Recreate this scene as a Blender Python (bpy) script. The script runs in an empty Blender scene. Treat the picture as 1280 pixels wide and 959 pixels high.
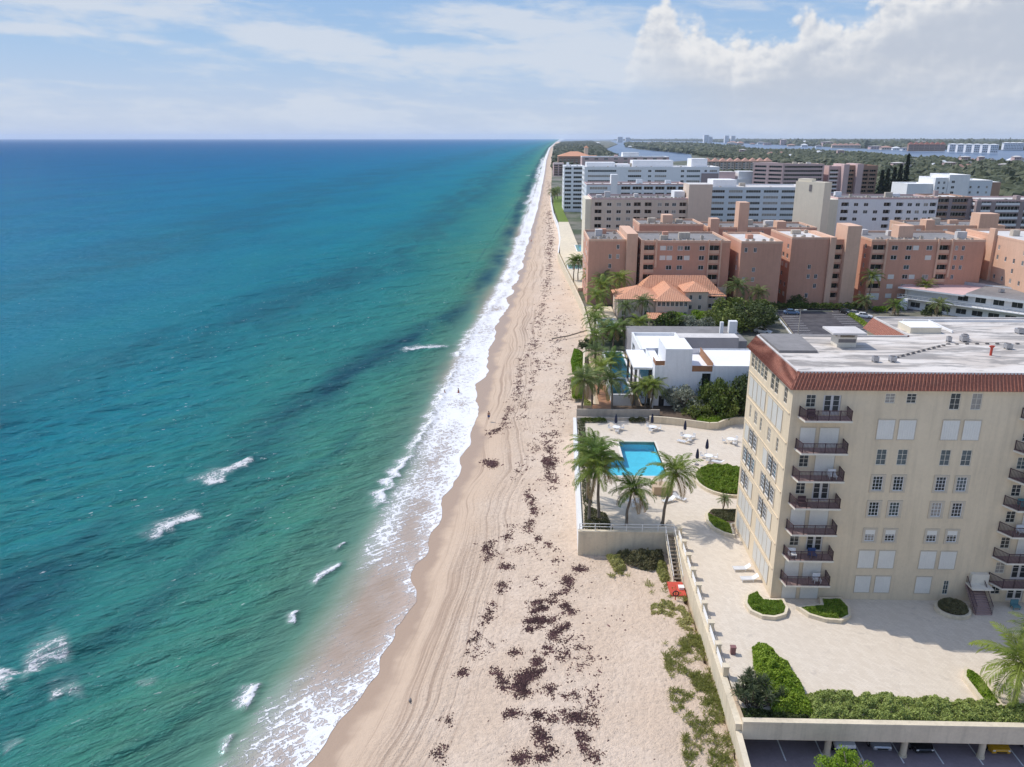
import bpy, math, random
import numpy as np
from mathutils import Vector
R = math.radians
C = bpy.context.scene.collection
rng = random.Random(7); wrng = random.Random(5)
nr = np.random.RandomState(11)

# ------------------------------------------------------------------ camera model measured from the photograph
FPX, TH, YAW, CZ = 985.0, R(17.3), R(1.555), 52.1
def ground(px, py, z):                     # where a pixel of the photograph meets the level z
    u, v = (px-640)/FPX, (py-479.5)/FPX
    a, b, c = u, math.cos(TH)-v*math.sin(TH), -math.sin(TH)-v*math.cos(TH)
    x, y = a*math.cos(YAW)-b*math.sin(YAW), a*math.sin(YAW)+b*math.cos(YAW)
    t = (z-CZ)/c
    return (x*t, y*t)

# ------------------------------------------------------------------ materials
M = {}
def nodes(name):
    m = bpy.data.materials.new(name); m.use_nodes = True
    nt = m.node_tree; b = nt.nodes['Principled BSDF']
    M[name] = m
    return m, nt, b
def N(nt, t, **kw):
    n = nt.nodes.new(t)
    for k, v in kw.items():
        if k.startswith('i_'):
            key = k[2:]
            n.inputs[int(key) if key.isdigit() else key.replace('_', ' ')].default_value = v
        else: setattr(n, k, v)
    return n
def math_(nt, op, a, b=None, c=None, clamp=False):
    n = nt.nodes.new('ShaderNodeMath'); n.operation = op; n.use_clamp = clamp
    for i, q in enumerate((a, b, c)):
        if q is None: continue
        if isinstance(q, (int, float)): n.inputs[i].default_value = q
        else: nt.links.new(q, n.inputs[i])
    return n.outputs[0]
def mixc(nt, f, a, b, mode='MIX'):
    n = nt.nodes.new('ShaderNodeMix'); n.data_type = 'RGBA'; n.blend_type = mode
    for s, q in ((n.inputs['Factor'], f), (n.inputs[6], a), (n.inputs[7], b)):
        if isinstance(q, (int, float)): s.default_value = q
        elif isinstance(q, (tuple, list)): s.default_value = (*q[:3], 1)
        else: nt.links.new(q, s)
    return n.outputs[2]
def ramp(nt, x, pts):
    n = nt.nodes.new('ShaderNodeValToRGB'); e = n.color_ramp.elements
    while len(e) < len(pts): e.new(0.5)
    for el, (p, c) in zip(e, pts):
        el.position = p; el.color = (*c, 1) if isinstance(c, (tuple, list)) else (c, c, c, 1)
    nt.links.new(x, n.inputs[0])
    return n.outputs[0]
def remap(nt, x, a, b, c=0., d=1., smooth=True):
    n = nt.nodes.new('ShaderNodeMapRange'); n.interpolation_type = 'SMOOTHSTEP' if smooth else 'LINEAR'
    nt.links.new(x, n.inputs[0])
    for i, q in enumerate((a, b, c, d)): n.inputs[i+1].default_value = q
    return n.outputs[0]
def noise(nt, vec, scale, detail=4, rough=.55, dist=0.):
    n = nt.nodes.new('ShaderNodeTexNoise'); n.inputs['Scale'].default_value = scale
    n.inputs['Detail'].default_value = detail; n.inputs['Roughness'].default_value = rough
    n.inputs['Distortion'].default_value = dist
    if vec is not None: nt.links.new(vec, n.inputs['Vector'])
    return n.outputs['Fac']
def mapping(nt, vec, scale=(1, 1, 1), rot=(0, 0, 0)):
    n = nt.nodes.new('ShaderNodeMapping'); n.inputs['Scale'].default_value = scale; n.inputs['Rotation'].default_value = rot
    nt.links.new(vec, n.inputs['Vector']); return n.outputs[0]
def aniso(nt, vec, ang, su, sv):            # turn the pattern, then stretch it: su along the direction ang, sv across
    return mapping(nt, mapping(nt, vec, (1, 1, 1), (0, 0, R(-ang))), (su, sv, 1))
def pos(nt): return N(nt, 'ShaderNodeNewGeometry').outputs['Position']
def bump(nt, b, h, strength=.3, dist=.05):
    n = nt.nodes.new('ShaderNodeBump'); n.inputs['Strength'].default_value = strength; n.inputs['Distance'].default_value = dist
    nt.links.new(h, n.inputs['Height']); nt.links.new(n.outputs[0], b.inputs['Normal']); return n
def mat(name, col, rough=.7, var=.12, scale=1.5, scale2=None, bmp=0., spec=.3, metal=0., streak=0., fleck=None):
    """plain surface with uneven wear: large blotches, fine grain, optional rain streaks"""
    m, nt, b = nodes(name)
    p = pos(nt)
    f = noise(nt, p, scale, 5, .6)
    f = remap(nt, f, .3, .7, 1-var, 1+var*.6, False)
    g = noise(nt, p, scale2 or scale*9, 3, .6)
    f = math_(nt, 'MULTIPLY', f, remap(nt, g, .3, .7, 1-var*.6, 1+var*.4, False))
    if streak:
        s = noise(nt, mapping(nt, p, (1.1, 1.1, .07)), 1.6, 4, .65)
        f = math_(nt, 'MULTIPLY', f, remap(nt, s, .42, .75, 1, 1-streak))
    c = mixc(nt, 1., col, f, 'MULTIPLY')
    if fleck:
        q = noise(nt, p, fleck[1], 4, .65)
        c = mixc(nt, remap(nt, q, fleck[2], fleck[3]), c, fleck[0])
    nt.links.new(c, b.inputs['Base Color'])
    b.inputs['Roughness'].default_value = rough; b.inputs['Specular IOR Level'].default_value = spec
    b.inputs['Metallic'].default_value = metal
    if bmp: bump(nt, b, g, bmp, .03)
    return m
def leafmat(name, a, c, scale=.35, rough=.55, trans=.25, dry=None):
    """foliage: two greens mixed in clumps, every object shifted a little"""
    m, nt, b = nodes(name)
    p = pos(nt)
    f = noise(nt, p, scale, 3, .6)
    g = noise(nt, p, scale*9, 2, .5)
    f = math_(nt, 'ADD', math_(nt, 'MULTIPLY', f, .6), math_(nt, 'MULTIPLY', g, .4))
    rnd = N(nt, 'ShaderNodeObjectInfo').outputs['Random']
    f = math_(nt, 'ADD', f, math_(nt, 'MULTIPLY', math_(nt, 'SUBTRACT', rnd, .5), .25))
    col = mixc(nt, remap(nt, f, .35, .68), a, c)
    if dry:
        col = mixc(nt, remap(nt, noise(nt, p, 5.), .62, .72), col, dry)
    nt.links.new(col, b.inputs['Base Color'])
    b.inputs['Roughness'].default_value = rough; b.inputs['Specular IOR Level'].default_value = .25
    if trans:
        t = N(nt, 'ShaderNodeBsdfTranslucent'); nt.links.new(col, t.inputs['Color'])
        x = N(nt, 'ShaderNodeMixShader', i_0=trans); nt.links.new(b.outputs[0], x.inputs[1]); nt.links.new(t.outputs[0], x.inputs[2])
        nt.links.new(x.outputs[0], nt.nodes['Material Output'].inputs['Surface'])
    return m

mat('cream_stucco', (.70, .575, .405), .85, .06, .25, 3., .1, streak=.12)
mat('cream_trim', (.72, .66, .55), .8, .08, .8, streak=.05)
mat('shutter_white', (.72, .69, .62), .5, .05, .7)
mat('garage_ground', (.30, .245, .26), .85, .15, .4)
mat('shutter_trim', (.55, .47, .36), .7, .06, .7)
mat('white_paint', (.80, .79, .77), .6, .05, .5, streak=.06)
mat('white_stucco', (.78, .78, .79), .75, .05, .3, streak=.10)
mat('grey_stucco', (.30, .28, .28), .75, .08, .4)
mat('brown_metal', (.085, .05, .055), .5, .1, 2.)
mat('balcony_floor', (.34, .24, .22), .8, .1, 1.)
mat('glass_dark', (.03, .035, .035), .08, .25, .8, spec=.5)
mat('glass_curtain', (.34, .31, .27), .25, .3, .9, spec=.5)
mat('glass_grey', (.09, .11, .11), .1, .3, .9, spec=.5)
mat('door_white', (.62, .58, .54), .5, .05, 1.)
mat('dark_void', (.03, .025, .025), .8, .2, 1.)
mat('concrete', (.54, .47, .38), .85, .12, .5, streak=.18)
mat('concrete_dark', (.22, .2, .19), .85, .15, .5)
mat('wall_cream', (.69, .59, .43), .85, .10, .4, streak=.16)
mat('white_rail', (.78, .76, .72), .5, .05, 2.)
mat('timber_deck', (.34, .17, .09), .7, .18, 1.5, 12.)
mat('red_paint', (.55, .08, .05), .6, .12, 2.)
mat('soil', (.12, .085, .06), .95, .25, 2., bmp=.3)
mat('bark', (.19, .155, .12), .9, .3, 2., 14., .5)
mat('bark_dark', (.10, .075, .055), .9, .3, 2., 9., .4)
mat('coconut', (.16, .13, .04), .7, .2, 5.)
mat('pool_tile', (.22, .70, .82), .3, .10, .8, 6.)
mat('pool_rim', (.04, .22, .42), .3, .10, 2.)
mat('pool_dark_tile', (.03, .22, .28), .3, .1, 1.)
mat('navy_canvas', (.03, .035, .07), .8, .15, 2.)
mat('steel', (.45, .45, .46), .4, .1, 2., metal=.6)
mat('tan_stucco', (.52, .39, .26), .85, .1, .7, streak=.08)
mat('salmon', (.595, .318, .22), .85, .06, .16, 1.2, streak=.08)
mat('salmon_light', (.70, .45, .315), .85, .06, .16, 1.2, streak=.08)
mat('far_cream', (.66, .53, .42), .85, .06, .1, streak=.06)
mat('far_yellow', (.75, .67, .52), .85, .05, .1, streak=.06)
mat('far_white', (.78, .77, .76), .8, .05, .1, streak=.06)
mat('far_blue_white', (.66, .69, .71), .8, .05, .1, streak=.06)
mat('far_pink', (.60, .43, .40), .8, .06, .1)
mat('far_brown', (.40, .25, .18), .8, .08, .1)
mat('far_mauve', (.33, .26, .25), .8, .08, .1)
mat('grey_roof', (.24, .225, .215), .9, .22, .12, .9)
mat('pale_roof', (.62, .58, .54), .9, .15, .15, .9)
mat('white_roof', (.80, .79, .77), .85, .06, .2)
mat('pink_roof', (.62, .42, .39), .9, .08, .2)
mat('car_white', (.75, .75, .75), .25, .02, 1., spec=.5)
mat('car_silver', (.45, .47, .5), .25, .02, 1., spec=.5, metal=.4)
mat('car_black', (.02, .02, .022), .2, .05, 1., spec=.5)
mat('car_yellow', (.62, .33, .02), .25, .03, 1., spec=.5)
mat('car_blue', (.12, .2, .32), .25, .03, 1., spec=.5)
mat('car_red', (.35, .03, .03), .25, .03, 1., spec=.5)
mat('tyre', (.02, .02, .02), .8, .1, 3.)
mat('lamp_glass', (.7, .7, .65), .2, .02, 1.)
mat('skin', (.42, .24, .16), .6, .05, 4.)
mat('cloth_red', (.4, .05, .06), .8, .05, 4.)
mat('cloth_blue', (.05, .09, .22), .8, .05, 4.)
mat('hair', (.04, .025, .02), .7, .1, 8.)
mat('dull_red', (.24, .12, .115), .7, .15, 3.)
mat('sofa_teal', (.10, .22, .24), .8, .1, 3.)

leafmat('palm_leaf', (.11, .18, .03), (.27, .32, .06), .5, trans=.4)
leafmat('palm_leaf_grey', (.11, .155, .045), (.22, .25, .085), .5, trans=.35)
leafmat('palm_dry', (.26, .17, .075), (.34, .25, .12), .7, trans=.2)
leafmat('leaf_mid', (.075, .115, .02), (.23, .26, .055), .45)
leafmat('leaf_dark', (.042, .068, .018), (.115, .14, .04), .3)
leafmat('leaf_bright', (.15, .26, .015), (.32, .42, .05), .6, trans=.35)
leafmat('leaf_lawn', (.17, .27, .025), (.40, .46, .08), 1.6, trans=.4)
leafmat('leaf_silver', (.19, .21, .15), (.38, .39, .30), .5)
leafmat('leaf_hedge', (.12, .18, .035), (.44, .50, .15), 2.6, trans=.35, dry=(.22, .12, .09))
leafmat('leaf_dune', (.28, .30, .08), (.48, .45, .18), .6, trans=.4, dry=(.45, .37, .2))
leafmat('leaf_scrub', (.08, .09, .035), (.18, .165, .08), .6)
leafmat('leaf_yucca', (.05, .075, .035), (.13, .15, .065), 1.)
leafmat('leaf_pine', (.022, .034, .02), (.045, .06, .032), .3, trans=.1)
leafmat('leaf_wood', (.036, .050, .024), (.095, .105, .048), .045, trans=.15)

def tile_mat(name, a, c, axis, pitch):
    """clay roof tiles: courses of barrel tiles along the eave direction"""
    m, nt, b = nodes(name)
    p = pos(nt)
    x = N(nt, 'ShaderNodeSeparateXYZ'); nt.links.new(p, x.inputs[0])
    w = math_(nt, 'SINE', math_(nt, 'MULTIPLY', x.outputs[axis], 2*math.pi/pitch))
    s = math_(nt, 'FRACT', math_(nt, 'MULTIPLY', x.outputs[2], 2.6))
    n1 = noise(nt, p, .7, 4); n2 = noise(nt, p, 5., 2)
    col = mixc(nt, remap(nt, n2, .35, .65), a, c)
    col = mixc(nt, remap(nt, n1, .55, .75, 0, .35), col, (.30, .17, .12))
    nt.links.new(col, b.inputs['Base Color']); b.inputs['Roughness'].default_value = .8
    h = math_(nt, 'ADD', math_(nt, 'MULTIPLY', w, .6), math_(nt, 'MULTIPLY', s, .5))
    bump(nt, b, h, .9, .09)
    return m
tile_mat('clay_tile_front', (.31, .11, .07), (.40, .155, .10), 0, .36)
tile_mat('clay_tile_side', (.31, .115, .075), (.40, .16, .105), 1, .36)
tile_mat('orange_tile', (.58, .245, .135), (.70, .37, .22), 0, .5)
tile_mat('dull_tile', (.42, .22, .16), (.52, .31, .23), 0, .5)

def membrane():
    m, nt, b = nodes('roof_membrane')
    p = pos(nt)
    v = aniso(nt, p, 6, .35, 1.)
    a = noise(nt, v, .42, 6, .62, .4); d = noise(nt, p, 2.4, 4, .6)
    e = noise(nt, mapping(nt, p, (.12, .5, 1.)), .9, 5, .7, .6)
    c = mixc(nt, remap(nt, a, .42, .60, 0, .75), (.67, .61, .54), (.50, .43, .36))
    c = mixc(nt, remap(nt, e, .47, .60, 0, .8), c, (.22, .20, .18))
    c = mixc(nt, remap(nt, d, .58, .75, 0, .3), c, (.42, .38, .34))
    nt.links.new(c, b.inputs['Base Color']); b.inputs['Roughness'].default_value = .8
    bump(nt, b, d, .2, .03)
membrane()
def pavers():
    m, nt, b = nodes('paver')
    p = pos(nt)
    v = mapping(nt, p, (1, 1, 1), (0, 0, R(45)))
    br = N(nt, 'ShaderNodeTexBrick'); br.inputs['Scale'].default_value = 1.55
    br.inputs['Mortar Size'].default_value = .014; br.inputs['Mortar Smooth'].default_value = .3
    br.inputs['Color1'].default_value = (.66, .57, .455, 1); br.inputs['Color2'].default_value = (.59, .50, .39, 1)
    br.inputs['Mortar'].default_value = (.47, .41, .33, 1); br.inputs['Brick Width'].default_value = .8; br.inputs['Row Height'].default_value = .4
    nt.links.new(v, br.inputs['Vector'])
    a = noise(nt, p, .16, 5, .6); d = noise(nt, p, .55, 6, .7, .5)
    c = mixc(nt, remap(nt, a, .42, .66, 0, .30), br.outputs['Color'], (.58, .49, .38))
    c = mixc(nt, remap(nt, d, .56, .72, 0, .42), c, (.36, .31, .26))
    nt.links.new(c, b.inputs['Base Color']); b.inputs['Roughness'].default_value = .8
    bump(nt, b, br.outputs['Fac'], -.25, .01)
pavers()
def asphalt():
    m, nt, b = nodes('asphalt')
    p = pos(nt)
    a = noise(nt, p, .3, 5, .6); d = noise(nt, p, 6., 3, .6)
    c = mixc(nt, remap(nt, a, .35, .65), (.045, .04, .045), (.085, .078, .08))
    c = mixc(nt, remap(nt, d, .5, .7, 0, .3), c, (.12, .11, .11))
    nt.links.new(c, b.inputs['Base Color']); b.inputs['Roughness'].default_value = .85
    bump(nt, b, d, .3, .01)
asphalt()

# ------------------------------------------------------------------ mesh helpers
ORG = {}
class MB:
    def __init__(s): s.v, s.f, s.m = [], [], []
    def poly(s, pts, m=0):
        k = len(s.v); s.v += [tuple(p) for p in pts]; s.f.append(tuple(range(k, k+len(pts)))); s.m.append(m)
    def box(s, x0, y0, z0, x1, y1, z1, m=0, mt=None):
        s.prism([(x0, y0), (x1, y0), (x1, y1), (x0, y1)], z0, z1, m, mt)
    def prism(s, pts, z0, z1, m=0, mt=None, top=None):
        a = sum(pts[i][0]*pts[(i+1) % len(pts)][1]-pts[(i+1) % len(pts)][0]*pts[i][1] for i in range(len(pts)))
        pts = list(pts); top = list(top) if top else None
        if a < 0:
            pts = pts[::-1]; top = top[::-1] if top else None
        top = top or pts
        n = len(pts); k = len(s.v)
        s.v += [(p[0], p[1], z0) for p in pts]+[(p[0], p[1], z1) for p in top]
        for i in range(n):
            j = (i+1) % n; s.f.append((k+i, k+j, k+n+j, k+n+i)); s.m.append(m)
        s.f.append(tuple(k+n+i for i in range(n))); s.m.append(m if mt is None else mt)
        s.f.append(tuple(k+n-1-i for i in range(n))); s.m.append(m)
    def obox(s, p, u, L, W, z0, z1, m=0, mt=None):          # box along u from p, W wide to u's left
        w = (-u[1], u[0])
        a = p; b = (p[0]+u[0]*L, p[1]+u[1]*L)
        s.prism([a, b, (b[0]+w[0]*W, b[1]+w[1]*W), (a[0]+w[0]*W, a[1]+w[1]*W)], z0, z1, m, mt)
    def cyl(s, x, y, z0, z1, r, n=10, m=0, r1=None):
        r1 = r if r1 is None else r1
        q = [(math.cos(2*math.pi*i/n), math.sin(2*math.pi*i/n)) for i in range(n)]
        s.prism([(x+r*a, y+r*b) for a, b in q], z0, z1, m, None, [(x+r1*a, y+r1*b) for a, b in q])
    def tube(s, pts, rad, n=6, m=0):
        rings = []
        for i, p in enumerate(pts):
            p = Vector(p); a = Vector(pts[max(i-1, 0)]); b = Vector(pts[min(i+1, len(pts)-1)])
            t = (b-a).normalized(); x = t.orthogonal().normalized(); y = t.cross(x)
            if i and (x.dot(px) < .0): x, y = -x, -y
            px = x
            if i:
                x = (prev-t*prev.dot(t)).normalized(); y = t.cross(x)
            prev = x
            r = rad[i] if isinstance(rad, (list, tuple)) else rad
            k = len(s.v); rings.append(k)
            for j in range(n):
                w = 2*math.pi*j/n; q = p+x*(r*math.cos(w))+y*(r*math.sin(w)); s.v.append(tuple(q))
        for a, b in zip(rings, rings[1:]):
            for j in range(n):
                l = (j+1) % n; s.f.append((a+j, a+l, b+l, b+j)); s.m.append(m)
        s.f.append(tuple(rings[0]+n-1-j for j in range(n))); s.m.append(m)
        s.f.append(tuple(rings[-1]+j for j in range(n))); s.m.append(m)
    def sphere(s, c, r, n=8, k=5, m=0, sq=(1, 1, 1)):
        b = len(s.v)
        for i in range(k+1):
            t = math.pi*i/k
            for j in range(n):
                w = 2*math.pi*j/n
                s.v.append((c[0]+r*sq[0]*math.sin(t)*math.cos(w), c[1]+r*sq[1]*math.sin(t)*math.sin(w), c[2]-r*sq[2]*math.cos(t)))
        for i in range(k):
            for j in range(n):
                l = (j+1) % n; s.f.append((b+i*n+j, b+i*n+l, b+(i+1)*n+l, b+(i+1)*n+j)); s.m.append(m)
    def build(s, name, mats, parent=None, smooth=False, org=None):
        mats = [mats] if isinstance(mats, str) else mats
        if parent is not None: o0 = ORG[parent.name]
        elif org is not None: o0 = org
        else:
            a = np.array(s.v); lo, hi = a.min(0), a.max(0); o0 = ((lo[0]+hi[0])/2, (lo[1]+hi[1])/2, lo[2])
        me = bpy.data.meshes.new(name)
        me.from_pydata([(x-o0[0], y-o0[1], z-o0[2]) for x, y, z in s.v], [], s.f)
        for q in mats: me.materials.append(M[q])
        if len(mats) > 1: me.polygons.foreach_set('material_index', s.m)
        if smooth: me.polygons.foreach_set('use_smooth', [True]*len(s.f))
        me.update()
        return link(name, me, parent, o0)
def link(name, me, parent, o0):
    o = bpy.data.objects.new(name, me); C.objects.link(o)
    if parent is not None: o.parent = parent
    else: o.location = o0
    ORG[o.name] = tuple(o0)
    return o
def np_mesh(name, V, F, mats, mi=None, smooth=False):
    V = np.asarray(V, np.float32); F = np.asarray(F, np.int32); k = F.shape[1]
    me = bpy.data.meshes.new(name)
    me.vertices.add(len(V)); me.vertices.foreach_set('co', V.ravel())
    me.loops.add(F.size); me.loops.foreach_set('vertex_index', F.ravel())
    me.polygons.add(len(F)); me.polygons.foreach_set('loop_start', np.arange(len(F), dtype=np.int32)*k)
    for q in ([mats] if isinstance(mats, str) else mats): me.materials.append(M[q])
    if mi is not None: me.polygons.foreach_set('material_index', np.asarray(mi, np.int32))
    me.polygons.foreach_set('use_smooth', np.full(len(F), smooth))
    me.update(calc_edges=True); me.validate()
    return me
def tag(o, label, cat, group=None, kind=None):
    o['label'] = label; o['category'] = cat
    if group: o['group'] = group
    if kind: o['kind'] = kind
    return o
def struct(o): o['kind'] = 'structure'; return o
def thing(name, label, cat, loc=(0, 0, 0), group=None):
    o = bpy.data.objects.new(name, None); C.objects.link(o); o.location = loc; o.empty_display_size = .5
    ORG[o.name] = tuple(loc)
    return tag(o, label, cat, group)
def dup(root, loc, rz=0, label=None, scale=None, group=None, paint=None):
    r = root.copy(); C.objects.link(r); r.location = loc; r.rotation_euler = (0, 0, rz); ORG[r.name] = tuple(loc)
    if scale: r.scale = scale if isinstance(scale, tuple) else (scale,)*3
    if label: r['label'] = label
    if group: r['group'] = group
    for ch in list(root.children):
        c = ch.copy(); C.objects.link(c); c.parent = r
        for g in ch.children:
            d = g.copy(); C.objects.link(d); d.parent = c
    return r

def facade(mb, p0, u, W, z0, z1, ops, m=0, depth=.18, mr=None):
    """wall face from p0 along u (outward normal to u's right) with real recessed openings"""
    nx, ny = u[1], -u[0]
    us = sorted({0, W, *[q for o in ops for q in o[:2]]}); zs = sorted({z0, z1, *[q for o in ops for q in o[2:4]]})
    P = lambda a, z, d=0: (p0[0]+u[0]*a-nx*d, p0[1]+u[1]*a-ny*d, z)
    for za, zb in zip(zs, zs[1:]):
        zc = (za+zb)/2; row = [o for o in ops if o[2] < zc < o[3]]
        a = None
        for ua, ub in zip(us, us[1:]):
            uc = (ua+ub)/2; hole = any(o[0] < uc < o[1] for o in row)
            if hole:
                if a is not None: mb.poly([P(a, za), P(ua, za), P(ua, zb), P(a, zb)], m); a = None
            elif a is None: a = ua
        if a is not None: mb.poly([P(a, za), P(W, za), P(W, zb), P(a, zb)], m)
    mr = m if mr is None else mr
    for o in ops:
        a, b, c, d = o[:4]; dp = o[4] if len(o) > 4 else depth
        mb.poly([P(a, c), P(a, c, dp), P(a, d, dp), P(a, d)], mr); mb.poly([P(b, c, dp), P(b, c), P(b, d), P(b, d, dp)], mr)
        mb.poly([P(a, c), P(b, c), P(b, c, dp), P(a, c, dp)], mr); mb.poly([P(a, d, dp), P(b, d, dp), P(b, d), P(a, d)], mr)
def on_wall(p0, u):
    nx, ny = u[1], -u[0]
    return lambda a, z, d=0: (p0[0]+u[0]*a+nx*d, p0[1]+u[1]*a+ny*d, z)
def wbox(mb, p0, u, a0, a1, z0, z1, d0, d1, m=0):          # box on a wall, d outwards
    nx, ny = u[1], -u[0]
    q = (p0[0]+u[0]*a0+nx*d1, p0[1]+u[1]*a0+ny*d1)
    mb.obox(q, u, a1-a0, d1-d0, z0, z1, m)
def window(par, p0, u, o, frame='white_paint', glass='glass_dark', nx=2, nz=3, inset=.1, fw=.07, name='window', mw=.035, bars=True):
    a, b, c, d = o[:4]
    if glass in ('glass_dark', 'glass_grey') and par.name.startswith(('condo', 'apart')): glass = wrng.choice([glass, glass, 'glass_dark', 'glass_grey', 'glass_curtain'])
    g = MB(); wbox(g, p0, u, a, b, c, d, -inset-.03, -inset)
    w = g.build(name, glass, par)
    if bars:
        f = MB(); i0, i1 = -inset+.003, -inset+.045
        wbox(f, p0, u, a, b, c, c+fw, i0, i1); wbox(f, p0, u, a, b, d-fw, d, i0, i1)
        wbox(f, p0, u, a, a+fw, c+fw, d-fw, i0, i1); wbox(f, p0, u, b-fw, b, c+fw, d-fw, i0, i1)
        for k in range(1, nx):
            x = a+(b-a)*k/nx; wbox(f, p0, u, x-mw/2, x+mw/2, c+fw, d-fw, i0, i1-.01)
        for k in range(1, nz):
            z = c+(d-c)*k/nz; wbox(f, p0, u, a+fw, b-fw, z-mw/2, z+mw/2, i0, i1-.015)
        f.build('frame', frame, w)
    return w
def shutter(par, p0, u, o, col='shutter_white', trim='shutter_trim'):
    a, b, c, d = o[:4]; g = MB()
    n = max(2, int((b-a)/.22))
    for k in range(n):                                        # corrugated storm panels
        x0, x1 = a+(b-a)*k/n, a+(b-a)*(k+1)/n
        wbox(g, p0, u, x0, x0+(x1-x0)*.6, c, d, .01, .05); wbox(g, p0, u, x0+(x1-x0)*.6, x1, c, d, .01, .03)
    s = g.build('shutter', col, par)
    f = MB(); wbox(f, p0, u, a-.06, b+.06, d, d+.08, .002, .07); wbox(f, p0, u, a-.06, b+.06, c-.08, c, .002, .07); wbox(f, p0, u, a-.06, a-.003, c, d, .002, .06); wbox(f, p0, u, b+.003, b+.06, c, d, .002, .06)
    f.build('track', trim, s)
    return s

# value noise for the numpy-built surfaces
_T = np.random.RandomState(3).rand(512, 512)
def vnoise(x, y):
    xi, yi = np.floor(x).astype(int), np.floor(y).astype(int); fx, fy = x-xi, y-yi
    fx, fy = fx*fx*(3-2*fx), fy*fy*(3-2*fy)
    t = lambda i, j: _T[i % 512, j % 512]
    return (t(xi, yi)*(1-fx)+t(xi+1, yi)*fx)*(1-fy)+(t(xi, yi+1)*(1-fx)+t(xi+1, yi+1)*fx)*fy
def fbm(x, y, o=4):
    s, a, tot = 0, .5, 0
    for k in range(o):
        s = s+a*vnoise(x*2**k+17.3*k, y*2**k+5.1*k); tot += a; a *= .5
    return s/tot
# ------------------------------------------------------------------ the setting: sea, beach, land, lagoon
SH = [(-60, -22.5), (20, -21.8), (43.8, -20.6), (54.7, -18.8), (62.7, -17.1), (66.2, -16.7), (78.9, -15.1), (91.9, -14.1), (101, -13.6), (118, -11.6), (145, -11.8),
      (172, -11.6), (230, -9.6), (319, -5.6), (424, -2.5), (626, 2.9), (1170, 14.2), (2040, 30), (4550, 88), (10600, 277), (45000, 1400)]
_sy = np.array([p[0] for p in SH], float); _sx = np.array([p[1] for p in SH], float)
def shore(Y): return np.interp(Y, _sy, _sx)
def lobes(Y):
    k = np.clip(260/np.maximum(Y, 60), .2, 1.6)
    return (fbm(Y/11., Y*0+3.7, 3)-.5)*4.4*np.minimum(k, 1)+(fbm(Y/2.6, Y*0+9.1, 2)-.5)*.8*np.minimum(k, 1)
def beach_z(d): return np.interp(d, [-400, -40, -8, 0, 6, 14, 22, 30, 45], [-14, -2.6, -.5, .05, .55, 1.1, 1.6, 1.9, 2.0])

def sheet(name, Y, D, X, Z, mats, attrs=None):
    ny, nx = X.shape
    V = np.stack([X, np.broadcast_to(Y[:, None], X.shape), Z], -1).reshape(-1, 3)
    i = np.arange(ny-1)[:, None]*nx+np.arange(nx-1)[None]
    F = np.stack([i, i+1, i+nx+1, i+nx], -1).reshape(-1, 4)
    me = np_mesh(name, V, F, mats, smooth=True)
    for k, a in (attrs or {}).items():
        at = me.attributes.new(k, 'FLOAT', 'POINT'); at.data.foreach_set('value', np.asarray(a, np.float32).ravel())
    o = bpy.data.objects.new(name, me); C.objects.link(o); ORG[o.name] = (0, 0, 0)
    return o
def rows(a, mid, b, k1, k2):
    r = [a]
    while r[-1] < b: r.append(r[-1]+max(.18, (k1 if r[-1] < mid else k2)*max(r[-1], 40)))
    return np.array(r)

Y = rows(22, 420, 42000, .0042, .03)
dd = [0.]
while -dd[-1] < 16: dd.append(dd[-1]-.22)
while -dd[-1] < 95: dd.append(dd[-1]-.48)
while -dd[-1] < 30000: dd.append(dd[-1]*1.055)
D = np.array(dd[::-1])
lb = lobes(Y)
w = np.exp(D/5.)                                             # the swash lobes fade out seawards
DD = D[None]+lb[:, None]*w[None]
X = shore(Y)[:, None]+DD
YY = np.broadcast_to(Y[:, None], X.shape)
# waves: swell and chop from the north-east, fading where the sheet is too coarse for them
wr = np.random.RandomState(5); H = np.zeros_like(X)
cell = np.maximum(np.gradient(Y)[:, None], np.abs(np.gradient(D))[None])
for lam, amp, ang, sp in [(17, .13, -38, 8), (11, .08, -48, 14), (7.5, .06, -50, 18), (5.2, .05, -55, 22), (3.8, .04, -52, 28), (2.7, .03, -58, 34), (2.0, .022, -55, 40)]:
    for k in range(3):
        th = R(ang+wr.uniform(-sp, sp)); l = lam*wr.uniform(.8, 1.25); kx, ky = math.cos(th)*2*math.pi/l, math.sin(th)*2*math.pi/l
        wob = 1.1*fbm(X/(l*2.6)+k*7, YY/(l*2.6)+lam, 2)*2*math.pi
        g = np.sin(kx*X+ky*YY+wob+wr.uniform(0, 6))
        env = .4+1.2*fbm(X/(l*5)+3*k, YY/(l*5)+k, 2)
        H += amp*(1.0 if lam > 8 else 1.75)*(g+.35*g*g)*env*np.clip((l/cell-2.2)/3, 0, 1)
off = np.clip((-DD-8.5)/14, 0.04, 1)
Z = H*off*.8
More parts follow.
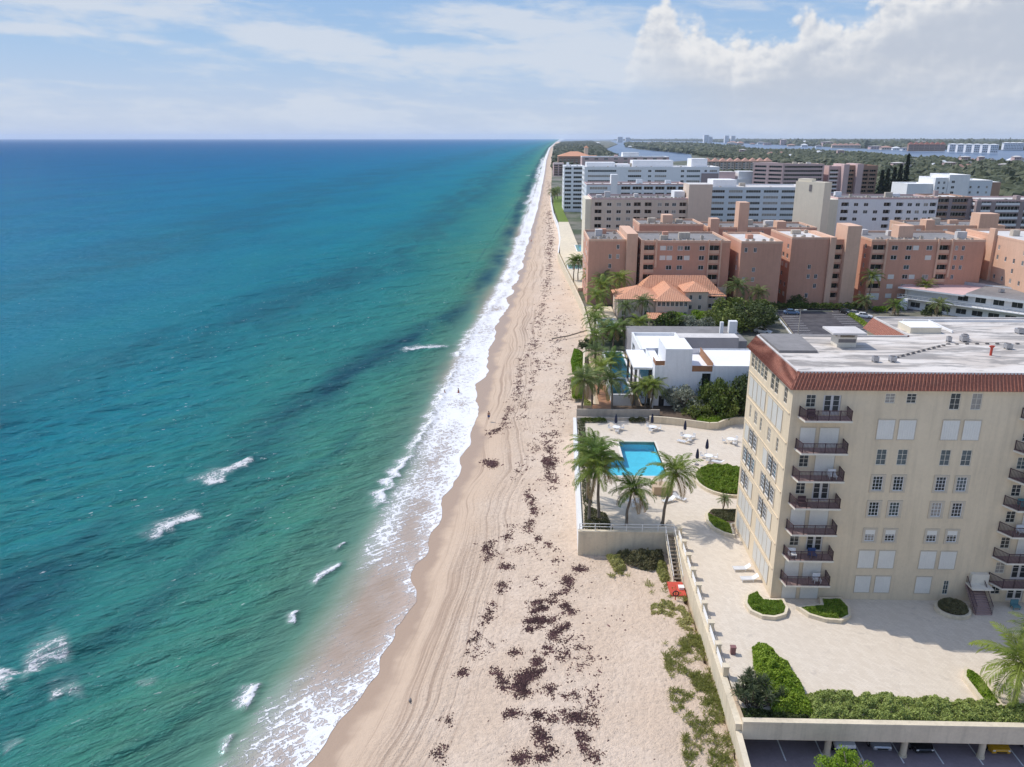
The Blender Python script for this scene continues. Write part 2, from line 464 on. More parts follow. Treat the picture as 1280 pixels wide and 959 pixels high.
# breaking crests traced in the photograph (ends, width seaward, strength)
CREST = [((285, 598), (318, 576), 2.0, .98), ((252, 609), (300, 592), 3.4, .80), ((232, 606), (275, 594), 1.6, .62), ((180, 682), (225, 660), 2.6, .72), ((205, 672), (257, 642), 2.2, .95),
         ((497, 441), (566, 434), 3.0, 1.0), ((0, 872), (40, 842), 5.0, .70), ((20, 850), (98, 828), 4.5, .72), ((55, 884), (112, 866), 2.6, .58), ((0, 948), (40, 930), 1.4, .55), ((160, 862), (200, 858), 1.6, .5),
         ((303, 893), (332, 852), 1.3, 1.0), ((363, 783), (378, 764), .9, .95), ((393, 736), (432, 702), 1.0, 1.0), ((420, 690), (434, 678), .6, .8), ((466, 642), (522, 560), 1.6, 1.05), ((515, 575), (548, 505), 1.5, .85), ((540, 525), (575, 450), 1.5, .8),
         ((566, 458), (598, 405), 1.8, .85), ((598, 405), (633, 362), 1.8, .8), ((630, 362), (648, 318), 2.4, .8), ((645, 322), (664, 262), 3.0, .9), ((655, 280), (672, 225), 3.5, .9), ((668, 240), (680, 195), 5, .9), ((640, 328), (652, 318), 3, .8), ((281, 947), (300, 915), .8, .7),
         ((655, 247), (668, 244), 2.5, .8), ((650, 221), (664, 219), 3.5, .7)]
foam = np.zeros_like(X)
for (a, b, wd, st) in CREST:
    A = np.array(ground(*a, 0)); B = np.array(ground(*b, 0)); L = np.linalg.norm(B-A); u = (B-A)/L
    n = np.array((u[1], -u[0]))
    if n[0] > 0: n = -n                                      # seaward
    px, py = X-A[0], YY-A[1]; s = px*u[0]+py*u[1]; q = px*n[0]+py*n[1]
    t = s/L; end = np.clip(np.minimum(t, 1-t)*4+.12, 0, 1)
    q = q+(fbm(s/2.2+a[0], s*0+1, 3)-.5)*wd*1.5; rag = .55+.9*fbm(px/1.3+a[0], py/2.2, 3)
    inside = np.where((t > -.02) & (t < 1.02), end, 0)
    f = inside*np.where(q < 0, np.exp(-(q/(.22*wd))**2), np.exp(-(q/(wd*1.5))**2))*.86*rag
    foam = np.maximum(foam, st*f)
    Z += .42*min(st, 1)*inside*np.exp(-((q-.1)/(wd*.5))**2)*(YY < 420)
# the swash: sheets of lacy foam between the inner breaker and the edge
edge = -D[None]
zone = np.interp(Y, [20, 60, 75, 95, 110, 150, 230, 320, 1200, 6000], [13, 11, 10.5, 10.5, 12., 11.5, 9.5, 8.5, 9, 10])[:, None]
sw = np.clip(1-edge/zone, 0, 1)
patchy = fbm(X/5.5+40, YY/8.5, 3)
amount = np.interp(Y, [20, 50, 58, 63, 67, 70, 76, 86, 96, 110, 150, 300, 4000], [.26, .36, .50, .58, .55, .42, .38, .54, .64, .72, .84, .80, .88])[:, None]
swf = np.clip(sw*2.4, 0, 1)*np.clip(amount+(patchy-.5)*.8+.25*np.clip(1-edge/2.5, 0, 1), 0, 1)
rim = np.exp(-((edge-.12)/.20)**2)*.62*np.clip(.3+1.6*fbm(YY/6.+80, YY*0, 2), 0, 1)
back = np.exp(-((edge-np.interp(Y, [40, 100, 300], [4.5, 3.0, 2.0])[:, None])/.3)**2)*.0
foam = np.maximum(foam, np.maximum(swf, rim))
# dark seagrass bands along the reef, read off the photograph
reef = np.zeros_like(X)
for pts, st in [([(40, -45, 6.5), (60, -45, 6.5), (81, -44, 6.5), (103, -40.5, 6.2), (134, -37, 6.5), (172, -30, 6.5), (211, -23, 6), (255, -14, 4.5), (300, -12, 4), (430, -11, 4), (900, -16, 6)], .95),
                ([(40, -30, 2.5), (66, -30, 2.6), (98, -27, 2.4), (130, -22, 1.8), (160, -20, .6)], .42), ([(40, -70, 7), (110, -92, 10), (160, -98, 14), (230, -78, 16), (330, -62, 18), (420, -60, 18), (800, -70, 25)], .55), ([(120, -140, 12), (200, -170, 22), (420, -190, 34), (900, -240, 60)], .4)]:
    a = np.array(pts, float); c = np.interp(Y, a[:, 0], a[:, 1])[:, None]; hw = np.interp(Y, a[:, 0], a[:, 2])[:, None]
    q = (DD-c)/hw+(fbm(X/14+7, YY/40, 3)-.5)*1.5; reef = np.maximum(reef, st*np.exp(-q*q)*np.clip((fbm(X/9+30, YY/24, 4)-.18)*2.6, .12, 1))
zb = beach_z(DD)+.03
Z = np.maximum(Z, np.where(DD > -2.5, zb, -9))
Z = np.where(YY > 3000, np.minimum(Z, .02+.0*Z), Z)
sea = struct(sheet('sea', Y, D, X, Z, 'dark_void', {'shore': DD, 'foam': foam, 'reef': reef}))

def sea_mat():
    m, nt, b = nodes('sea_water')
    p = pos(nt); L = nt.links.new
    d = N(nt, 'ShaderNodeAttribute', attribute_name='shore').outputs['Fac']
    fo = N(nt, 'ShaderNodeAttribute', attribute_name='foam').outputs['Fac']
    x = N(nt, 'ShaderNodeSeparateXYZ'); L(p, x.inputs[0])
    # water colour by distance offshore (log scale)
    wob = noise(nt, mapping(nt, p, (.03, .012, 1)), 1., 4, .6)
    dist = math_(nt, 'MULTIPLY', math_(nt, 'MULTIPLY', d, -1.), remap(nt, wob, .2, .8, .6, 1.5, False))
    lg = math_(nt, 'DIVIDE', math_(nt, 'LOGARITHM', math_(nt, 'MAXIMUM', math_(nt, 'ADD', dist, 1.), 1.), 10.), 4.)
    col = ramp(nt, lg, [(0, (.40, .285, .20)), (.20, (.335, .245, .17)), (.235, (.215, .225, .15)), (.27, (.115, .235, .155)), (.33, (.056, .215, .152)), (.42, (.024, .185, .172)), (.50, (.008, .172, .215)),
                        (.60, (.002, .146, .238)), (.72, (.001, .106, .226)), (.85, (.001, .076, .196)), (1., (.002, .062, .174))])
    rf = N(nt, 'ShaderNodeAttribute', attribute_name='reef').outputs['Fac']
    g = noise(nt, aniso(nt, p, 62, .05, .16), 1., 4, .6)
    col = mixc(nt, math_(nt, 'MULTIPLY', rf, remap(nt, g, .3, .6, .55, 1.)), col, (.012, .066, .092))
    g2 = noise(nt, aniso(nt, p, 72, .006, .020), 1., 4, .6)
    col = mixc(nt, math_(nt, 'MULTIPLY', remap(nt, g2, .45, .7), math_(nt, 'MULTIPLY', remap(nt, d, -80, -30, 1, 0), .25)), col, (.004, .062, .12))
    # foam: cell webs and churned patches
    vv = N(nt, 'ShaderNodeVectorMath', operation='ADD')
    nz = N(nt, 'ShaderNodeTexNoise'); nz.inputs['Scale'].default_value = .9; nz.inputs['Detail'].default_value = 3; L(p, nz.inputs['Vector'])
    sc = N(nt, 'ShaderNodeVectorMath', operation='SCALE'); sc.inputs['Scale'].default_value = 1.6; L(nz.outputs['Color'], sc.inputs[0])
    L(p, vv.inputs[0]); L(sc.outputs[0], vv.inputs[1])
    def web(scale, w):
        vo = N(nt, 'ShaderNodeTexVoronoi', feature='DISTANCE_TO_EDGE'); vo.inputs['Scale'].default_value = scale
        L(mapping(nt, vv.outputs[0], (1, .7, 1)), vo.inputs['Vector'])
        return remap(nt, vo.outputs['Distance'], 0, w, 1, 0)
    lace = math_(nt, 'MAXIMUM', web(.75, .22), math_(nt, 'MULTIPLY', web(2.1, .25), .85))
    fine = noise(nt, p, 3.2, 4, .65)
    s = math_(nt, 'ADD', fo, math_(nt, 'MULTIPLY', math_(nt, 'SUBTRACT', lace, .62), .42))
    s = math_(nt, 'ADD', s, math_(nt, 'MULTIPLY', math_(nt, 'SUBTRACT', fine, .5), .55))
    st = noise(nt, aniso(nt, p, 42, .35, 2.2), 1.1, 4, .65, .4)
    s = math_(nt, 'ADD', s, math_(nt, 'MULTIPLY', math_(nt, 'SUBTRACT', st, .5), 1.0))
    crisp = math_(nt, 'MULTIPLY', remap(nt, s, .50, .74), remap(nt, fo, .04, .2))
    milk = math_(nt, 'MULTIPLY', remap(nt, math_(nt, 'ADD', fo, math_(nt, 'MULTIPLY', math_(nt, 'SUBTRACT', st, .5), .5)), .12, .9), .42)
    fm = math_(nt, 'MAXIMUM', crisp, milk)
    # small flecks on the chop: whitecaps, plus sun glints painted into the colour
    sp = noise(nt, aniso(nt, p, 36, .7, 1.7), 1.15, 3, .5)
    sp2 = noise(nt, p, .06, 3, .5)
    fl = math_(nt, 'MULTIPLY', remap(nt, sp, .685, .73), remap(nt, sp2, .42, .60))
    fl = math_(nt, 'MULTIPLY', fl, remap(nt, d, -20, -10, .8, 0))
    fm = math_(nt, 'MAXIMUM', fm, fl)
    col = mixc(nt, fm, col, (.74, .73, .72))
    nt.nodes.remove(b)
    b = N(nt, 'ShaderNodeBsdfDiffuse'); L(col, b.inputs['Color'])
    gl = N(nt, 'ShaderNodeBsdfGlossy'); gl.inputs['Roughness'].default_value = .13; gl.inputs['Color'].default_value = (.62, .85, 1, 1)
    fr = N(nt, 'ShaderNodeFresnel'); fr.inputs[0].default_value = 1.33
    k = math_(nt, 'MULTIPLY', math_(nt, 'MINIMUM', math_(nt, 'MULTIPLY', fr.outputs[0], .95), .08), remap(nt, fm, 0, .7, 1, .05))
    mx = N(nt, 'ShaderNodeMixShader'); L(k, mx.inputs[0]); L(b.outputs[0], mx.inputs[1]); L(gl.outputs[0], mx.inputs[2]); L(mx.outputs[0], nt.nodes['Material Output'].inputs['Surface'])
    r1 = noise(nt, aniso(nt, p, 36, .42, 1.5), 1.1, 5, .62, .3)
    r2 = noise(nt, aniso(nt, p, 38, .42, 1.0), .42, 4, .6, .2)
    r3 = noise(nt, aniso(nt, p, 36, .35, 1.), .07, 4, .6)
    h = math_(nt, 'ADD', math_(nt, 'MULTIPLY', r1, .95), math_(nt, 'ADD', math_(nt, 'MULTIPLY', r2, 1.6), math_(nt, 'MULTIPLY', r3, 5.)))
    h = math_(nt, 'MULTIPLY', h, remap(nt, d, -19, -8, 1, .10))
    h = math_(nt, 'ADD', h, math_(nt, 'MULTIPLY', fm, .12))
    bp = bump(nt, b, h, 1., 1.0); L(bp.outputs[0], gl.inputs['Normal']); L(bp.outputs[0], fr.inputs['Normal'])
    return m
sea.data.materials[0] = sea_mat()

# beach
Yb = rows(8, 420, 12000, .006, .04)
Db = np.concatenate([np.arange(-30, -4, 2.), np.arange(-4, 50.1, .45)])
Xb = shore(Yb)[:, None]+Db[None]*np.interp(Yb, [400, 900, 3000], [1, 1, 1.5])[:, None]
Yg = np.broadcast_to(Yb[:, None], Xb.shape)
Zb = np.broadcast_to(beach_z(Db)[None], Xb.shape).copy()
dry = np.clip((Db[None]-7)/8, 0, 1)
Zb += dry*((fbm(Xb/3.2, Yg/3.2, 4)-.5)*.26*(Yg < 500)+(fbm(Xb/11, Yg/14, 2)-.5)*.3)
Zb += np.clip(1-np.hypot(Xb-15, (Yg-66)/2.6)/9, 0, 1)*.7       # low dune under the wall
Zb -= np.where((Xb > 17.6) & (Yg < 90), 2.5, 0)
beach = struct(sheet('beach', Yb, Db, Xb, Zb, 'dark_void', {'shore': np.broadcast_to(Db[None], Xb.shape)}))
def sand_mat():
    m, nt, b = nodes('sand')
    p = pos(nt); L = nt.links.new
    d = N(nt, 'ShaderNodeAttribute', attribute_name='shore').outputs['Fac']
    lob = noise(nt, mapping(nt, p, (.02, .11, 1)), 1., 4, .6)
    dw = math_(nt, 'ADD', d, math_(nt, 'MULTIPLY', math_(nt, 'SUBTRACT', lob, .5), 7.))
    big = noise(nt, p, .13, 4, .6); fine = noise(nt, p, 1.7, 5, .65); grit = noise(nt, p, 9., 3, .6)
    damp = remap(nt, dw, 1.5, 3.4, 1, 0); half = remap(nt, dw, 3.5, 11., 1, 0)
    col = mixc(nt, remap(nt, big, .35, .65), (.635, .488, .36), (.69, .548, .42))
    col = mixc(nt, remap(nt, fine, .42, .70, 0, .5), col, (.47, .365, .275))
    col = mixc(nt, math_(nt, 'MULTIPLY', half, .8), col, (.52, .385, .27))
    # tyre tracks and drag lines running along the beach
    sp = N(nt, 'ShaderNodeSeparateXYZ'); L(p, sp.inputs[0]); cb = N(nt, 'ShaderNodeCombineXYZ')
    wv = math_(nt, 'MULTIPLY', math_(nt, 'SUBTRACT', noise(nt, mapping(nt, p, (.015, .045, 1)), 1., 2, .5), .5), 5.)
    L(math_(nt, 'ADD', d, wv), cb.inputs[0]); L(sp.outputs[1], cb.inputs[1]); al = cb.outputs[0]
    tr = noise(nt, mapping(nt, al, (1.9, .020, 1)), 1., 4, .62)
    win = math_(nt, 'MULTIPLY', remap(nt, d, 2., 3.6), remap(nt, d, 9.5, 13.5, 1, 0))
    col = mixc(nt, math_(nt, 'MULTIPLY', remap(nt, tr, .48, .66), math_(nt, 'MULTIPLY', win, .62)), col, (.28, .19, .135))
    tr2 = noise(nt, mapping(nt, al, (5., .06, 1)), 1., 3, .6)
    col = mixc(nt, math_(nt, 'MULTIPLY', remap(nt, tr2, .55, .70), math_(nt, 'MULTIPLY', remap(nt, d, 3, 16, 1, 0), .35)), col, (.36, .26, .185))
    col = mixc(nt, math_(nt, 'MULTIPLY', damp, .9), col, (.36, .25, .17))
    # stray bits of weed in the sand
    wd = noise(nt, mapping(nt, p, (1., .7, 1)), 2.1, 4, .6); wz = noise(nt, p, .22, 3, .5)
    wf = math_(nt, 'MULTIPLY', remap(nt, wd, .66, .70), remap(nt, wz, .5, .6))
    wf = math_(nt, 'MULTIPLY', wf, math_(nt, 'MULTIPLY', remap(nt, d, 11, 15), remap(nt, d, 27, 32, 1, 0)))
    col = mixc(nt, wf, col, (.10, .06, .05))
    L(col, b.inputs['Base Color'])
    L(remap(nt, damp, 0, 1, .9, .38), b.inputs['Roughness']); b.inputs['Specular IOR Level'].default_value = .25
    h = math_(nt, 'ADD', math_(nt, 'MULTIPLY', fine, 1.), math_(nt, 'MULTIPLY', grit, .2))
    h = math_(nt, 'ADD', h, math_(nt, 'MULTIPLY', math_(nt, 'MULTIPLY', tr, win), -.6))
    h = math_(nt, 'MULTIPLY', h, remap(nt, dw, 2, 9, .08, 1))
    bump(nt, b, h, 1., .38)
    return m
beach.data.materials[0] = sand_mat()

# land: the barrier island, the peninsula and the mainland behind the lagoon
m_, nt_, b_ = nodes('island_ground')
p_ = pos(nt_); f_ = noise(nt_, p_, .02, 5, .6); g_ = noise(nt_, p_, .15, 4, .6)
c_ = mixc(nt_, remap(nt_, f_, .42, .6), (.055, .075, .03), (.20, .18, .145)); c_ = mixc(nt_, remap(nt_, g_, .5, .7, 0, .7), c_, (.035, .05, .02))
nt_.links.new(c_, b_.inputs['Base Color']); b_.inputs['Roughness'].default_value = .95
def land(name, pts, z0, z1):
    o = MB(); o.prism(pts, z0, z1); return struct(o.build(name, 'island_ground'))
G9 = lambda pts, z=9.: [ground(x, y, z) for x, y in pts]
coast = [(24, 140), (15.7, 190), (15.6, 232), (14.7, 262), (13.1, 300), (11.5, 345), (14.0, 400), (14.9, 470), (13.9, 540), (14.5, 640), (16.5, 760), (19, 900), (25.5, 1170), (43, 2040), (71, 3200), (104, 4550)]
lag_edge = [(1700, 900), (1300, 1330)]+G9([(1280, 206), (1256, 204), (1213, 202.5), (1174, 198.6), (1142, 198.6), (1080, 192.2), (1044, 190.5), (1020, 188.6), (989, 188), (955, 187.8), (927, 185), (900, 182), (880, 180.2)], 8)
spit = G9([(864, 187), (852, 186.5), (825, 186), (800, 184.5), (781, 182)], 4)                 # peninsula's near shore behind the bay
bay = G9([(866, 197.5), (835, 199.5), (796, 198), (783, 194), (767.5, 195.5), (757, 190), (754, 185.5), (764, 182.2), (772, 179.5), (768, 177.5)], 8)
island = coast+[ground(700, 178.4, 3), ground(730, 176.3, 3), ground(760, 176.2, 3)]+bay[::-1]+[ground(885, 199, 3), (900, 1500)]
land('island_land', coast+[ground(694, 180.5, 0), ground(702, 178.2, 0), ground(730, 176.6, 0), ground(762, 176.4, 0)]+[bay[-2], bay[-3], bay[-4], bay[-5], bay[-6], bay[-7], bay[-8], bay[-9], bay[-10], ground(900, 203, 0), (430, 1150), (1700, 800), (1700, 75), (70, 75), (66, 112), (30, 133)], -2, 3.1)
land('lagoon_peninsula_land', [ground(880, 199.5, 0), bay[0]]+[ground(864, 192.5, 2), ground(852, 190.5, 2), ground(825, 188.5, 2), ground(800, 186.5, 2), ground(781, 183.5, 2), ground(781, 179.3, 2), ground(840, 179.6, 2)]+lag_edge[::-1]+[(1250, 1100), (500, 1180)], -2, 2.9)
far = G9([(1700, 195), (1280, 188.0), (1180, 187.4), (1080, 186.0), (1020, 183.2), (980, 181.6), (950, 180.2), (903, 178.3), (880, 177.2), (840, 176.7), (800, 176.4), (770, 175.8), (740, 175.3)], 0)
land('mainland', far+[(7000, 44000), (60000, 44000), (60000, far[0][1])], -2, 3.)
lg = MB(); lg.poly([(24, 100, .06), (9000, 100, .06), (30000, 40000, .06), (1500, 40000, .06), (285, 10600, .06), (100, 4550, .06), (42, 2040, .06)])
lag = struct(lg.build('lagoon_water', 'dark_void'))
m_, nt_, b_ = nodes('lagoon_blue')
p_ = pos(nt_); f_ = noise(nt_, p_, .004, 4, .6)
nt_.links.new(mixc(nt_, remap(nt_, f_, .35, .65), (.07, .12, .20), (.11, .16, .24)), b_.inputs['Base Color'])
b_.inputs['Roughness'].default_value = .3; b_.inputs['IOR'].default_value = 1.33
bump(nt_, b_, noise(nt_, p_, .4, 3), .6, .4)
lag.data.materials[0] = m_

# wrack: sargassum lying in broken lines up the beach
def weed():
    r = np.random.RandomState(21); P = []
    c5 = lambda x, y: (300+x/2.286, 600+y/2.286)
    c7 = lambda x, y: (420+x/2.18, 180+y/2.18)
    strands = [([(820, 20), (845, 95), (818, 130), (850, 165), (892, 182), (915, 235)], .35, 330), ([(940, 262), (985, 255)], .6, 120), ([(935, 280), (940, 305)], .4, 100), ([(890, 325), (935, 318)], .35, 110),
               ([(840, 350), (900, 340), (950, 385)], .45, 200), ([(830, 375), (880, 362)], .4, 150), ([(820, 400), (900, 398)], .45, 260), ([(820, 425), (860, 415)], .3, 90),
               ([(935, 415), (900, 432), (880, 475), (850, 520), (840, 545)], .42, 420), ([(860, 545), (820, 570), (805, 605)], .8, 620), ([(880, 600), (950, 620)], .6, 150),
               ([(840, 670), (900, 690)], .35, 130), ([(840, 710), (880, 750), (880, 790), (850, 800)], .5, 260), ([(930, 650), (950, 690), (1000, 680)], .6, 200), ([(960, 735), (1010, 745), (960, 780)], .5, 170), ([(780, 790), (820, 800)], .5, 110),
               ([(750, 660), (800, 670)], .4, 100), ([(725, 530), (750, 560), (760, 600), (735, 605)], .4, 130), ([(1010, 790), (1000, 815)], .4, 80),
               ([(722, 150), (705, 185), (715, 215)], .5, 110), ([(735, 235), (775, 240)], .35, 70), ([(755, 280), (745, 310)], .35, 60), ([(725, 340), (715, 370), (690, 400)], .4, 90), ([(685, 425), (655, 455), (660, 490)], .4, 110), ([(625, 540), (645, 533)], .3, 40),
               ([(590, 650), (600, 680), (640, 640)], .5, 60), ([(570, 750), (575, 795), (555, 805)], .4, 60), ([(690, 200), (850, 190)], 1.6, 60), ([(900, 460), (980, 480), (960, 570)], 1.0, 140), ([(900, 500), (930, 510)], .5, 70), ([(850, 270), (870, 300)], .6, 60), ([(770, 490), (795, 490)], .3, 40), ([(1000, 600), (1030, 740)], .8, 90), ([(700, 480), (740, 430)], .9, 30), ([(770, 120), (765, 160)], .4, 60)]
    strands = [([c5(*q) for q in s], a, n) for s, a, n in strands]
    far = [([(585, 250), (581, 330), (572, 420), (552, 480), (540, 530), (512, 585)], 1.1, 900), ([(512, 585), (488, 690), (450, 770), (415, 775)], .8, 320), ([(415, 850), (435, 865)], .7, 130), ([(540, 520), (545, 600), (505, 740)], .8, 260),
           ([(580, 180), (586, 250)], 2.0, 420), ([(575, 855), (590, 870)], .8, 160), ([(590, 780), (580, 830), (585, 900), (600, 940)], .9, 300), ([(620, 640), (600, 720), (560, 800), (500, 900)], 1.4, 260), ([(580, 100), (580, 180)], 3.5, 400), ([(640, 640), (630, 700)], 1.0, 140), ([(560, 620), (600, 560), (610, 470)], 1.6, 260), ([(430, 780), (440, 760)], .8, 80)]
    strands += [([c7(*q) for q in s], a, n) for s, a, n in far]
    for s, a, n in strands:
        a *= .85; n = int(n*(.85 if s[0][1] > 640 else 1.1))
        W = np.array([ground(x, y, 1.4) for x, y in s]); seg = np.linalg.norm(np.diff(W, axis=0), axis=1); cum = np.concatenate([[0], np.cumsum(seg)])
        t = r.rand(n)*cum[-1]; px = np.interp(t, cum, W[:, 0]); py = np.interp(t, cum, W[:, 1])
        q = r.normal(0, a, n)*(.35+1.2*vnoise(t*.9/max(a, .4)+a*50, t*0+n)); w2 = r.normal(0, a, n)*.8
        keep = (fbm((px+q)*.9+n, (py+w2)*.9, 2) > .44)
        far_k = np.clip((py/110)**.6, .8, 2.2); n_keep = np.where(py > 130, .62, 1.) > r.rand(n)
        for x, y, k, kp in zip(px+q, py+w2, far_k, keep & n_keep):
            if kp:
                P.append((x, y, k*r.uniform(.05, .145)))
                for _ in range(4): P.append((x+r.normal(0, .26*k), y+r.normal(0, .42*k), k*r.uniform(.025, .085)))
    n = 1300
    Yr = np.exp(r.uniform(np.log(48), np.log(420), n)); dr = r.normal(20, 4.5, n); xr = shore(Yr)+dr
    kp = fbm(xr/3.2, Yr/7.5, 3) > .55
    P += [(x, y, np.clip((y/110)**.6, .8, 2.)*s) for x, y, s, k in zip(xr, Yr, r.uniform(.04, .15, n), kp) if k]
    V, F = [], []
    for x, y, s in P:
        d = x-float(shore(y)); z = float(beach_z(d)); k = len(V); n = 7; a0 = r.uniform(0, 6.28); el = r.uniform(1, 3.0); ca, sa = math.cos(a0), math.sin(a0)
        z += float((fbm(np.array([x/3.2]), np.array([y/3.2]), 4)[0]-.5)*.26*(y < 500)+(fbm(np.array([x/11]), np.array([y/14]), 2)[0]-.5)*.3)*min(max((d-7)/8, 0), 1)
        z += max(1-math.hypot(x-15, (y-66)/2.6)/9, 0)*.7
        for i in range(n):
            w = 2*math.pi*i/n; rr = s*r.uniform(.3, 1.4); ex, ey = rr*math.cos(w)*el, rr*math.sin(w)
            V.append((x+ex*ca-ey*sa, y+ex*sa+ey*ca, z-.02))
        V.append((x+r.uniform(-.3, .3)*s, y+r.uniform(-.3, .3)*s, z+min(.10+.35*s, .22)))
        for i in range(n): F.append((k+i, k+(i+1) % n, k+n))
    mat('sargassum', (.165, .088, .08), .9, .45, .7, 8.)
    me = np_mesh('seaweed', V, F, 'sargassum', smooth=False)
    o = link('seaweed', me, None, (0, 0, 0))
    tag(o, 'dark purple-brown seaweed wrack scattered in broken lines along the beach', 'seaweed', kind='stuff')
weed()
# ------------------------------------------------------------------ the cream condominium on the right
T = 4.6
X0, Y0 = 25.9, 75.2
con = thing('condominium', 'cream stucco condominium with red tiled eaves and brown balconies nearest the camera', 'building', (X0, Y0, T))
FL = [7.12, 10.08, 13.08, 16.06, 19.08, 22.1, 25.55]                  # balcony floor levels
RZ = [27.45, 24.15, 21.15, 18.25, 15.35, 12.4, 9.5, 6.5]              # window rows, top to bottom
fu, fp = (1, 0), (X0, Y0); FW = 46.0
fops, todo = [], []
def fwin(c, z, w, h, kind):
    o = (c-w/2, c+w/2, z-h/2, z+h/2)
    if kind != 's': fops.append(o)
    todo.append((fp, fu, o, kind))
for base in (0, 28.5):
    for i, z in enumerate(RZ):
        for j, c in enumerate((9.6, 11.7, 16.0, 18.1)):
            c += base
            if c > FW-1: continue
            if i == 0: fwin(c, z-(.0 if j < 2 else .28), 1.0 if j < 2 else 1.05, 1.05 if j < 2 else 1.75, 'g' if j % 3 == 0 else 'd')
            elif i in (1, 6): fwin(c, z, 1.65, 2.05, 's')
            elif i == 7 and j == 3: fwin(c+.35, z-.3, .6, 1.7, 'd')
            elif i == 7: fwin(c, z, 1.6, 1.95, 's')
            elif i == 2: fwin(c, z, 1.05, 1.75, 'g')
            elif i == 5: fwin(c, z-.1, 1.05, 1.35, 'h')
            else: fwin(c, z, 1.05, 1.6, 'f')
BALC = [(.7, 5.6), (22.6, 29.2)]
for bi, (b0, b1) in enumerate(BALC):
    for k, zf in enumerate([T]+FL):
        s = b0+.6
        kind = ['S', 'S', 'D', 'S', 'D', 'd', 'S', 'D'][k] if bi == 0 else ['D', 'D', 'S', 'S', 'D', 'D', 'S', 'D'][k]
        wx = s+.55
        if kind != 'S' or bi == 1:
            fwin(wx, zf+1.55, 1.0, 1.35, 'd')
        if kind == 'D': fwin(s+2.65, zf+1.13, 1.75, 2.1, 'D')
        elif kind == 'd': fwin(s+2.65, zf+1.13, 1.9, 2.15, 's')
        else:
            fwin(s+2.75, zf+1.12, 1.9, 2.1, 's')
            if bi == 0: fwin(s+.6, zf+1.12, 1.5, 2.1, 's')
lu, lp, LW = (0, -1), (X0, 91.3), 16.1
lops = []
def lwin(a, b, z0, z1, kind):
    o = (a, b, z0, z1)
    if kind != 's': lops.append(o)
    todo.append((lp, lu, o, kind))
for a in (.7, 2.05, 3.4, 4.75, 6.1): lwin(a, a+1.15, 26.3, 27.95, 'g')
for a in (8.7, 10.2): lwin(a, a+1.2, 26.1, 27.95, 'd')
lwin(13.4, 14.5, 26.1, 27.9, 'd')
for a in (1.0, 2.7, 4.4, 6.1): lwin(a, a+1.45, 22.9, 25.2, 's')
for a in (8.6, 10.4, 12.2): lwin(a, a+1.55, 22.9, 25.2, 's')
for a, w in ((1.8, .7), (3.9, 1.2), (6.3, .7), (9.3, 1.2), (12.6, .7)): lwin(a, a+w, 20.3, 21.9, 'g')
for i, z in enumerate(RZ[3:]):
    for g0 in (.9, 8.7):
        if i < 3:
            for q in range(3): lwin(g0+q*1.75, g0+q*1.75+1.5, z-.95, z+.95, 's' if (q+i+int(g0)) % 4 == 0 else 'f')
        else:
            for q in range(4): lwin(g0+q*1.5, g0+q*1.5+1.35, z-1.1, z+1.05, 's')
w = MB()
facade(w, fp, fu, FW, T, 28.5, fops, 0, .16)
facade(w, lp, lu, LW, T, 28.5, lops, 0, .16)
w.poly([(X0+FW, Y0, T), (X0+FW, 101.5, T), (X0+FW, 101.5, 28.5), (X0+FW, Y0, 28.5)])
w.poly([(X0+FW, 101.5, T), (43.6, 101.5, T), (43.6, 101.5, 28.5), (X0+FW, 101.5, 28.5)])
w.poly([(43.6, 101.5, T), (43.6, 91.3, T), (43.6, 91.3, 28.5), (43.6, 101.5, 28.5)])
w.poly([(43.6, 91.3, T), (X0, 91.3, T), (X0, 91.3, 28.5), (43.6, 91.3, 28.5)])
# string course and corner trim on the sea side
for z in (7.95, 10.95, 13.95, 16.95, 19.6, 22.4, 25.6):
    wbox(w, lp, lu, .3, LW-.3, z-.07, z+.07, .004, .10)
w.build('wall', 'cream_stucco', con)
for p0, u, o, k in todo:
    a, b, c, d = o
    if k == 's': shutter(con, p0, u, o)
    elif k in 'gd': window(con, p0, u, o, 'cream_trim', 'glass_grey' if k == 'g' else 'glass_dark', 2, 3, .09)
    elif k in 'fh':
        q = window(con, p0, u, o, 'white_paint', 'glass_dark', 3, 4, .07)
        t = MB(); e = .24
        wbox(t, p0, u, a-e, b+e, d, d+e*.8, .003, .06); wbox(t, p0, u, a-e, b+e, c-e*.8, c, .003, .08)
        wbox(t, p0, u, a-e, a, c, d, .003, .06); wbox(t, p0, u, b, b+e, c, d, .003, .06)
        t.build('surround', 'shutter_trim', q)
        if k == 'h':
            h = MB(); wbox(h, p0, u, a, b, d-.55, d, -.05, .02); h.build('half_shutter', 'shutter_white', q)
    elif k == 'D':
        g = MB(); wbox(g, p0, u, a, b, c, d, -.13, -.09); q = g.build('balcony_door', 'door_white', con)
        m_ = (a+b)/2
        for s, e in ((a+.12, m_-.08), (m_+.08, b-.12)):
            g = MB(); wbox(g, p0, u, s+.06, e-.06, c+.35, c+2.0, -.089, -.075); wbox(g, p0, u, s+.06, e-.06, c+.96, c+1.0, -.0749, -.07, 1); wbox(g, p0, u, s+.06, e-.06, c+1.48, c+1.52, -.0749, -.07, 1); g.build('door_glass', ['glass_dark', 'door_white'], q)
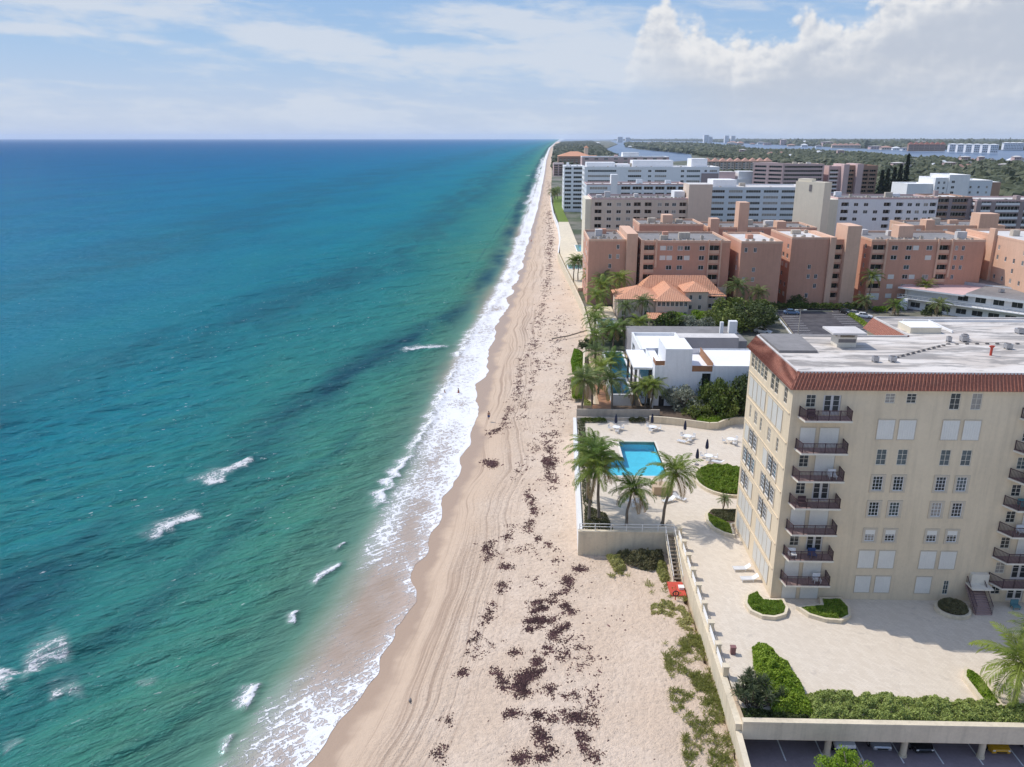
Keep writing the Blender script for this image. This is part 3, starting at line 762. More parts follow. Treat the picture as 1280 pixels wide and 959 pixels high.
def railing(mb, pts, z, h=1.05, step=.13):
    for (xa, ya), (xb, yb) in zip(pts, pts[1:]):
        L = math.hypot(xb-xa, yb-ya); u = ((xb-xa)/L, (yb-ya)/L)
        mb.obox((xa, ya), u, L, .06, z+h-.06, z+h); mb.obox((xa, ya), u, L, .045, z+.1, z+.14)
        n = max(1, int(L/step))
        for i in range(n): mb.obox((xa+u[0]*(i+.5)*L/n, ya+u[1]*(i+.5)*L/n), u, .035, .03, z+.14, z+h-.06)
        k = max(1, round(L/1.25))
        for i in range(k+1): mb.obox((xa+u[0]*i*(L-.07)/k, ya+u[1]*i*(L-.07)/k), u, .07, .075, z, z+h+.02)
for bi, (b0, b1) in enumerate(BALC):
    for k, zf in enumerate(FL):
        xa, xb = X0+b0, X0+b1; yf = Y0-1.55
        ch = .75 if bi else .25
        poly = [(xa, Y0-.003), (xa+ch, yf), (xb, yf), (xb, Y0-.003)]
        s = MB(); s.prism(poly, zf-.2, zf, 0, 1); sl = s.build('balcony', ['cream_trim', 'balcony_floor'], con)
        r_ = MB(); railing(r_, [(xa+.06, Y0-.06), (xa+ch+.05, yf+.05), (xb-.1, yf+.05), (xb-.05, Y0-.06)], zf)
        r_.build('railing', 'brown_metal', sl)
# roof: sloping clay tile band, white membrane, edge strip
def off(o): return [(X0-o, Y0-o), (X0+FW+o, Y0-o), (X0+FW+o, 101.5+o), (43.6-o, 101.5+o), (43.6-o, 91.3+o), (X0-o, 91.3+o)]
t = MB(); bo, to = off(.42), off(-.42); n = len(bo)
for i in range(n):
    j = (i+1) % n
    side = abs(bo[i][0]-bo[j][0]) < .1
    t.poly([(*bo[i], 28.35), (*bo[j], 28.35), (*to[j], 30.0), (*to[i], 30.0)], 1 if side else 0)
t.poly([(*q, 28.35) for q in bo[::-1]], 2)
tl = t.build('tiled_eave', ['clay_tile_front', 'clay_tile_side', 'cream_trim'], con)
g = MB()                                                         # every barrel tile's ridge, so the band has relief
for i in range(n):
    j = (i+1) % n; a, b = bo[i], bo[j]; c, d = to[i], to[j]
    L = math.hypot(b[0]-a[0], b[1]-a[1])
    if i > 4 or i == 0:
        k = int(L/.36)
        for q in range(k):
            f = (q+.5)/k
            p = (a[0]+(b[0]-a[0])*f, a[1]+(b[1]-a[1])*f, 28.39); e = (c[0]+(d[0]-c[0])*f, c[1]+(d[1]-c[1])*f, 30.02)
            g.tube([p, e], [.085, .07], 5, 0 if i == 0 else 1)
g.build('tile_ridges', ['clay_tile_front', 'clay_tile_side'], tl)
t = MB(); t.poly([(*q, 30.0-.12) for q in off(-.40)]); t.build('roof', 'roof_membrane', con)
t = MB()
q = off(-.36)
for i in range(n):
    a, b = q[i], q[(i+1) % n]; L = math.hypot(b[0]-a[0], b[1]-a[1]); u = ((b[0]-a[0])/L, (b[1]-a[1])/L)
    t.obox((a[0]+u[0]*.22, a[1]+u[1]*.22), u, L-.44, .2, 29.86, 30.06)
t.build('roof_edge', 'pale_roof', con)
ZR = 29.88
t = MB(); t.prism([(26.7, 83.3), (30.8, 83.3), (31.2, 91.0), (26.7, 91.0)], ZR, ZR+.28, 0); t.build('roof_deck', 'grey_roof', con)
t = MB(); t.box(33.8, 85.8, ZR, 35.9, 87.8, ZR+1.15)
v = t.build('vent_house', 'cream_trim', con)
t = MB(); t.box(33.0, 85.2, ZR+1.55, 36.7, 88.6, ZR+1.75); [t.box(x, y, ZR+1.15, x+.25, y+.25, ZR+1.55) for x in (33.8, 35.65) for y in (85.8, 87.55)]
t.build('vent_cap', 'pale_roof', v)
t = MB(); t.box(33.9, 85.78, ZR+.55, 35.8, 85.795, ZR+.95); t.build('louvre', 'concrete_dark', v)
def roof_unit(x, y, z, sx, sy, h, par, colr='steel'):
    t = MB(); t.box(x-sx/2, y-sy/2, z+.15, x+sx/2, y+sy/2, z+h); [t.box(x+a*sx*.38-.06, y+b*sy*.38-.06, z, x+a*sx*.38+.06, y+b*sy*.38+.06, z+.15) for a in (-1, 1) for b in (-1, 1)]
    o = t.build('air_conditioner', colr, par)
    t = MB(); t.cyl(x, y, z+h, z+h+.06, min(sx, sy)*.4, 12); t.build('fan_grille', 'concrete_dark', o)
for x, y, s in ((35.6, 79.9, .75), (37.4, 80.0, .85), (47.5, 88.7, .6), (49.3, 88.9, 1.0), (49.9, 89.9, .8), (52.4, 85.6, .9), (56.2, 86.4, 1.0), (60.0, 84, 1.), (63.0, 90, 1.1), (58, 93, 1.2)):
    roof_unit(x, y, ZR, s*.75, s*.75, .6, con)
t = MB()
pts = [(38.6+i*.82, 81.6+i*.58) for i in range(11)]+[(47.8+i*1.15, 87.5+.05*i) for i in range(9)]
for x, y in pts: t.box(x-.17, y-.12, ZR, x+.17, y+.12, ZR+.16)
pb = t.build('pipe_support', 'concrete_dark', con); pb['kind'] = 'stuff'
t = MB(); t.tube([(*pts[0], ZR+.2)]+[(*q, ZR+.2) for q in pts[4::4]], .035, 5); t.build('roof_pipe', 'concrete', con)
t = MB(); t.tube([(49.0, 82.8, ZR), (49.0, 82.8, ZR+1.1)], .13, 8); t.tube([(48.75, 82.8, ZR+1.05), (49.0, 82.8, ZR+.8), (49.25, 82.8, ZR+1.05)], .09, 6); t.build('standpipe', 'red_paint', con)
t = MB(); t.box(44.9, 92.6, ZR, 48.5, 96.0, ZR+.75, 0, 1); t.build('skylight_box', ['far_yellow', 'white_roof'], con)
t = MB(); t.box(46.9, 99.0, ZR, 70.5, 99.15, ZR+.3); t.box(50, 93, ZR, 50.15, 99, ZR+.25); t.build('roof_kerb', 'white_roof', con)
# outside stair to the first balcony
t = MB(); ns = 12
for i in range(ns):
    y = 72.55+i*(Y0-.02-72.55)/ns; t.box(46.35, y, max(T+.003, T+.18*(i-1)), 48.05, y+.235, T+.18*(i+1), 0)
st = t.build('stair', 'balcony_floor', con)
t = MB()
for x in (46.35, 48.0):
    t.tube([(x, 72.5, T+1.1), (x, Y0-.1, T+3.1)], .04, 6); t.tube([(x, 72.5, T+.25), (x, Y0-.1, T+2.3)], .03, 6)
    for i in range(17):
        y = 72.5+i*2.6/16; z = T+.12+i*2.05/16; t.tube([(x, y, z), (x, y, z+.95)], .018, 4)
t.build('railing', 'brown_metal', st)
t = MB(); t.box(46.3, Y0-1.5, T+2.2, 48.5, Y0-.004, T+2.35); t.box(46.6, Y0-.5, T+2.35, 48.4, Y0-.002, T+3.5); t.build('landing', 'cream_trim', con)

# ------------------------------------------------------------------ terrace, seawalls, garage
def slab(name, pts, z0, z1, m='paver', ms='wall_cream'):
    t = MB(); t.prism(pts, z0, z1, 1, 0); return struct(t.build(name, [m, ms]))
P0, P1, P2, P3 = 11.0, 14.2, 20.0, 0
PY0, PY1, PY2 = 107.2, 114.2, 120.9
t = MB()
for q in ([(6.45, 89.9), (47, 89.9), (47, PY0), (7.0, PY0)], [(7.0, PY0), (P0, PY0), (P0, PY1), (7.15, PY1)], [(7.15, PY1), (P1, PY1), (P1, PY2), (7.35, PY2)],
          [(P2, PY0), (47, PY0), (47, PY2), (P2, PY2)], [(7.35, PY2), (47, PY2), (47, 131.5), (7.7, 131.5)]):
    t.prism(q, 4.1, T, 1, 0)
struct(t.build('pool_terrace', ['paver', 'wall_cream']))
slab('plaza', [(18.3, 57.0), (78, 57.0), (78, 89.897), (18.3, 89.897)], 4.0, T)
# pool
pool = thing('swimming_pool', 'L-shaped swimming pool with bright blue water on the pale paved terrace', 'pool', (15.5, 114, T))
t = MB(); zb = T-1.5
t.poly([(P0, PY0, zb), (P2, PY0, zb), (P2, PY2, zb), (P1, PY2, zb), (P1, PY1, zb), (P0, PY1, zb)], 0)
ring = [(P0, PY0), (P2, PY0), (P2, PY2), (P1, PY2), (P1, PY1), (P0, PY1)]
for i in range(6):
    a, b = ring[i], ring[(i+1) % 6]
    t.poly([(*b, zb), (*a, zb), (*a, T-.35), (*b, T-.35)], 0); t.poly([(*b, T-.35), (*a, T-.35), (*a, T), (*b, T)], 1)
t.build('basin', ['pool_tile', 'pool_rim'], pool)
t = MB(); e = .35
for (x0, y0, x1, y1) in ((P0-e, PY0-e, P2+e, PY0), (P2, PY0, P2+e, PY2), (P1-e, PY2, P2+e, PY2+e), (P1-e, PY1+e, P1, PY2), (P0-e, PY1, P1, PY1+e), (P0-e, PY0, P0, PY1)):
    t.box(x0, y0, T+.002, x1, y1, T+.05)
t.build('coping', 'cream_trim', pool)
t = MB(); [t.box(12.2+.35*i, PY0+.02, zb+.02, 12.2+.35*i+.2, PY0+1.2, zb+.9-.25*i) for i in range(3)]
t.build('pool_steps', 'pool_tile', pool)
t = MB(); t.poly([(x, y, T-.12) for x, y in ring]); wt = t.build('water', 'dark_void', pool)
def clear_water(name, col, k):
    m, nt, b = nodes(name)
    tr = N(nt, 'ShaderNodeBsdfTransparent'); tr.inputs[0].default_value = (*col, 1)
    gl = N(nt, 'ShaderNodeBsdfGlossy'); gl.inputs['Roughness'].default_value = .06
    fr = N(nt, 'ShaderNodeFresnel'); fr.inputs[0].default_value = 1.33
    x = N(nt, 'ShaderNodeMixShader'); nt.links.new(fr.outputs[0], x.inputs[0]); nt.links.new(tr.outputs[0], x.inputs[1]); nt.links.new(gl.outputs[0], x.inputs[2])
    bm = N(nt, 'ShaderNodeBump'); bm.inputs['Strength'].default_value = .4; bm.inputs['Distance'].default_value = .1
    nt.links.new(noise(nt, pos(nt), 1.6, 3), bm.inputs['Height']); nt.links.new(bm.outputs[0], gl.inputs['Normal']); nt.links.new(bm.outputs[0], fr.inputs['Normal'])
    nt.links.new(x.outputs[0], nt.nodes['Material Output'].inputs['Surface'])
clear_water('pool_water', (.62, .93, .98), 1)
clear_water('pool_water_deep', (.30, .62, .68), 1)
wt.data.materials[0] = M['pool_water']

def post_rail(par, pts, z, h, pw, step, m, rails=(.35, .8), rw=.05):
    for (xa, ya), (xb, yb) in zip(pts, pts[1:]):
        L = math.hypot(xb-xa, yb-ya); u = ((xb-xa)/L, (yb-ya)/L); k = max(1, round(L/step))
        for i in range(k+1):
            c = (xa+u[0]*i*L/k, ya+u[1]*i*L/k); t = MB()
            t.obox((c[0]-u[0]*pw/2+u[1]*pw/2, c[1]-u[1]*pw/2-u[0]*pw/2), u, pw, pw, z, z+h); t.build('post', m, par)
        t = MB()
        for r_ in rails: t.obox((xa+u[1]*rw/2, ya-u[0]*rw/2), u, L, rw, z+h*r_-rw/2, z+h*r_+rw/2)
        t.build('rail', 'white_rail', par)
# seawall along the plaza
sw_ = thing('seawall', 'long cream seawall with square posts and white rails between plaza and dune', 'wall', (18.2, 72, 0))
t = MB(); t.prism([(17.45, 55.6), (17.95, 55.6), (18.6, 89.3), (18.1, 89.3)], -.5, 4.62)
t.prism([(17.40, 55.55), (18.0, 55.55), (18.66, 89.3), (18.04, 89.3)], 4.621, 4.8)
t.build('wall', 'wall_cream', sw_)
t = MB(); t.v += [(17.3, 44, -.5), (17.8, 44, -.5), (17.95, 55.54, -.5), (17.45, 55.54, -.5), (17.3, 44, 2.4), (17.8, 44, 2.4), (17.95, 55.54, 4.1), (17.45, 55.54, 4.1)]
t.f += [(4, 5, 6, 7), (0, 1, 5, 4), (1, 2, 6, 5), (2, 3, 7, 6), (3, 0, 4, 7)]; t.m += [0]*5
t.build('ramp_wall', 'wall_cream', sw_)
for i, y in enumerate((88.9, 85.6, 82.4, 79.1, 75.9, 72.4, 68.9, 65.4, 62)):
    x = 17.7+(y-55.6)*.0193; t = MB(); t.box(x-.08, y-.28, 4.801, x+.42, y+.28, 5.75); t.box(x-.14, y-.34, 5.751, x+.48, y+.34, 5.84); t.build('post', 'wall_cream', sw_)
t = MB()
for z in (5.05, 5.3, 5.55): t.obox((17.86, 62), (.0193, .99981), 26.9, .07, z, z+.08)
t.build('rail', 'white_rail', sw_)
tw = thing('retaining_wall', 'cream retaining wall with ribbed face and white rail below the palms', 'wall', (12, 89.6, 0))
t = MB(); t.box(5.95, 89.35, -.5, 18.05, 89.8, 4.75); t.box(5.9, 89.3, 4.751, 18.03, 89.85, 4.87)
for i in range(7): t.box(6.25+i*.62, 89.26, 0, 6.45+i*.62, 89.349, 4.5)
t.build('wall', 'wall_cream', tw)
post_rail(tw, [(6.1, 89.6), (17.9, 89.6)], 4.871, .95, .09, 1.95, 'white_rail', (.55, .97), .06)
ww = thing('seawall', 'low white seawall dividing the pool terrace from the beach', 'wall', (7, 110, 0))
t = MB(); t.prism([(5.95, 89.81), (6.4, 89.81), (7.75, 131.5), (7.3, 131.5)], -.5, 4.85); t.build('wall', 'white_paint', ww)
t = MB(); t.prism([(5.9, 89.86), (6.45, 89.86), (7.8, 131.5), (7.25, 131.5)], 4.851, 4.93); t.build('coping', 'white_rail', ww)
# garage under the plaza
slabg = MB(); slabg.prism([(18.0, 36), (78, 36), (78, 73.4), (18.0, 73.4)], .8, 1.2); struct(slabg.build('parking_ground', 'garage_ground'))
t = MB()
for i in range(9): t.box(21.95+i*3.33-.06, 55.4, 1.204, 21.95+i*3.33+.06, 62.5, 1.208)
struct(t.build('parking_markings', 'white_paint'))
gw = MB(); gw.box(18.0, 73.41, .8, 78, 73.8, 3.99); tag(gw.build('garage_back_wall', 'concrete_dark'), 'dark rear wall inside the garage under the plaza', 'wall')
pf = MB(); pf.box(17.96, 55.35, 3.42, 78, 55.75, 5.05); pf.box(17.96, 55.28, 5.051, 78, 55.83, 5.25)
pf = pf.build('parapet_wall', 'wall_cream'); tag(pf, 'cream parapet beam along the plaza edge over the garage opening', 'wall')
t = MB(); t.box(17.96, 55.76, 3.55, 78, 56.99, 4.55); struct(t.build('planting_bed', 'soil'))
for i, x in enumerate((25.7, 32.2, 38.8, 45.4)):
    t = MB(); t.cyl(x, 56.3, 1.2, 3.54, .27, 14); t.cyl(x, 56.3, 1.2, 1.4, .34, 14)
    tag(t.build('garage_column', 'wall_cream'), ['cream garage column beside the white off-roader', 'cream garage column between silver car and black car', 'cream garage column just left of the yellow car', 'cream garage column under the plaza near the right picture edge'][i], 'column', 'round columns of the garage')
# stair down to the beach with its red mat
bs = thing('beach_stair', 'steep timber stair with white stringers down to the sand', 'stairs', (17.4, 86, 2))
for x in (16.75, 17.85):
    t = MB(); t.v += [(x, 89.2, 4.55), (x+.1, 89.2, 4.55), (x+.1, 82.2, 1.7), (x, 82.2, 1.7), (x, 89.2, 4.85), (x+.1, 89.2, 4.85), (x+.1, 82.2, 2.0), (x, 82.2, 2.0)]
    t.f += [(4, 5, 6, 7), (0, 3, 2, 1), (0, 1, 5, 4), (1, 2, 6, 5), (2, 3, 7, 6), (3, 0, 4, 7)]; t.m += [0]*6; t.build('stringer', 'wall_cream', bs)
    t = MB(); t.tube([(x+.05, 89.2, 5.75), (x+.05, 82.2, 2.95)], .04, 6); [t.tube([(x+.05, 89.1-i*1.72, 4.7-i*.69), (x+.05, 89.1-i*1.72, 5.7-i*.69)], .035, 5) for i in range(5)]; t.build('handrail', 'white_rail', bs)
for i in range(13):
    t = MB(); y = 88.9-i*.54; z = 4.62-i*.22; t.box(16.86, y-.18, z-.05, 17.84, y+.18, z); t.build('tread', 'bark', bs)
t = MB(); t.box(15.95, 79.0, 2.18, 17.75, 81.9, 2.36); [t.box(x, y, 1.6, x+.1, y+.1, 2.18) for x in (16, 17.6) for y in (79.1, 81.7)]
tag(t.build('landing_platform', 'red_paint'), 'small red landing platform on the sand at the stair foot', 'platform')
rb = thing('lifebuoy_post', 'thin red post with a dark ring at the corner of the red platform', 'lifebuoy', (16.35, 78.3, 1.9))
t = MB(); t.tube([(16.35, 78.3, 1.6), (16.35, 78.3, 3.6)], .06, 6); t.build('post', 'red_paint', rb)
t = MB(); t.tube([(16.35+.32*math.cos(a), 78.2, 3.1+.32*math.sin(a)) for a in [i*2*math.pi/12 for i in range(13)]], .07, 6); t.build('ring', 'car_black', rb)
t = MB(); t.box(17.1, 80.2, 2.365, 17.65, 80.75, 2.62); t.box(17.05, 80.15, 2.621, 17.7, 80.8, 2.66); tag(t.build('storage_box', 'white_paint'), 'small white box standing on the red platform', 'box')
# tan box wall by the pool
t = MB(); t.box(17.0, 100.6, T+.002, 19.6, 102.4, T+1.2); t.box(16.9, 100.5, T+1.201, 19.7, 102.5, T+1.28); tag(t.build('pump_housing', 'tan_stucco'), 'low tan stucco box between the pool and the palms', 'housing')
# curved wall at the back of the pool terrace
bw = MB()
cv = [(20.4, 129.9), (23.6, 129.3), (25.8, 128.6), (28.1, 127.6), (30.2, 126.8), (31.8, 127.0), (33.2, 128.4), (35, 129.6), (38, 130.0), (43.5, 130.0)]
for (xa, ya), (xb, yb) in zip(cv, cv[1:]):
    L = math.hypot(xb-xa, yb-ya); bw.obox((xa, ya), ((xb-xa)/L, (yb-ya)/L), L, .35, T-.1, T+1.25)
tag(bw.build('garden_wall', 'wall_cream'), 'waist-high cream garden wall curving along the back of the terrace', 'wall')
t = MB(); t.box(7.9, 131.0, T, 20.3, 131.35, T+.55); tag(t.build('boundary_wall', 'concrete'), 'low grey wall between the pool terrace and the white house garden', 'wall')
t = MB(); t.box(7.9, 132.6, 1.5, 22.6, 132.85, T+1.5); tag(t.build('boundary_fence', 'concrete'), 'taller grey boundary wall of the white house below the palms', 'wall')
t = MB(); t.prism([(7.9, 131.36), (24, 131.36), (24, 140), (8.4, 140)], 2.0, T-.3); struct(t.build('garden_ground', 'soil'))
t = MB(); t.prism([(20.4, 130.3), (47, 130.5), (47, 137.9), (22.3, 137.9)], 3.2, T+.5); struct(t.build('shrub_bed_ground', 'soil'))

# ------------------------------------------------------------------ planters on the paving
def ellipse(cx, cy, rx, ry, n=28, a0=0, a1=360): return [(cx+rx*math.cos(R(a0+(a1-a0)*i/n)), cy+ry*math.sin(R(a0+(a1-a0)*i/n))) for i in range(n if a1-a0 == 360 else n+1)]
def planter(pts, label, h=.42, wd=.3):
    cx, cy = sum(p[0] for p in pts)/len(pts), sum(p[1] for p in pts)/len(pts)
    p = thing('planter', label, 'planter', (cx, cy, T), 'cream kerbed planters on the paving')
    rm = MB(); n = len(pts)
    a = sum(pts[i][0]*pts[(i+1) % n][1]-pts[(i+1) % n][0]*pts[i][1] for i in range(n))
    if a < 0: pts = pts[::-1]
    inn = []
    for i in range(n):
        (xa, ya), (xb, yb), (xc, yc) = pts[i-1], pts[i], pts[(i+1) % n]
        t1 = Vector((xb-xa, yb-ya)).normalized(); t2 = Vector((xc-xb, yc-yb)).normalized(); nn = Vector((-t1.y-t2.y, t1.x+t2.x)); nn = nn.normalized()*min(wd/max(nn.length/2, .5), wd*1.6)
        inn.append((xb+nn.x, yb+nn.y))
    for i in range(n):
        j = (i+1) % n; o0, o1, i0, i1 = pts[i], pts[j], inn[i], inn[j]
        rm.poly([(*o0, T), (*o1, T), (*o1, T+h), (*o0, T+h)]); rm.poly([(*o0, T+h), (*o1, T+h), (*i1, T+h), (*i0, T+h)]); rm.poly([(*i1, T), (*i0, T), (*i0, T+h), (*i1, T+h)])
    rm.build('kerb', 'wall_cream', p)
    s = MB(); s.poly([(*q, T+h-.1) for q in inn]); s.build('soil', 'soil', p)
    return inn
PL1 = planter(ellipse(28.2, 105.6, 4.6, 5.6), 'large oval planter with bright ground cover right of the pool')
PL2 = planter([(24.0, 96.2), (22.9, 94.6), (22.6, 92.4), (23.0, 90.6), (24.0, 89.2), (25.3, 88.5), (25.6, 91.5), (25.8, 91.6), (27.6, 92.0), (27.6, 96.0)], 'curved planter at the rear corner of the condominium')
PL3 = planter([(24.8, 76.2), (23.2, 75.2), (22.7, 73.6), (22.9, 72.2), (23.9, 71.2), (25.2, 71.0), (26.5, 71.6), (27.1, 72.8), (27.1, 74.5), (25.1, 74.5)], 'sunlit notched planter at the front corner of the condominium')
PL4 = planter([(28.0, 73.1), (28.8, 71.6), (30.2, 70.8), (31.8, 70.6), (33.1, 71.5), (33.6, 73.0), (33.4, 74.9), (31.0, 74.9), (30.7, 73.6)], 'shaded notched planter below the lowest left balcony')
PL5 = planter(ellipse(44.3, 73.2, 1.75, 1.65), 'small round planter with a dark shrub beside the outside stair')
PL6 = planter([(39.6, 58.2), (41.2, 58.2), (41.5, 62.2), (40.6, 63.6), (39.7, 62.2)], 'narrow planter beside the plaza palm near the parapet')

# ------------------------------------------------------------------ terrace furniture
def closed_umbrella(x, y, lab):
    u = thing('parasol', lab, 'umbrella', (x, y, T), 'folded navy parasols on the terrace')
    t = MB(); t.cyl(x, y, T, T+2.7, .035, 8); t.build('pole', 'white_paint', u)
    t = MB(); t.cyl(x, y, T+.002, T+.14, .36, 12, 0, .3); t.build('base', 'concrete_dark', u)
    t = MB(); n = 16
    prof = [(1.05, .17), (1.3, .23), (1.9, .19), (2.45, .11), (2.72, .02)]
    rings = [[(x+r_*(1.2 if i % 2 else .8)*math.cos(2*math.pi*i/n), y+r_*(1.2 if i % 2 else .8)*math.sin(2*math.pi*i/n), T+z) for i in range(n)] for z, r_ in prof]
    for a, b in zip(rings, rings[1:]):
        for i in range(n): t.poly([a[i], a[(i+1) % n], b[(i+1) % n], b[i]])
    t.build('canopy', 'navy_canvas', u)
def round_table(x, y, lab):
    u = thing('garden_table', lab, 'table', (x, y, T), 'round white tables on the terrace')
    t = MB(); t.cyl(x, y, T+.70, T+.75, .68, 20); t.build('tabletop', 'white_paint', u)
    for k in range(4):
        a = k*math.pi/2+.5; t = MB(); t.tube([(x+.5*math.cos(a), y+.5*math.sin(a), T), (x+.3*math.cos(a), y+.3*math.sin(a), T+.7)], .035, 6); t.build('leg', 'white_paint', u)
CH = []
def chair(x, y, rz, lab):
    if not CH:
        u = thing('garden_chair', lab, 'chair', (0, 0, 0), 'white chairs round the terrace tables')
        t = MB(); t.box(-.27, -.27, .40, .27, .27, .45); t.build('seat', 'white_paint', u)
        t = MB(); [t.box(-.27+i*.11, .235, .5, -.27+i*.11+.07, .27, .92) for i in range(5)]; t.box(-.29, .23, .9, .29, .275, .98); t.build('backrest', 'white_paint', u)
        for a in (-1, 1):
            for b in (-1, 1): t = MB(); t.tube([(a*.26, b*.26, 0), (a*.24, b*.24, .42)], .022, 5); t.build('leg', 'white_paint', u)
            t = MB(); t.tube([(a*.28, -.22, .42), (a*.28, -.22, .66), (a*.28, .25, .68)], .02, 5); t.build('armrest', 'white_paint', u)
        CH.append(u); u.location = (x, y, T); u.rotation_euler = (0, 0, rz); ORG[u.name] = (x, y, T)
    else: dup(CH[0], (x, y, T), rz, lab)
TB = [(14.3, 125.9, 'round white table at the back of the terrace nearest the beach'), (20.5, 126.2, 'round white table in front of the garden wall behind the pool'), (25.6, 122.0, 'round white table right of the pool beside a folded parasol'),
      (32.4, 120.8, 'round white table alone on the open paving'), (27.3, 113.6, 'round white table behind the large oval planter'), (14.3, 97.4, 'round white table under the short palm below the pool')]
where = ['back table nearest the beach', 'table before the garden wall', 'table right of the pool', 'lone table on the open paving', 'table behind the oval planter', 'table under the short palm']
for (x, y, l), wn in zip(TB, where):
    round_table(x, y, l)
    for k in range(3):
        a = rng.uniform(0, 1)+k*2.1; chair(x+1.12*math.cos(a), y+1.12*math.sin(a), a-math.pi/2+rng.uniform(-.3, .3), 'white garden chair drawn up to the '+wn)
for x, y, l in [(14.3, 126.9, 'folded navy parasol at the back nearest the beach'), (20.5, 127.2, 'folded navy parasol before the garden wall behind the pool'), (25.5, 124.0, 'folded navy parasol right of the pool, beside the table'),
                (27.4, 115.6, 'right-hand one of two folded parasols behind the oval planter'), (25.1, 111.6, 'left-hand one of two folded parasols behind the oval planter'), (14.2, 98.4, 'folded navy parasol under the short palm')]: closed_umbrella(x, y, l)
LG = []
def lounger(x, y, rz, lab, grp='sun loungers on the terrace'):
    if LG: return dup(LG[0], (x, y, T), rz, lab)
    u = thing('sun_lounger', lab, 'lounger', (0, 0, 0), grp)
    t = MB(); [t.box(-.95, -.33+i*.075, .30, .45, -.33+i*.075+.05, .34) for i in range(9)]; t.box(-.97, -.36, .24, .47, -.335, .36); t.box(-.97, .345, .24, .47, .37, .36); t.build('seat', 'white_paint', u)
    t = MB(); t.v += [(.46, -.33, .34), (.46, .34, .34), (1.0, .34, .74), (1.0, -.33, .74), (.46, -.33, .30), (.46, .34, .30), (1.0, .34, .70), (1.0, -.33, .70)]
    t.f += [(0, 3, 2, 1), (4, 5, 6, 7), (0, 1, 5, 4), (1, 2, 6, 5), (2, 3, 7, 6), (3, 0, 4, 7)]; t.m += [0]*6; t.build('backrest', 'white_paint', u)
    for a in (-.85, .38):
        for b in (-.3, .31): t = MB(); t.box(a, b-.03, 0, a+.06, b+.03, .27); t.build('leg', 'white_paint', u)
    LG.append(u); u.location = (x, y, T); u.rotation_euler = (0, 0, rz); return u
lounger(24.2, 80.9, .06, 'white lounger beside the condominium, the one farther from the camera'); lounger(24.5, 78.7, .06, 'white lounger beside the condominium, the one nearer the front corner')
lounger(18.7, 98.6, .5, 'white sun lounger beside the tan box below the pool'); lounger(20.4, 99.4, 2.4, 'white sun lounger between the tan box and the oval planter')
lounger(24.6, 120.6, -.6, 'white sun lounger in front of the parasol right of the pool'); lounger(28.4, 112.2, -.5, 'white sun lounger tucked behind the oval planter')
# things on the balconies and by the stair
def rattan_set(x, y, z, lab, m):
    u = thing('patio_chair', lab, 'patio chair', (x, y, z)); t = MB(); t.box(x-.4, y-.35, z+.3, x+.4, y+.35, z+.42); t.build('seat', m, u)
    t = MB(); t.box(x-.4, y+.25, z+.42, x+.4, y+.36, z+.9); t.build('backrest', m, u)
    for a in (-.36, .3):
        for b in (-.3, .24): t = MB(); t.box(x+a, y+b, z, x+a+.06, y+b+.06, z+.3); t.build('leg', m, u)
rattan_set(X0+1.5, Y0-.8, FL[1], 'white padded chair on the second lowest left balcony', 'white_paint'); rattan_set(X0+3.6, Y0-.75, FL[1], 'small dark blue chair on the second lowest left balcony', 'cloth_blue')
rattan_set(X0+1.9, Y0-.8, FL[3], 'dark metal chair on the fourth left balcony from the bottom', 'brown_metal'); rattan_set(X0+4.4, Y0-.8, FL[0], 'white chair on the lowest left balcony', 'white_paint'); rattan_set(X0+1.8, Y0-.8, FL[6], 'dark chair on the topmost left balcony', 'brown_metal'); rattan_set(X0+4.6, Y0-.8, FL[4], 'white chair on the fifth left balcony from the bottom', 'white_paint'); rattan_set(X0+24.6, Y0-.8, FL[2], 'white chair on the third right balcony from the bottom', 'white_paint'); rattan_set(X0+24.2, Y0-.8, FL[3], 'teal chair on the fourth right balcony from the bottom', 'sofa_teal')
rattan_set(X0+24.3, Y0-.8, FL[4], 'dark chair on a right balcony at the picture edge', 'brown_metal')
rattan_set(51.2, 73.9, T, 'teal garden sofa on the paving right of the outside stair', 'sofa_teal')
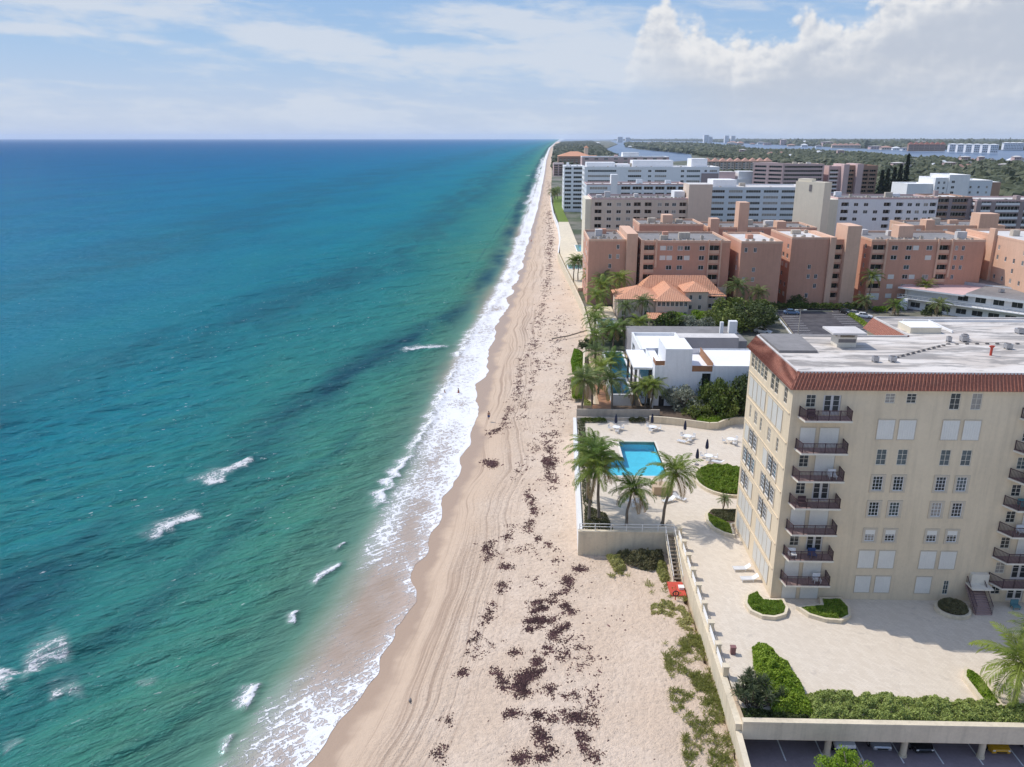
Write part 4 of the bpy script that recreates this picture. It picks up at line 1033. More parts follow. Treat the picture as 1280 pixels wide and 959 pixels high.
# ------------------------------------------------------------------ other buildings
def loggia(par, p0, u, o, rail, deep=1.2, nm='balcony'):
    a, b, c, d = o[:4]
    g = MB(); wbox(g, p0, u, a, b, c, d, -deep-.03, -deep); w = g.build('window', 'glass_dark', par)
    r_ = MB(); wbox(r_, p0, u, a+.004, b-.004, c+.004, c+.95, -.09, -.02); r_.build(nm, rail, par)
    k = max(1, int((b-a)/1.3)); f = MB()
    for i in range(k+1): x = a+(b-a-.08)*i/k; wbox(f, p0, u, x, x+.08, c+.01, d-.09, -deep+.003, -deep+.04)
    wbox(f, p0, u, a+.002, b-.002, d-.09, d-.01, -deep+.003, -deep+.04)
    f.build('frame', 'white_paint', w)
def side(par, wmb, p0, u, W, z0, z1, cols, floors, frame='white_paint', rail='far_white', glass='glass_dark', bars=True, seed=0, mix=.35):
    """openings in columns (from, to, kind) repeated on floors (sill, head)"""
    rr = random.Random(seed); ops, fin = [], []
    for (c, d) in floors:
        for (a, b, k) in cols:
            if k == 'm': k = 's' if rr.random() < mix else ('w' if rr.random() < .8 else '-')
            if k == 'x': k = 'w' if rr.random() < .55 else '-'
            if k == 'q': k = 'b' if rr.random() < .7 else 's2'
            if k == '-': continue
            if k in 'bd':  o = (a, b, c-.85, d+.15, 1.2)
            elif k == 's2': o = (a, b, c-.6, d+.1)
            else: o = (a, b, c, d)
            if k not in ('s', 's2'): ops.append(o)
            fin.append((o, k))
    facade(wmb, p0, u, W, z0, z1, ops, 0, .15)
    for o, k in fin:
        if k in 'bd': loggia(par, p0, u, o, rail)
        elif k in ('s', 's2'):
            g = MB(); wbox(g, p0, u, o[0], o[1], o[2], o[3], .01, .06); g.build('shutter', 'shutter_white', par)
        else: window(par, p0, u, o, frame, glass, max(2, int((o[1]-o[0])/1.1)), 1 if o[3]-o[2] < 2 else 2, .1, .08, bars=bars, mw=.07)
ACM = {}
def ac(par, x, y, z, s):
    if 'm' not in ACM:
        t = MB(); t.box(-.5, -.5, .1, .5, .5, 1.); [t.box(a-.08, b-.08, 0, a+.08, b+.08, .1) for a in (-.38, .38) for b in (-.38, .38)]; t.cyl(0, 0, 1., 1.06, .38, 8, 1)
        me = bpy.data.meshes.new('air_conditioner'); me.from_pydata(t.v, [], t.f); [me.materials.append(M[q]) for q in ('concrete', 'dark_void')]; me.polygons.foreach_set('material_index', t.m); ACM['m'] = me
    o = bpy.data.objects.new('air_conditioner', ACM['m']); C.objects.link(o); o.parent = par; g = ORG[par.name]; o.location = (x-g[0], y-g[1], z-g[2]); o.scale = (s, s, s*.9)
def body(par, x0, x1, y0, y1, z0, z1, wall, roof, fc=(), fl=(), lc=(), lfl=None, name='wall', par_h=.5, edge=None, acs=0, seed=1, **kw):
    w = MB()
    side(par, w, (x0, y0), (1, 0), x1-x0, z0, z1, fc, fl, seed=seed, **kw)
    side(par, w, (x0, y1), (0, -1), y1-y0, z0, z1, lc, lfl or fl, seed=seed+50, **kw)
    w.poly([(x1, y0, z0), (x1, y1, z0), (x1, y1, z1), (x1, y0, z1)]); w.poly([(x1, y1, z0), (x0, y1, z0), (x0, y1, z1), (x1, y1, z1)])
    w.build(name, wall, par)
    t = MB(); t.poly([(x0+.02, y0+.02, z1-par_h), (x1-.02, y0+.02, z1-par_h), (x1-.02, y1-.02, z1-par_h), (x0+.02, y1-.02, z1-par_h)]); t.build('roof', roof, par)
    t = MB(); e = .04; k = .35
    for q in ((x0-e, y0-e, x1+e, y0+k), (x0-e, y1-k, x1+e, y1+e), (x0-e, y0+k, x0+k, y1-k), (x1-k, y0+k, x1+e, y1-k)): t.box(q[0], q[1], z1-par_h, q[2], q[3], z1+.12)
    t.build('parapet', edge or wall, par)
    rr = random.Random(seed)
    for i in range(min(3, acs//4)):
        hx, hy = rr.uniform(x0+2, x1-5), rr.uniform(y0+5, max(y0+5.1, y1-5)); plain(par, hx, hx+rr.uniform(1.5, 3.4), hy, hy+rr.uniform(1.5, 3), z1-par_h+.003, z1+rr.uniform(.8, 1.9), rr.choice(['pale_roof', 'concrete', wall if isinstance(wall, str) else 'pale_roof']), 'roof_hut')
    for i in range(acs):
        f = (i+.5)/acs; ac(par, x0+1+(x1-x0-2)*f+rr.uniform(-.3, .3), y0+rr.choice([2.2, 2.2, 2.2, 4., rr.uniform(2, max(3, y1-y0-2))])+rr.uniform(-.2, .2), z1-par_h, rr.uniform(.7, 1.05))
def plain(par, x0, x1, y0, y1, z0, z1, m, name, mt=None):
    t = MB(); t.box(x0, y0, z0, x1, y1, z1, 0, 1 if mt else None); return t.build(name, [m, mt] if mt else m, par)
def B(name, label, cat, x, y, z=3.1, group=None): return thing(name, label, cat, (x, y, z), group)
def floors(n, z0, h=2.9, sill=1.0, head=2.35): return [(z0+i*h+sill, z0+i*h+head) for i in range(n)]
cols = lambda n, a, b, w, k: [(a+(b-a)*i/max(n-1, 1)-w/2, a+(b-a)*i/max(n-1, 1)+w/2, k) for i in range(n)]

# salmon apartment blocks
SG = 'salmon apartment blocks'
SF = floors(6, 4.6)
b = B('apartment_block', 'plain salmon apartment block nearest the beach', 'building', 22, 240, group=SG)
body(b, 16.6, 27.9, 240, 266, 3., 22.9, 'salmon', 'grey_roof', cols(2, 6.6, 8.9, .9, 'x'), SF, cols(5, 3, 23, 1.6, 'm'), acs=8, edge='salmon_light', seed=3, rail='salmon_light')
plain(b, 27.95, 31.2, 238.8, 262, 3., 24.8, 'salmon_light', 'stair_tower')
b = B('apartment_block', 'salmon apartment block with two balcony columns rising behind the orange roofed house', 'building', 45, 238, group=SG)
body(b, 32.2, 58.5, 237.5, 262, 3., 22.9, 'salmon', 'grey_roof', [(.8, 3.9, 'q'), (20.2, 23.2, 'q')]+cols(2, 6.4, 8.4, 1.7, 'm')+cols(2, 11.6, 13.6, 1.7, 'm')+cols(1, 18.0, 18.0, 1.6, 'm'), SF, cols(4, 3, 20, 1.5, 'm'), acs=12, edge='salmon_light', seed=4, rail='salmon_light')
plain(b, 32.0, 32.95, 237.2, 237.46, 3., 23.2, 'salmon_light', 'pilaster'); plain(b, 36.3, 36.9, 237.1, 237.46, 15, 23.3, 'salmon_light', 'pilaster'); plain(b, 52.0, 52.35, 237.1, 237.46, 3, 23.3, 'salmon_light', 'pilaster'); plain(b, 55.5, 56.0, 237.1, 237.46, 3, 23.3, 'salmon_light', 'pilaster')
b = B('apartment_block', 'salmon block with a pale lit flank and small windows behind the tall palms', 'building', 66, 234, group=SG)
body(b, 60.8, 72.8, 234, 258, 3., 23.2, 'salmon', 'pale_roof', cols(2, 1.5, 4.2, .9, 'x'), SF, cols(3, 4, 20, 1.1, 'x'), acs=4, edge='salmon_light', seed=9)
b = B('apartment_block', 'salmon block with slender stair towers and open stair shaft in the middle of the row', 'building', 84, 240, group=SG)
body(b, 77.3, 88.4, 240, 262, 3., 23.7, 'salmon', 'pale_roof', cols(2, 6.0, 8.2, .95, 'x'), SF, cols(5, 3, 19, 1.8, 'm'), acs=5, edge='salmon_light', seed=12)
plain(b, 88.5, 90.2, 239.2, 258, 3., 23.9, 'salmon_light', 'stair_tower'); plain(b, 92.9, 97.0, 238.6, 248, 3., 27.3, 'salmon_light', 'stair_tower')
w = MB(); side(b, w, (90.25, 240.2), (1, 0), 2.6, 3., 23.2, [(.25, 2.35, 'b')], SF, rail='salmon_light'); w.build('stair_shaft', 'salmon', b)
b = B('apartment_block', 'long salmon block with white shutters and two balcony columns behind the white motel', 'building', 117, 240, group=SG)
body(b, 101, 134.4, 240, 264, 3., 23.1, 'salmon', 'grey_roof', [(.5, 4.2, 'q'), (19.9, 23.2, 'b')]+cols(1, 7.0, 7.0, 1.8, 'm')+cols(2, 11.2, 13.2, 1.7, 'm')+cols(1, 17.2, 17.2, 1.8, 'm')+cols(2, 25.2, 27.2, .9, 'x'), SF, cols(4, 3, 20, 1.4, 'm'), acs=14, edge='salmon_light', seed=15, rail='salmon_light')
for x in (105.2, 120.4, 124.4): plain(b, x, x+.55, 239.5, 239.96, 12, 23.5, 'salmon_light', 'pilaster')
plain(b, 112.5, 117, 249, 254, 22.6, 26.3, 'salmon_light', 'stair_tower')
b = B('apartment_block', 'salmon block with a long sunlit flank at the right picture edge', 'building', 150, 228, group=SG)
body(b, 139.8, 170, 222, 262, 3., 24.0, 'salmon_light', 'pale_roof', cols(6, 3, 27, 1.6, 'm'), SF, cols(9, 3, 37, 1.0, 'x'), acs=8, seed=18)
plain(b, 138.9, 139.78, 244, 247, 3., 26, 'salmon_light', 'buttress'); plain(b, 134.6, 139.7, 250, 262, 3., 22.4, 'salmon_light', 'link_wing')
b = B('apartment_block', 'salmon block of the rear row in front of the cream flats', 'building', 50, 275, group=SG)
body(b, 36.5, 58.5, 277, 296, 3., 23.7, 'salmon', 'grey_roof', cols(6, 2, 20, 1.6, 'm'), SF, cols(3, 3, 16, 1.4, 'm'), acs=10, edge='salmon_light', seed=21)
plain(b, 45.5, 49, 284, 289, 23.2, 26.2, 'salmon_light', 'stair_tower')
b = B('apartment_block', 'salmon block of the rear row with a square chimney-like stair tower', 'building', 76, 277, group=SG)
body(b, 60.5, 98, 279, 298, 3., 22.5, 'salmon', 'grey_roof', cols(9, 2, 35, 1.6, 'm'), SF, cols(3, 3, 16, 1.4, 'm'), acs=12, edge='salmon_light', seed=24)
plain(b, 70.6, 74.0, 278.4, 284, 3, 31.0, 'salmon_light', 'stair_tower'); plain(b, 61.2, 64.2, 278.4, 283, 3, 25.5, 'salmon_light', 'stair_tower'); plain(b, 84, 87.2, 278.4, 283, 3, 24.6, 'salmon_light', 'stair_tower')
b = B('apartment_block', 'salmon block of the rear row below the grey-brown slab', 'building', 146, 285, group=SG)
body(b, 134, 166, 286, 305, 3., 22.6, 'salmon_light', 'grey_roof', cols(7, 2, 30, 1.6, 'm'), SF, cols(3, 3, 16, 1.4, 'm'), acs=9, seed=27)
plain(b, 156.2, 162.8, 285, 291, 3, 26.8, 'salmon_light', 'stair_tower'); plain(b, 138, 141, 285.2, 290, 3, 24.6, 'salmon_light', 'stair_tower')

# cream and white flats behind them
F8 = floors(8, 4.4)
b = B('apartment_block', 'cream flats with a broad blank tan tower and a rooftop full of air conditioners', 'building', 45, 328)
body(b, 23.4, 62.2, 328, 352, 3., 28.8, 'far_cream', 'grey_roof', [(1.4, 4.2, 'b'), (17.2, 20.0, 'b'), (21.6, 24.4, 'b'), (35.6, 38.4, 'b')]+cols(3, 7.2, 15.0, 1.9, 'w')+cols(3, 27.6, 33.4, 1.7, 'w'), F8, cols(3, 4, 20, 1.6, 'w'), acs=26, edge='far_pink', seed=31, rail='far_cream', glass='glass_dark')
plain(b, 21.0, 23.38, 329, 350, 3, 28.4, 'far_yellow', 'end_wall'); plain(b, 62.25, 71.6, 327, 340, 3, 34.4, 'far_cream', 'stair_tower', 'pale_roof'); plain(b, 57.5, 61.8, 333, 341, 28.4, 31.3, 'far_white', 'lift_house')
b = B('apartment_block', 'pale blue-white flats rising just behind the cream flats', 'building', 50, 388)
body(b, 25, 72, 387, 405, 3., 31.3, 'far_blue_white', 'pale_roof', [(16.5+i*5.4, 16.5+i*5.4+4.4, 'b') for i in range(6)]+[(12.3, 13.6, 'w'), (1.5, 10, 'w')], floors(9, 4.4), cols(3, 3, 15, 2, 'w'), acs=10, edge='far_pink', seed=33)
plain(b, 36.5, 39.6, 386.2, 392, 3, 35.6, 'far_white', 'stair_tower')
b = B('apartment_block', 'long white flats with dark ribbon windows and a pale flat roof', 'building', 112, 412)
body(b, 74, 140, 412, 440, 3., 28.4, 'far_blue_white', 'pale_roof', [(15.5, 22.5, 'w'), (24.5, 31.5, 'w'), (33.2, 40.5, 'w'), (42, 49.5, 'w'), (51, 59, 'w'), (2, 12, 'w')], floors(8, 4.4), (), acs=5, edge='far_white', seed=35, mix=.1)
plain(b, 92, 104, 420, 434, 27.9, 31.6, 'far_white', 'lift_house', 'white_roof')
t = MB(); t.prism([(98.7, 309), (106.4, 300), (109.9, 302.5), (102.4, 311.5)], 3, 36.6)
b = B('stair_tower', 'tall plain cream tower standing free above the salmon roofs', 'tower', 104, 305); t.build('wall', 'far_yellow', b)
t = MB(); t.prism([(99.4, 308.8), (103.0, 304.6), (105.2, 306.4), (102, 310.6)], 36.6, 37.6); t.build('roof_house', 'far_yellow', b)
t = MB(); t.obox((102.35, 304.58), (.65, -.76), 1.1, .08, 33.2, 35.6); t.build('window', 'concrete_dark', b)
b = B('apartment_block', 'pale eight-storey flats with a yellow end bay beside the tall cream tower', 'building', 142, 330)
body(b, 123, 163, 330, 352, 3., 29.0, 'far_white', 'grey_roof', [(1.6, 4.6, 'b'), (18.6, 21.4, 'b'), (23.6, 26.4, 'b'), (37.0, 39.6, 'b')]+cols(3, 7.5, 15.5, 1.8, 'x')+cols(3, 29, 35.4, 1.8, 'w'), F8, cols(3, 3, 19, 1.5, 'w'), acs=30, edge='far_pink', seed=38, rail='far_white')
plain(b, 119.6, 122.95, 329.4, 350, 3, 28.4, 'far_yellow', 'end_wall')
b = B('apartment_block', 'grey-brown slab with deep open balconies at the right edge', 'building', 195, 350)
body(b, 173, 188.2, 352, 372, 3., 27.9, 'far_mauve', 'pale_roof', [(1, 5.5, 'b'), (7, 13.5, 'b')], F8, cols(4, 3, 18, 3.4, 'b'), acs=4, edge='far_brown', seed=40, rail='far_brown')
body(b, 188.4, 245, 348, 372, 3., 26.9, 'far_mauve', 'pale_roof', [(2, 6, 'b'), (8, 18, 'b'), (20, 30, 'b'), (33, 43, 'b'), (45, 54, 'b')], F8, cols(5, 3, 21, 2.4, 'b'), acs=7, edge='far_pink', seed=41, rail='far_white')
b = B('apartment_block', 'stepped white block with a stair house in the middle distance on the right', 'building', 232, 460)
body(b, 209, 223, 460, 480, 3, 27.6, 'far_white', 'white_roof', (), (), (), edge='white_paint', seed=43); body(b, 223.1, 230, 458, 478, 3, 31.0, 'white_paint', 'white_roof', cols(2, 2, 5, 1.2, 'w'), floors(9, 3.5), (), seed=44)
body(b, 230.1, 241.3, 457, 480, 3, 32.6, 'white_paint', 'white_roof', [(1.5, 3.3, 'w')], floors(9, 4), (), edge='white_paint', seed=45); body(b, 241.4, 255, 459, 480, 3, 29.6, 'far_blue_white', 'white_roof', cols(3, 2, 11, 1.2, 'w'), floors(8, 4), (), edge='white_paint', seed=46)
plain(b, 255.1, 260, 459.5, 478, 3, 28.7, 'far_brown', 'end_wall', 'white_roof')
b = B('apartment_block', 'pink flats with continuous balcony bands in front of the woods', 'building', 190, 600)
body(b, 181.5, 211, 600, 622, 3, 34.0, 'far_pink', 'pale_roof', [(1, 28.5, 'b')], floors(10, 4.2), cols(3, 4, 18, 5, 'b'), acs=18, edge='far_pink', seed=47, rail='far_pink')
t = MB(); p_ = (163.5, 614); L_ = math.hypot(17.9, 14); side(b, t, p_, (17.9/L_, -14/L_), L_, 3, 34.8, [(1, 10, 'b'), (12, L_-1, 'b')], floors(10, 4.2), rail='far_pink')
t.poly([(163.5, 614, 34.6), (181.4, 600, 34.6), (181.4, 622, 34.6), (163.5, 622, 34.6)]); t.build('angled_wing', 'far_pink', b)
b = B('apartment_block', 'brown flats with two pale slab towers beside the dark tall pines', 'building', 232, 600)
body(b, 216, 224.4, 604, 622, 3, 32.4, 'far_pink', 'pale_roof', [(1, 7, 'b')], floors(9, 4.4), (), seed=49); body(b, 228.5, 234.0, 602, 622, 3, 33., 'far_brown', 'pale_roof', [(.6, 5, 'b')], floors(9, 4.4), (), seed=50, rail='far_brown')
plain(b, 224.5, 228.4, 598, 620, 3, 34.0, 'far_pink', 'stair_tower'); plain(b, 234.1, 238.5, 598, 620, 3, 34.2, 'far_pink', 'stair_tower'); body(b, 238.6, 250.5, 602, 622, 3, 33., 'far_brown', 'clay_tile_front', [(1, 5.4, 'b'), (6.4, 11, 'b')], floors(9, 4.4), (), seed=51, rail='far_brown')
b = B('apartment_block', 'large white slab of flats with penthouses in the centre of the skyline', 'building', 70, 490)
F9 = floors(10, 4.6, 3.0)
body(b, 30.2, 110.5, 490, 515, 3, 35.6, 'far_white', 'white_roof', [(2, 19, 'w'), (26, 34, 'w'), (38, 40, 'w'), (42, 49, 'w'), (57.5, 59.5, 'w'), (61, 69, 'w'), (71.5, 73, 'w'), (74.5, 79, 'w')], F9, cols(4, 3, 22, 3.5, 'b'), acs=9, edge='white_paint', seed=53)
for x0, x1, z in ((31.8, 49, 38.0), (59.6, 84, 39.2), (95, 104.5, 40.2), (50, 58, 37.0)): plain(b, x0, x1, 497, 511, 35.2, z, 'far_white', 'penthouse', 'white_roof')
plain(b, 100, 110, 489, 489.9, 24, 32, 'far_mauve', 'balcony_screen')
b = B('apartment_block', 'slim white flats with open balconies closest to the beach in the distance', 'building', 27, 560)
body(b, 20.6, 34, 560, 592, 3, 33.7, 'far_white', 'white_roof', [(.6, 5, 'b'), (6.5, 12.6, 'b')], floors(10, 4.3), cols(5, 4, 29, 3, 'w'), acs=5, edge='white_paint', seed=55)
b = B('apartment_block', 'low white service block with a lift house in the middle distance', 'building', 152, 620)
body(b, 138.5, 168, 620, 640, 3, 22.3, 'far_white', 'white_roof', (), (), (), seed=57, edge='white_paint'); plain(b, 155, 167, 622, 636, 21.8, 28.0, 'far_white', 'lift_house', 'white_roof'); plain(b, 140.5, 153, 624, 638, 21.8, 27.6, 'far_pink', 'upper_floor', 'pale_roof')
b = B('apartment_block', 'pale flats half hidden behind the large white slab', 'building', 60, 720)
body(b, 42, 118, 720, 745, 3, 36.5, 'far_pink', 'white_roof', cols(9, 4, 72, 3.4, 'w'), floors(11, 4), (), acs=8, edge='far_white', seed=58); plain(b, 78, 92, 725, 738, 36, 40, 'far_white', 'penthouse', 'white_roof')
b = B('beach_house', 'pinkish brown block of flats facing the far beach', 'building', 32, 1100)
body(b, 26, 40, 1100, 1140, 3, 19.6, 'far_pink', 'pale_roof', [(1, 6, 'b'), (7.5, 13, 'b')], floors(5, 3.8), (), seed=60, rail='far_brown')
def hip(par, x0, x1, y0, y1, z, h, m, name='roof', over=.7):
    t = MB(); x0 -= over; x1 += over; y0 -= over; y1 += over; d = min(x1-x0, y1-y0)/2
    a, b_, c, e = (x0, y0, z), (x1, y0, z), (x1, y1, z), (x0, y1, z)
    if x1-x0 >= y1-y0: r0, r1 = (x0+d, (y0+y1)/2, z+h), (x1-d+.01, (y0+y1)/2, z+h); t.poly([a, b_, r1, r0]); t.poly([c, e, r0, r1]); t.poly([e, a, r0]); t.poly([b_, c, r1])
    else: r0, r1 = ((x0+x1)/2, y0+d, z+h), ((x0+x1)/2, y1-d+.01, z+h); t.poly([a, b_, r0]); t.poly([c, e, r1]); t.poly([e, a, r0, r1]); t.poly([b_, c, r1, r0])
    t.poly([e, c, b_, a]); return t.build(name, m, par)
b = B('beach_hotel', 'wide orange tiled hotel with a small tower near the far end of the beach', 'hotel', 70, 1300)
body(b, 38, 90, 1300, 1340, 3, 24.5, 'far_brown', 'grey_roof', cols(8, 4, 48, 3.4, 'b'), floors(6, 4), (), seed=61, rail='far_yellow'); hip(b, 38, 90, 1300, 1340, 24.7, 7, 'orange_tile')
body(b, 82, 102, 1290, 1299, 3, 22, 'far_yellow', 'grey_roof', cols(4, 3, 17, 2.4, 'w'), floors(6, 4), (), seed=62); hip(b, 82, 102, 1290, 1299, 22.2, 4, 'orange_tile'); plain(b, 80, 86, 1315, 1322, 24, 37.5, 'far_yellow', 'tower'); hip(b, 80, 86, 1315, 1322, 37.6, 3, 'orange_tile')
th = None
for i in range(11):
    x = 208+i*10.4; y = 1100+i*1.5
    lab = ['terracotta roofed townhouse at the beach end of the row before the lagoon woods', 'second terracotta townhouse from the beach end of the lagoon row', 'third terracotta townhouse from the beach end of the lagoon row', 'fourth terracotta townhouse from the beach end of the lagoon row', 'fifth terracotta townhouse from the beach end of the lagoon row', 'middle terracotta townhouse of the lagoon row', 'fifth terracotta townhouse from the inland end of the lagoon row', 'fourth terracotta townhouse from the inland end of the lagoon row', 'third terracotta townhouse from the inland end of the lagoon row', 'second terracotta townhouse from the inland end of the lagoon row', 'terracotta roofed townhouse at the inland end of the row before the lagoon woods'][i]
    if th is None:
        th = thing('townhouse', lab, 'house', (x, y, 3.1), 'terracotta townhouses before the woods')
        body(th, x, x+9.2, y, y+14, 3.1, 22, 'far_cream', 'grey_roof', [(1, 3.6, 'b'), (5.4, 8.2, 'w')], floors(6, 4), (), seed=64); hip(th, x, x+9.2, y, y+14, 22.1, 4.5, 'dull_tile')
    else: dup(th, (x, y, 3.1), 0, lab)

# white flat-roofed house behind the pool terrace
b = B('modern_house', 'white flat-roofed modern house with stepped roof terraces and shady white walls', 'house', 31, 150, 4)
w = MB(); op = [(6.7, 10.4, 11.62, 12.75, .12), (8.6, 10.2, 8.2, 11.3, .5), (1.0, 2.0, 4.6, 7.0), (3.2, 4.2, 4.6, 7.0)]; facade(w, (22.2, 138), (1, 0), 24, 3, 12.75, op)
w.poly([(22.2, 150.5, 3), (22.2, 138, 3), (22.2, 138, 12.75), (22.2, 150.5, 12.75)]); w.poly([(46.2, 138, 3), (46.2, 150.5, 3), (46.2, 150.5, 12.75), (46.2, 138, 12.75)]); w.poly([(46.2, 150.5, 3), (22.2, 150.5, 3), (22.2, 150.5, 12.75), (46.2, 150.5, 12.75)])
w.build('wall', 'white_stucco', b)
for o in op[1:]: window(b, (22.2, 138), (1, 0), o, 'brown_metal', 'glass_dark', 2, 1, .4 if len(o) > 4 else .12)
plain(b, 32.7, 46.18, 138.3, 150.4, 12, 12.45, 'white_roof', 'roof'); plain(b, 24.0, 28.8, 137.97, 146.5, 12.3, 15.85, 'white_stucco', 'stair_house', 'white_roof'); plain(b, 28.9, 32.6, 138.3, 150.4, 11.3, 11.6, 'white_roof', 'roof_terrace')
t = MB(); t.box(28.85, 138.1, 11.61, 32.6, 138.2, 12.74); t.box(32.62, 138.2, 11.6, 32.72, 149.5, 13.2); t.build('terrace_screen', 'timber_deck', b)
plain(b, 22.3, 23.95, 138.3, 150.4, 12.0, 12.3, 'white_roof', 'roof')
t = MB(); t.box(22.25, 138.05, 12.76, 23.95, 138.12, 13.6); t.box(22.25, 138.13, 12.76, 22.32, 141, 13.6); t.build('terrace_screen', 'timber_deck', b)
t = MB(); t.box(18.7, 140.6, 11.2, 22.15, 153.5, 11.6, 0, 1); t.build('canopy', ['white_paint', 'white_roof'], b)
for y in (141.0, 147, 152.8): plain(b, 19.0, 19.4, y, y+.4, 4, 11.2, 'concrete_dark', 'column')
t = MB(); t.box(20.6, 141.2, 4, 22.1, 153, 4.4); t.box(21.6, 141.4, 4.41, 22.15, 153, 11.1); t.build('glazing', 'glass_dark', b)
body(b, 21.6, 31.1, 154, 168.3, 3, 11.5, 'white_stucco', 'white_roof', (), (), [(2, 6, 'w'), (8, 12, 'w')], floors(2, 4, 3.4, .4, 2.6), seed=70, edge='white_paint')
t = MB(); t.box(31.2, 164.7, 3, 44, 168.6, 11.4, 0, 1); t.build('rear_wing', ['grey_stucco', 'pale_roof'], b); plain(b, 31.2, 46, 150.6, 164.6, 3, 8.0, 'white_stucco', 'courtyard', 'pale_roof')
t = MB(); t.box(22, 169, 3, 47, 183, 9.6, 0, 1); t.build('rear_wing', ['grey_stucco', 'grey_roof'], b); plain(b, 42.6, 43.3, 176, 176.8, 9.6, 12.2, 'white_paint', 'chimney'); plain(b, 44.6, 46.4, 176, 177.4, 9.6, 12.4, 'white_paint', 'chimney')
gy = MB(); gy.prism([(12.0, 140.1), (22.15, 140.1), (22.15, 182), (13.2, 182)], 1.8, 3.7, 1, 0); struct(gy.build('garden_terrace', ['tan_stucco', 'wall_cream']))
def pool_box(label, x0, x1, y0, y1, z, m='pool_dark_tile', wm='pool_water_deep', wall='white_paint', base=None):
    p = thing('swimming_pool', label, 'pool', ((x0+x1)/2, (y0+y1)/2, z))
    t = MB(); base = base if base is not None else z-1
    t.box(x0-.4, y0-.4, base, x1+.4, y0-.002, z+.05); t.box(x0-.4, y1+.002, base, x1+.4, y1+.4, z+.05); t.box(x0-.4, y0-.0019, base, x0-.002, y1+.0019, z+.05); t.box(x1+.002, y0-.0019, base, x1+.4, y1+.0019, z+.05)
    t.build('surround', wall, p)
    t = MB(); t.poly([(x0, y0, z-.8), (x1, y0, z-.8), (x1, y1, z-.8), (x0, y1, z-.8)]); t.build('basin', m, p)
    t = MB(); t.poly([(x0, y0, z-.08), (x1, y0, z-.08), (x1, y1, z-.08), (x0, y1, z-.08)]); t.build('water', 'dark_void', p).data.materials[0] = M[wm]
pool_box('dark teal raised pool with a white wall in front of the modern house', 15.2, 18.6, 141.5, 151.5, 6.1, base=3)
pool_box('second dark pool of the modern house, further along its seaward side', 16.6, 20.6, 157, 178, 4.6)
pool_box('turquoise pool in front of the orange roofed house', 17.6, 22.0, 198, 214, 4.3, 'pool_tile', 'pool_water')
pool_box('pool on the terrace beside the cream flats', 19.5, 23.5, 350, 372, 4.3, 'pool_tile', 'pool_water')
pool_box('small pool shaded by the salmon block nearest the beach', 13.6, 19.5, 302, 312, 4.3, 'pool_dark_tile', 'pool_water_deep')
t = MB(); t.box(11.2, 136.6, 4.3, 14.6, 139.6, 4.7); t.box(12.6, 139.61, 4.3, 14.8, 152, 4.66); [t.box(x, y, 2, x+.15, y+.15, 4.3) for x in (11.3, 14.2) for y in (136.8, 139.2)]
tag(t.build('sun_deck', 'timber_deck'), 'orange-brown timber deck between the dune and the white house', 'deck')

# orange roofed mediterranean house
b = B('villa', 'mediterranean villa with orange barrel tile hip roofs and pale pink walls', 'house', 38, 222)
vw = 'far_cream'
def vbody(x0, x1, y0, y1, z1, fc, lc=(), fl=floors(2, 3.6, 2.9)): 
    w = MB(); side(b, w, (x0, y0), (1, 0), x1-x0, 3, z1, fc, fl, seed=80); side(b, w, (x0, y1), (0, -1), y1-y0, 3, z1, lc, fl, seed=81)
    w.poly([(x1, y0, 3), (x1, y1, 3), (x1, y1, z1), (x1, y0, z1)]); w.poly([(x1, y1, 3), (x0, y1, 3), (x0, y1, z1), (x1, y1, z1)]); w.build('wall', vw, b)
vbody(23.6, 34.0, 217.5, 230, 9.3, [(1.2, 2.2, 'w'), (7.5, 8.6, 'x')], cols(3, 2, 10, 1.1, 'w')); hip(b, 23.6, 35.5, 217.5, 230, 9.4, 2.6, 'orange_tile')
vbody(34.1, 43.0, 216, 236, 9.1, [(.4+i*1.22, 1.3+i*1.22, 'w') for i in range(7)]); hip(b, 34.0, 43.0, 216, 236, 9.15, 2.9, 'orange_tile')
vbody(43.1, 49.5, 222, 231, 10.6, [(1.2, 2.1, 'w'), (3.8, 4.7, 'w')], fl=floors(2, 4.4, 2.9)); hip(b, 43.1, 49.5, 222, 231, 10.65, 2.0, 'orange_tile')
vbody(31.5, 58.0, 236.05, 240, 9.4, []); hip(b, 31.5, 54.0, 230.5, 236.9, 9.45, 3.9, 'orange_tile'); vbody(49.6, 55.5, 228, 236, 8.2, [(1.5, 3.5, 'w')]); hip(b, 49.6, 55.5, 228, 236, 8.3, 1.8, 'orange_tile')
t = MB(); t.v += [(31.5, 215.9, 5.9), (40.5, 215.9, 5.9), (40.5, 211.5, 5.0), (31.5, 211.5, 5.0), (31.5, 215.9, 5.7), (40.5, 215.9, 5.7), (40.5, 211.5, 4.8), (31.5, 211.5, 4.8)]; t.f += [(0, 3, 2, 1), (4, 5, 6, 7), (3, 7, 6, 2), (0, 4, 7, 3), (1, 2, 6, 5)]; t.m += [0]*5; t.build('porch_roof', 'orange_tile', b)
for x in (31.8, 34.7, 37.6, 40.2): plain(b, x-.15, x+.15, 211.7, 212, 3, 4.85, vw, 'porch_column')
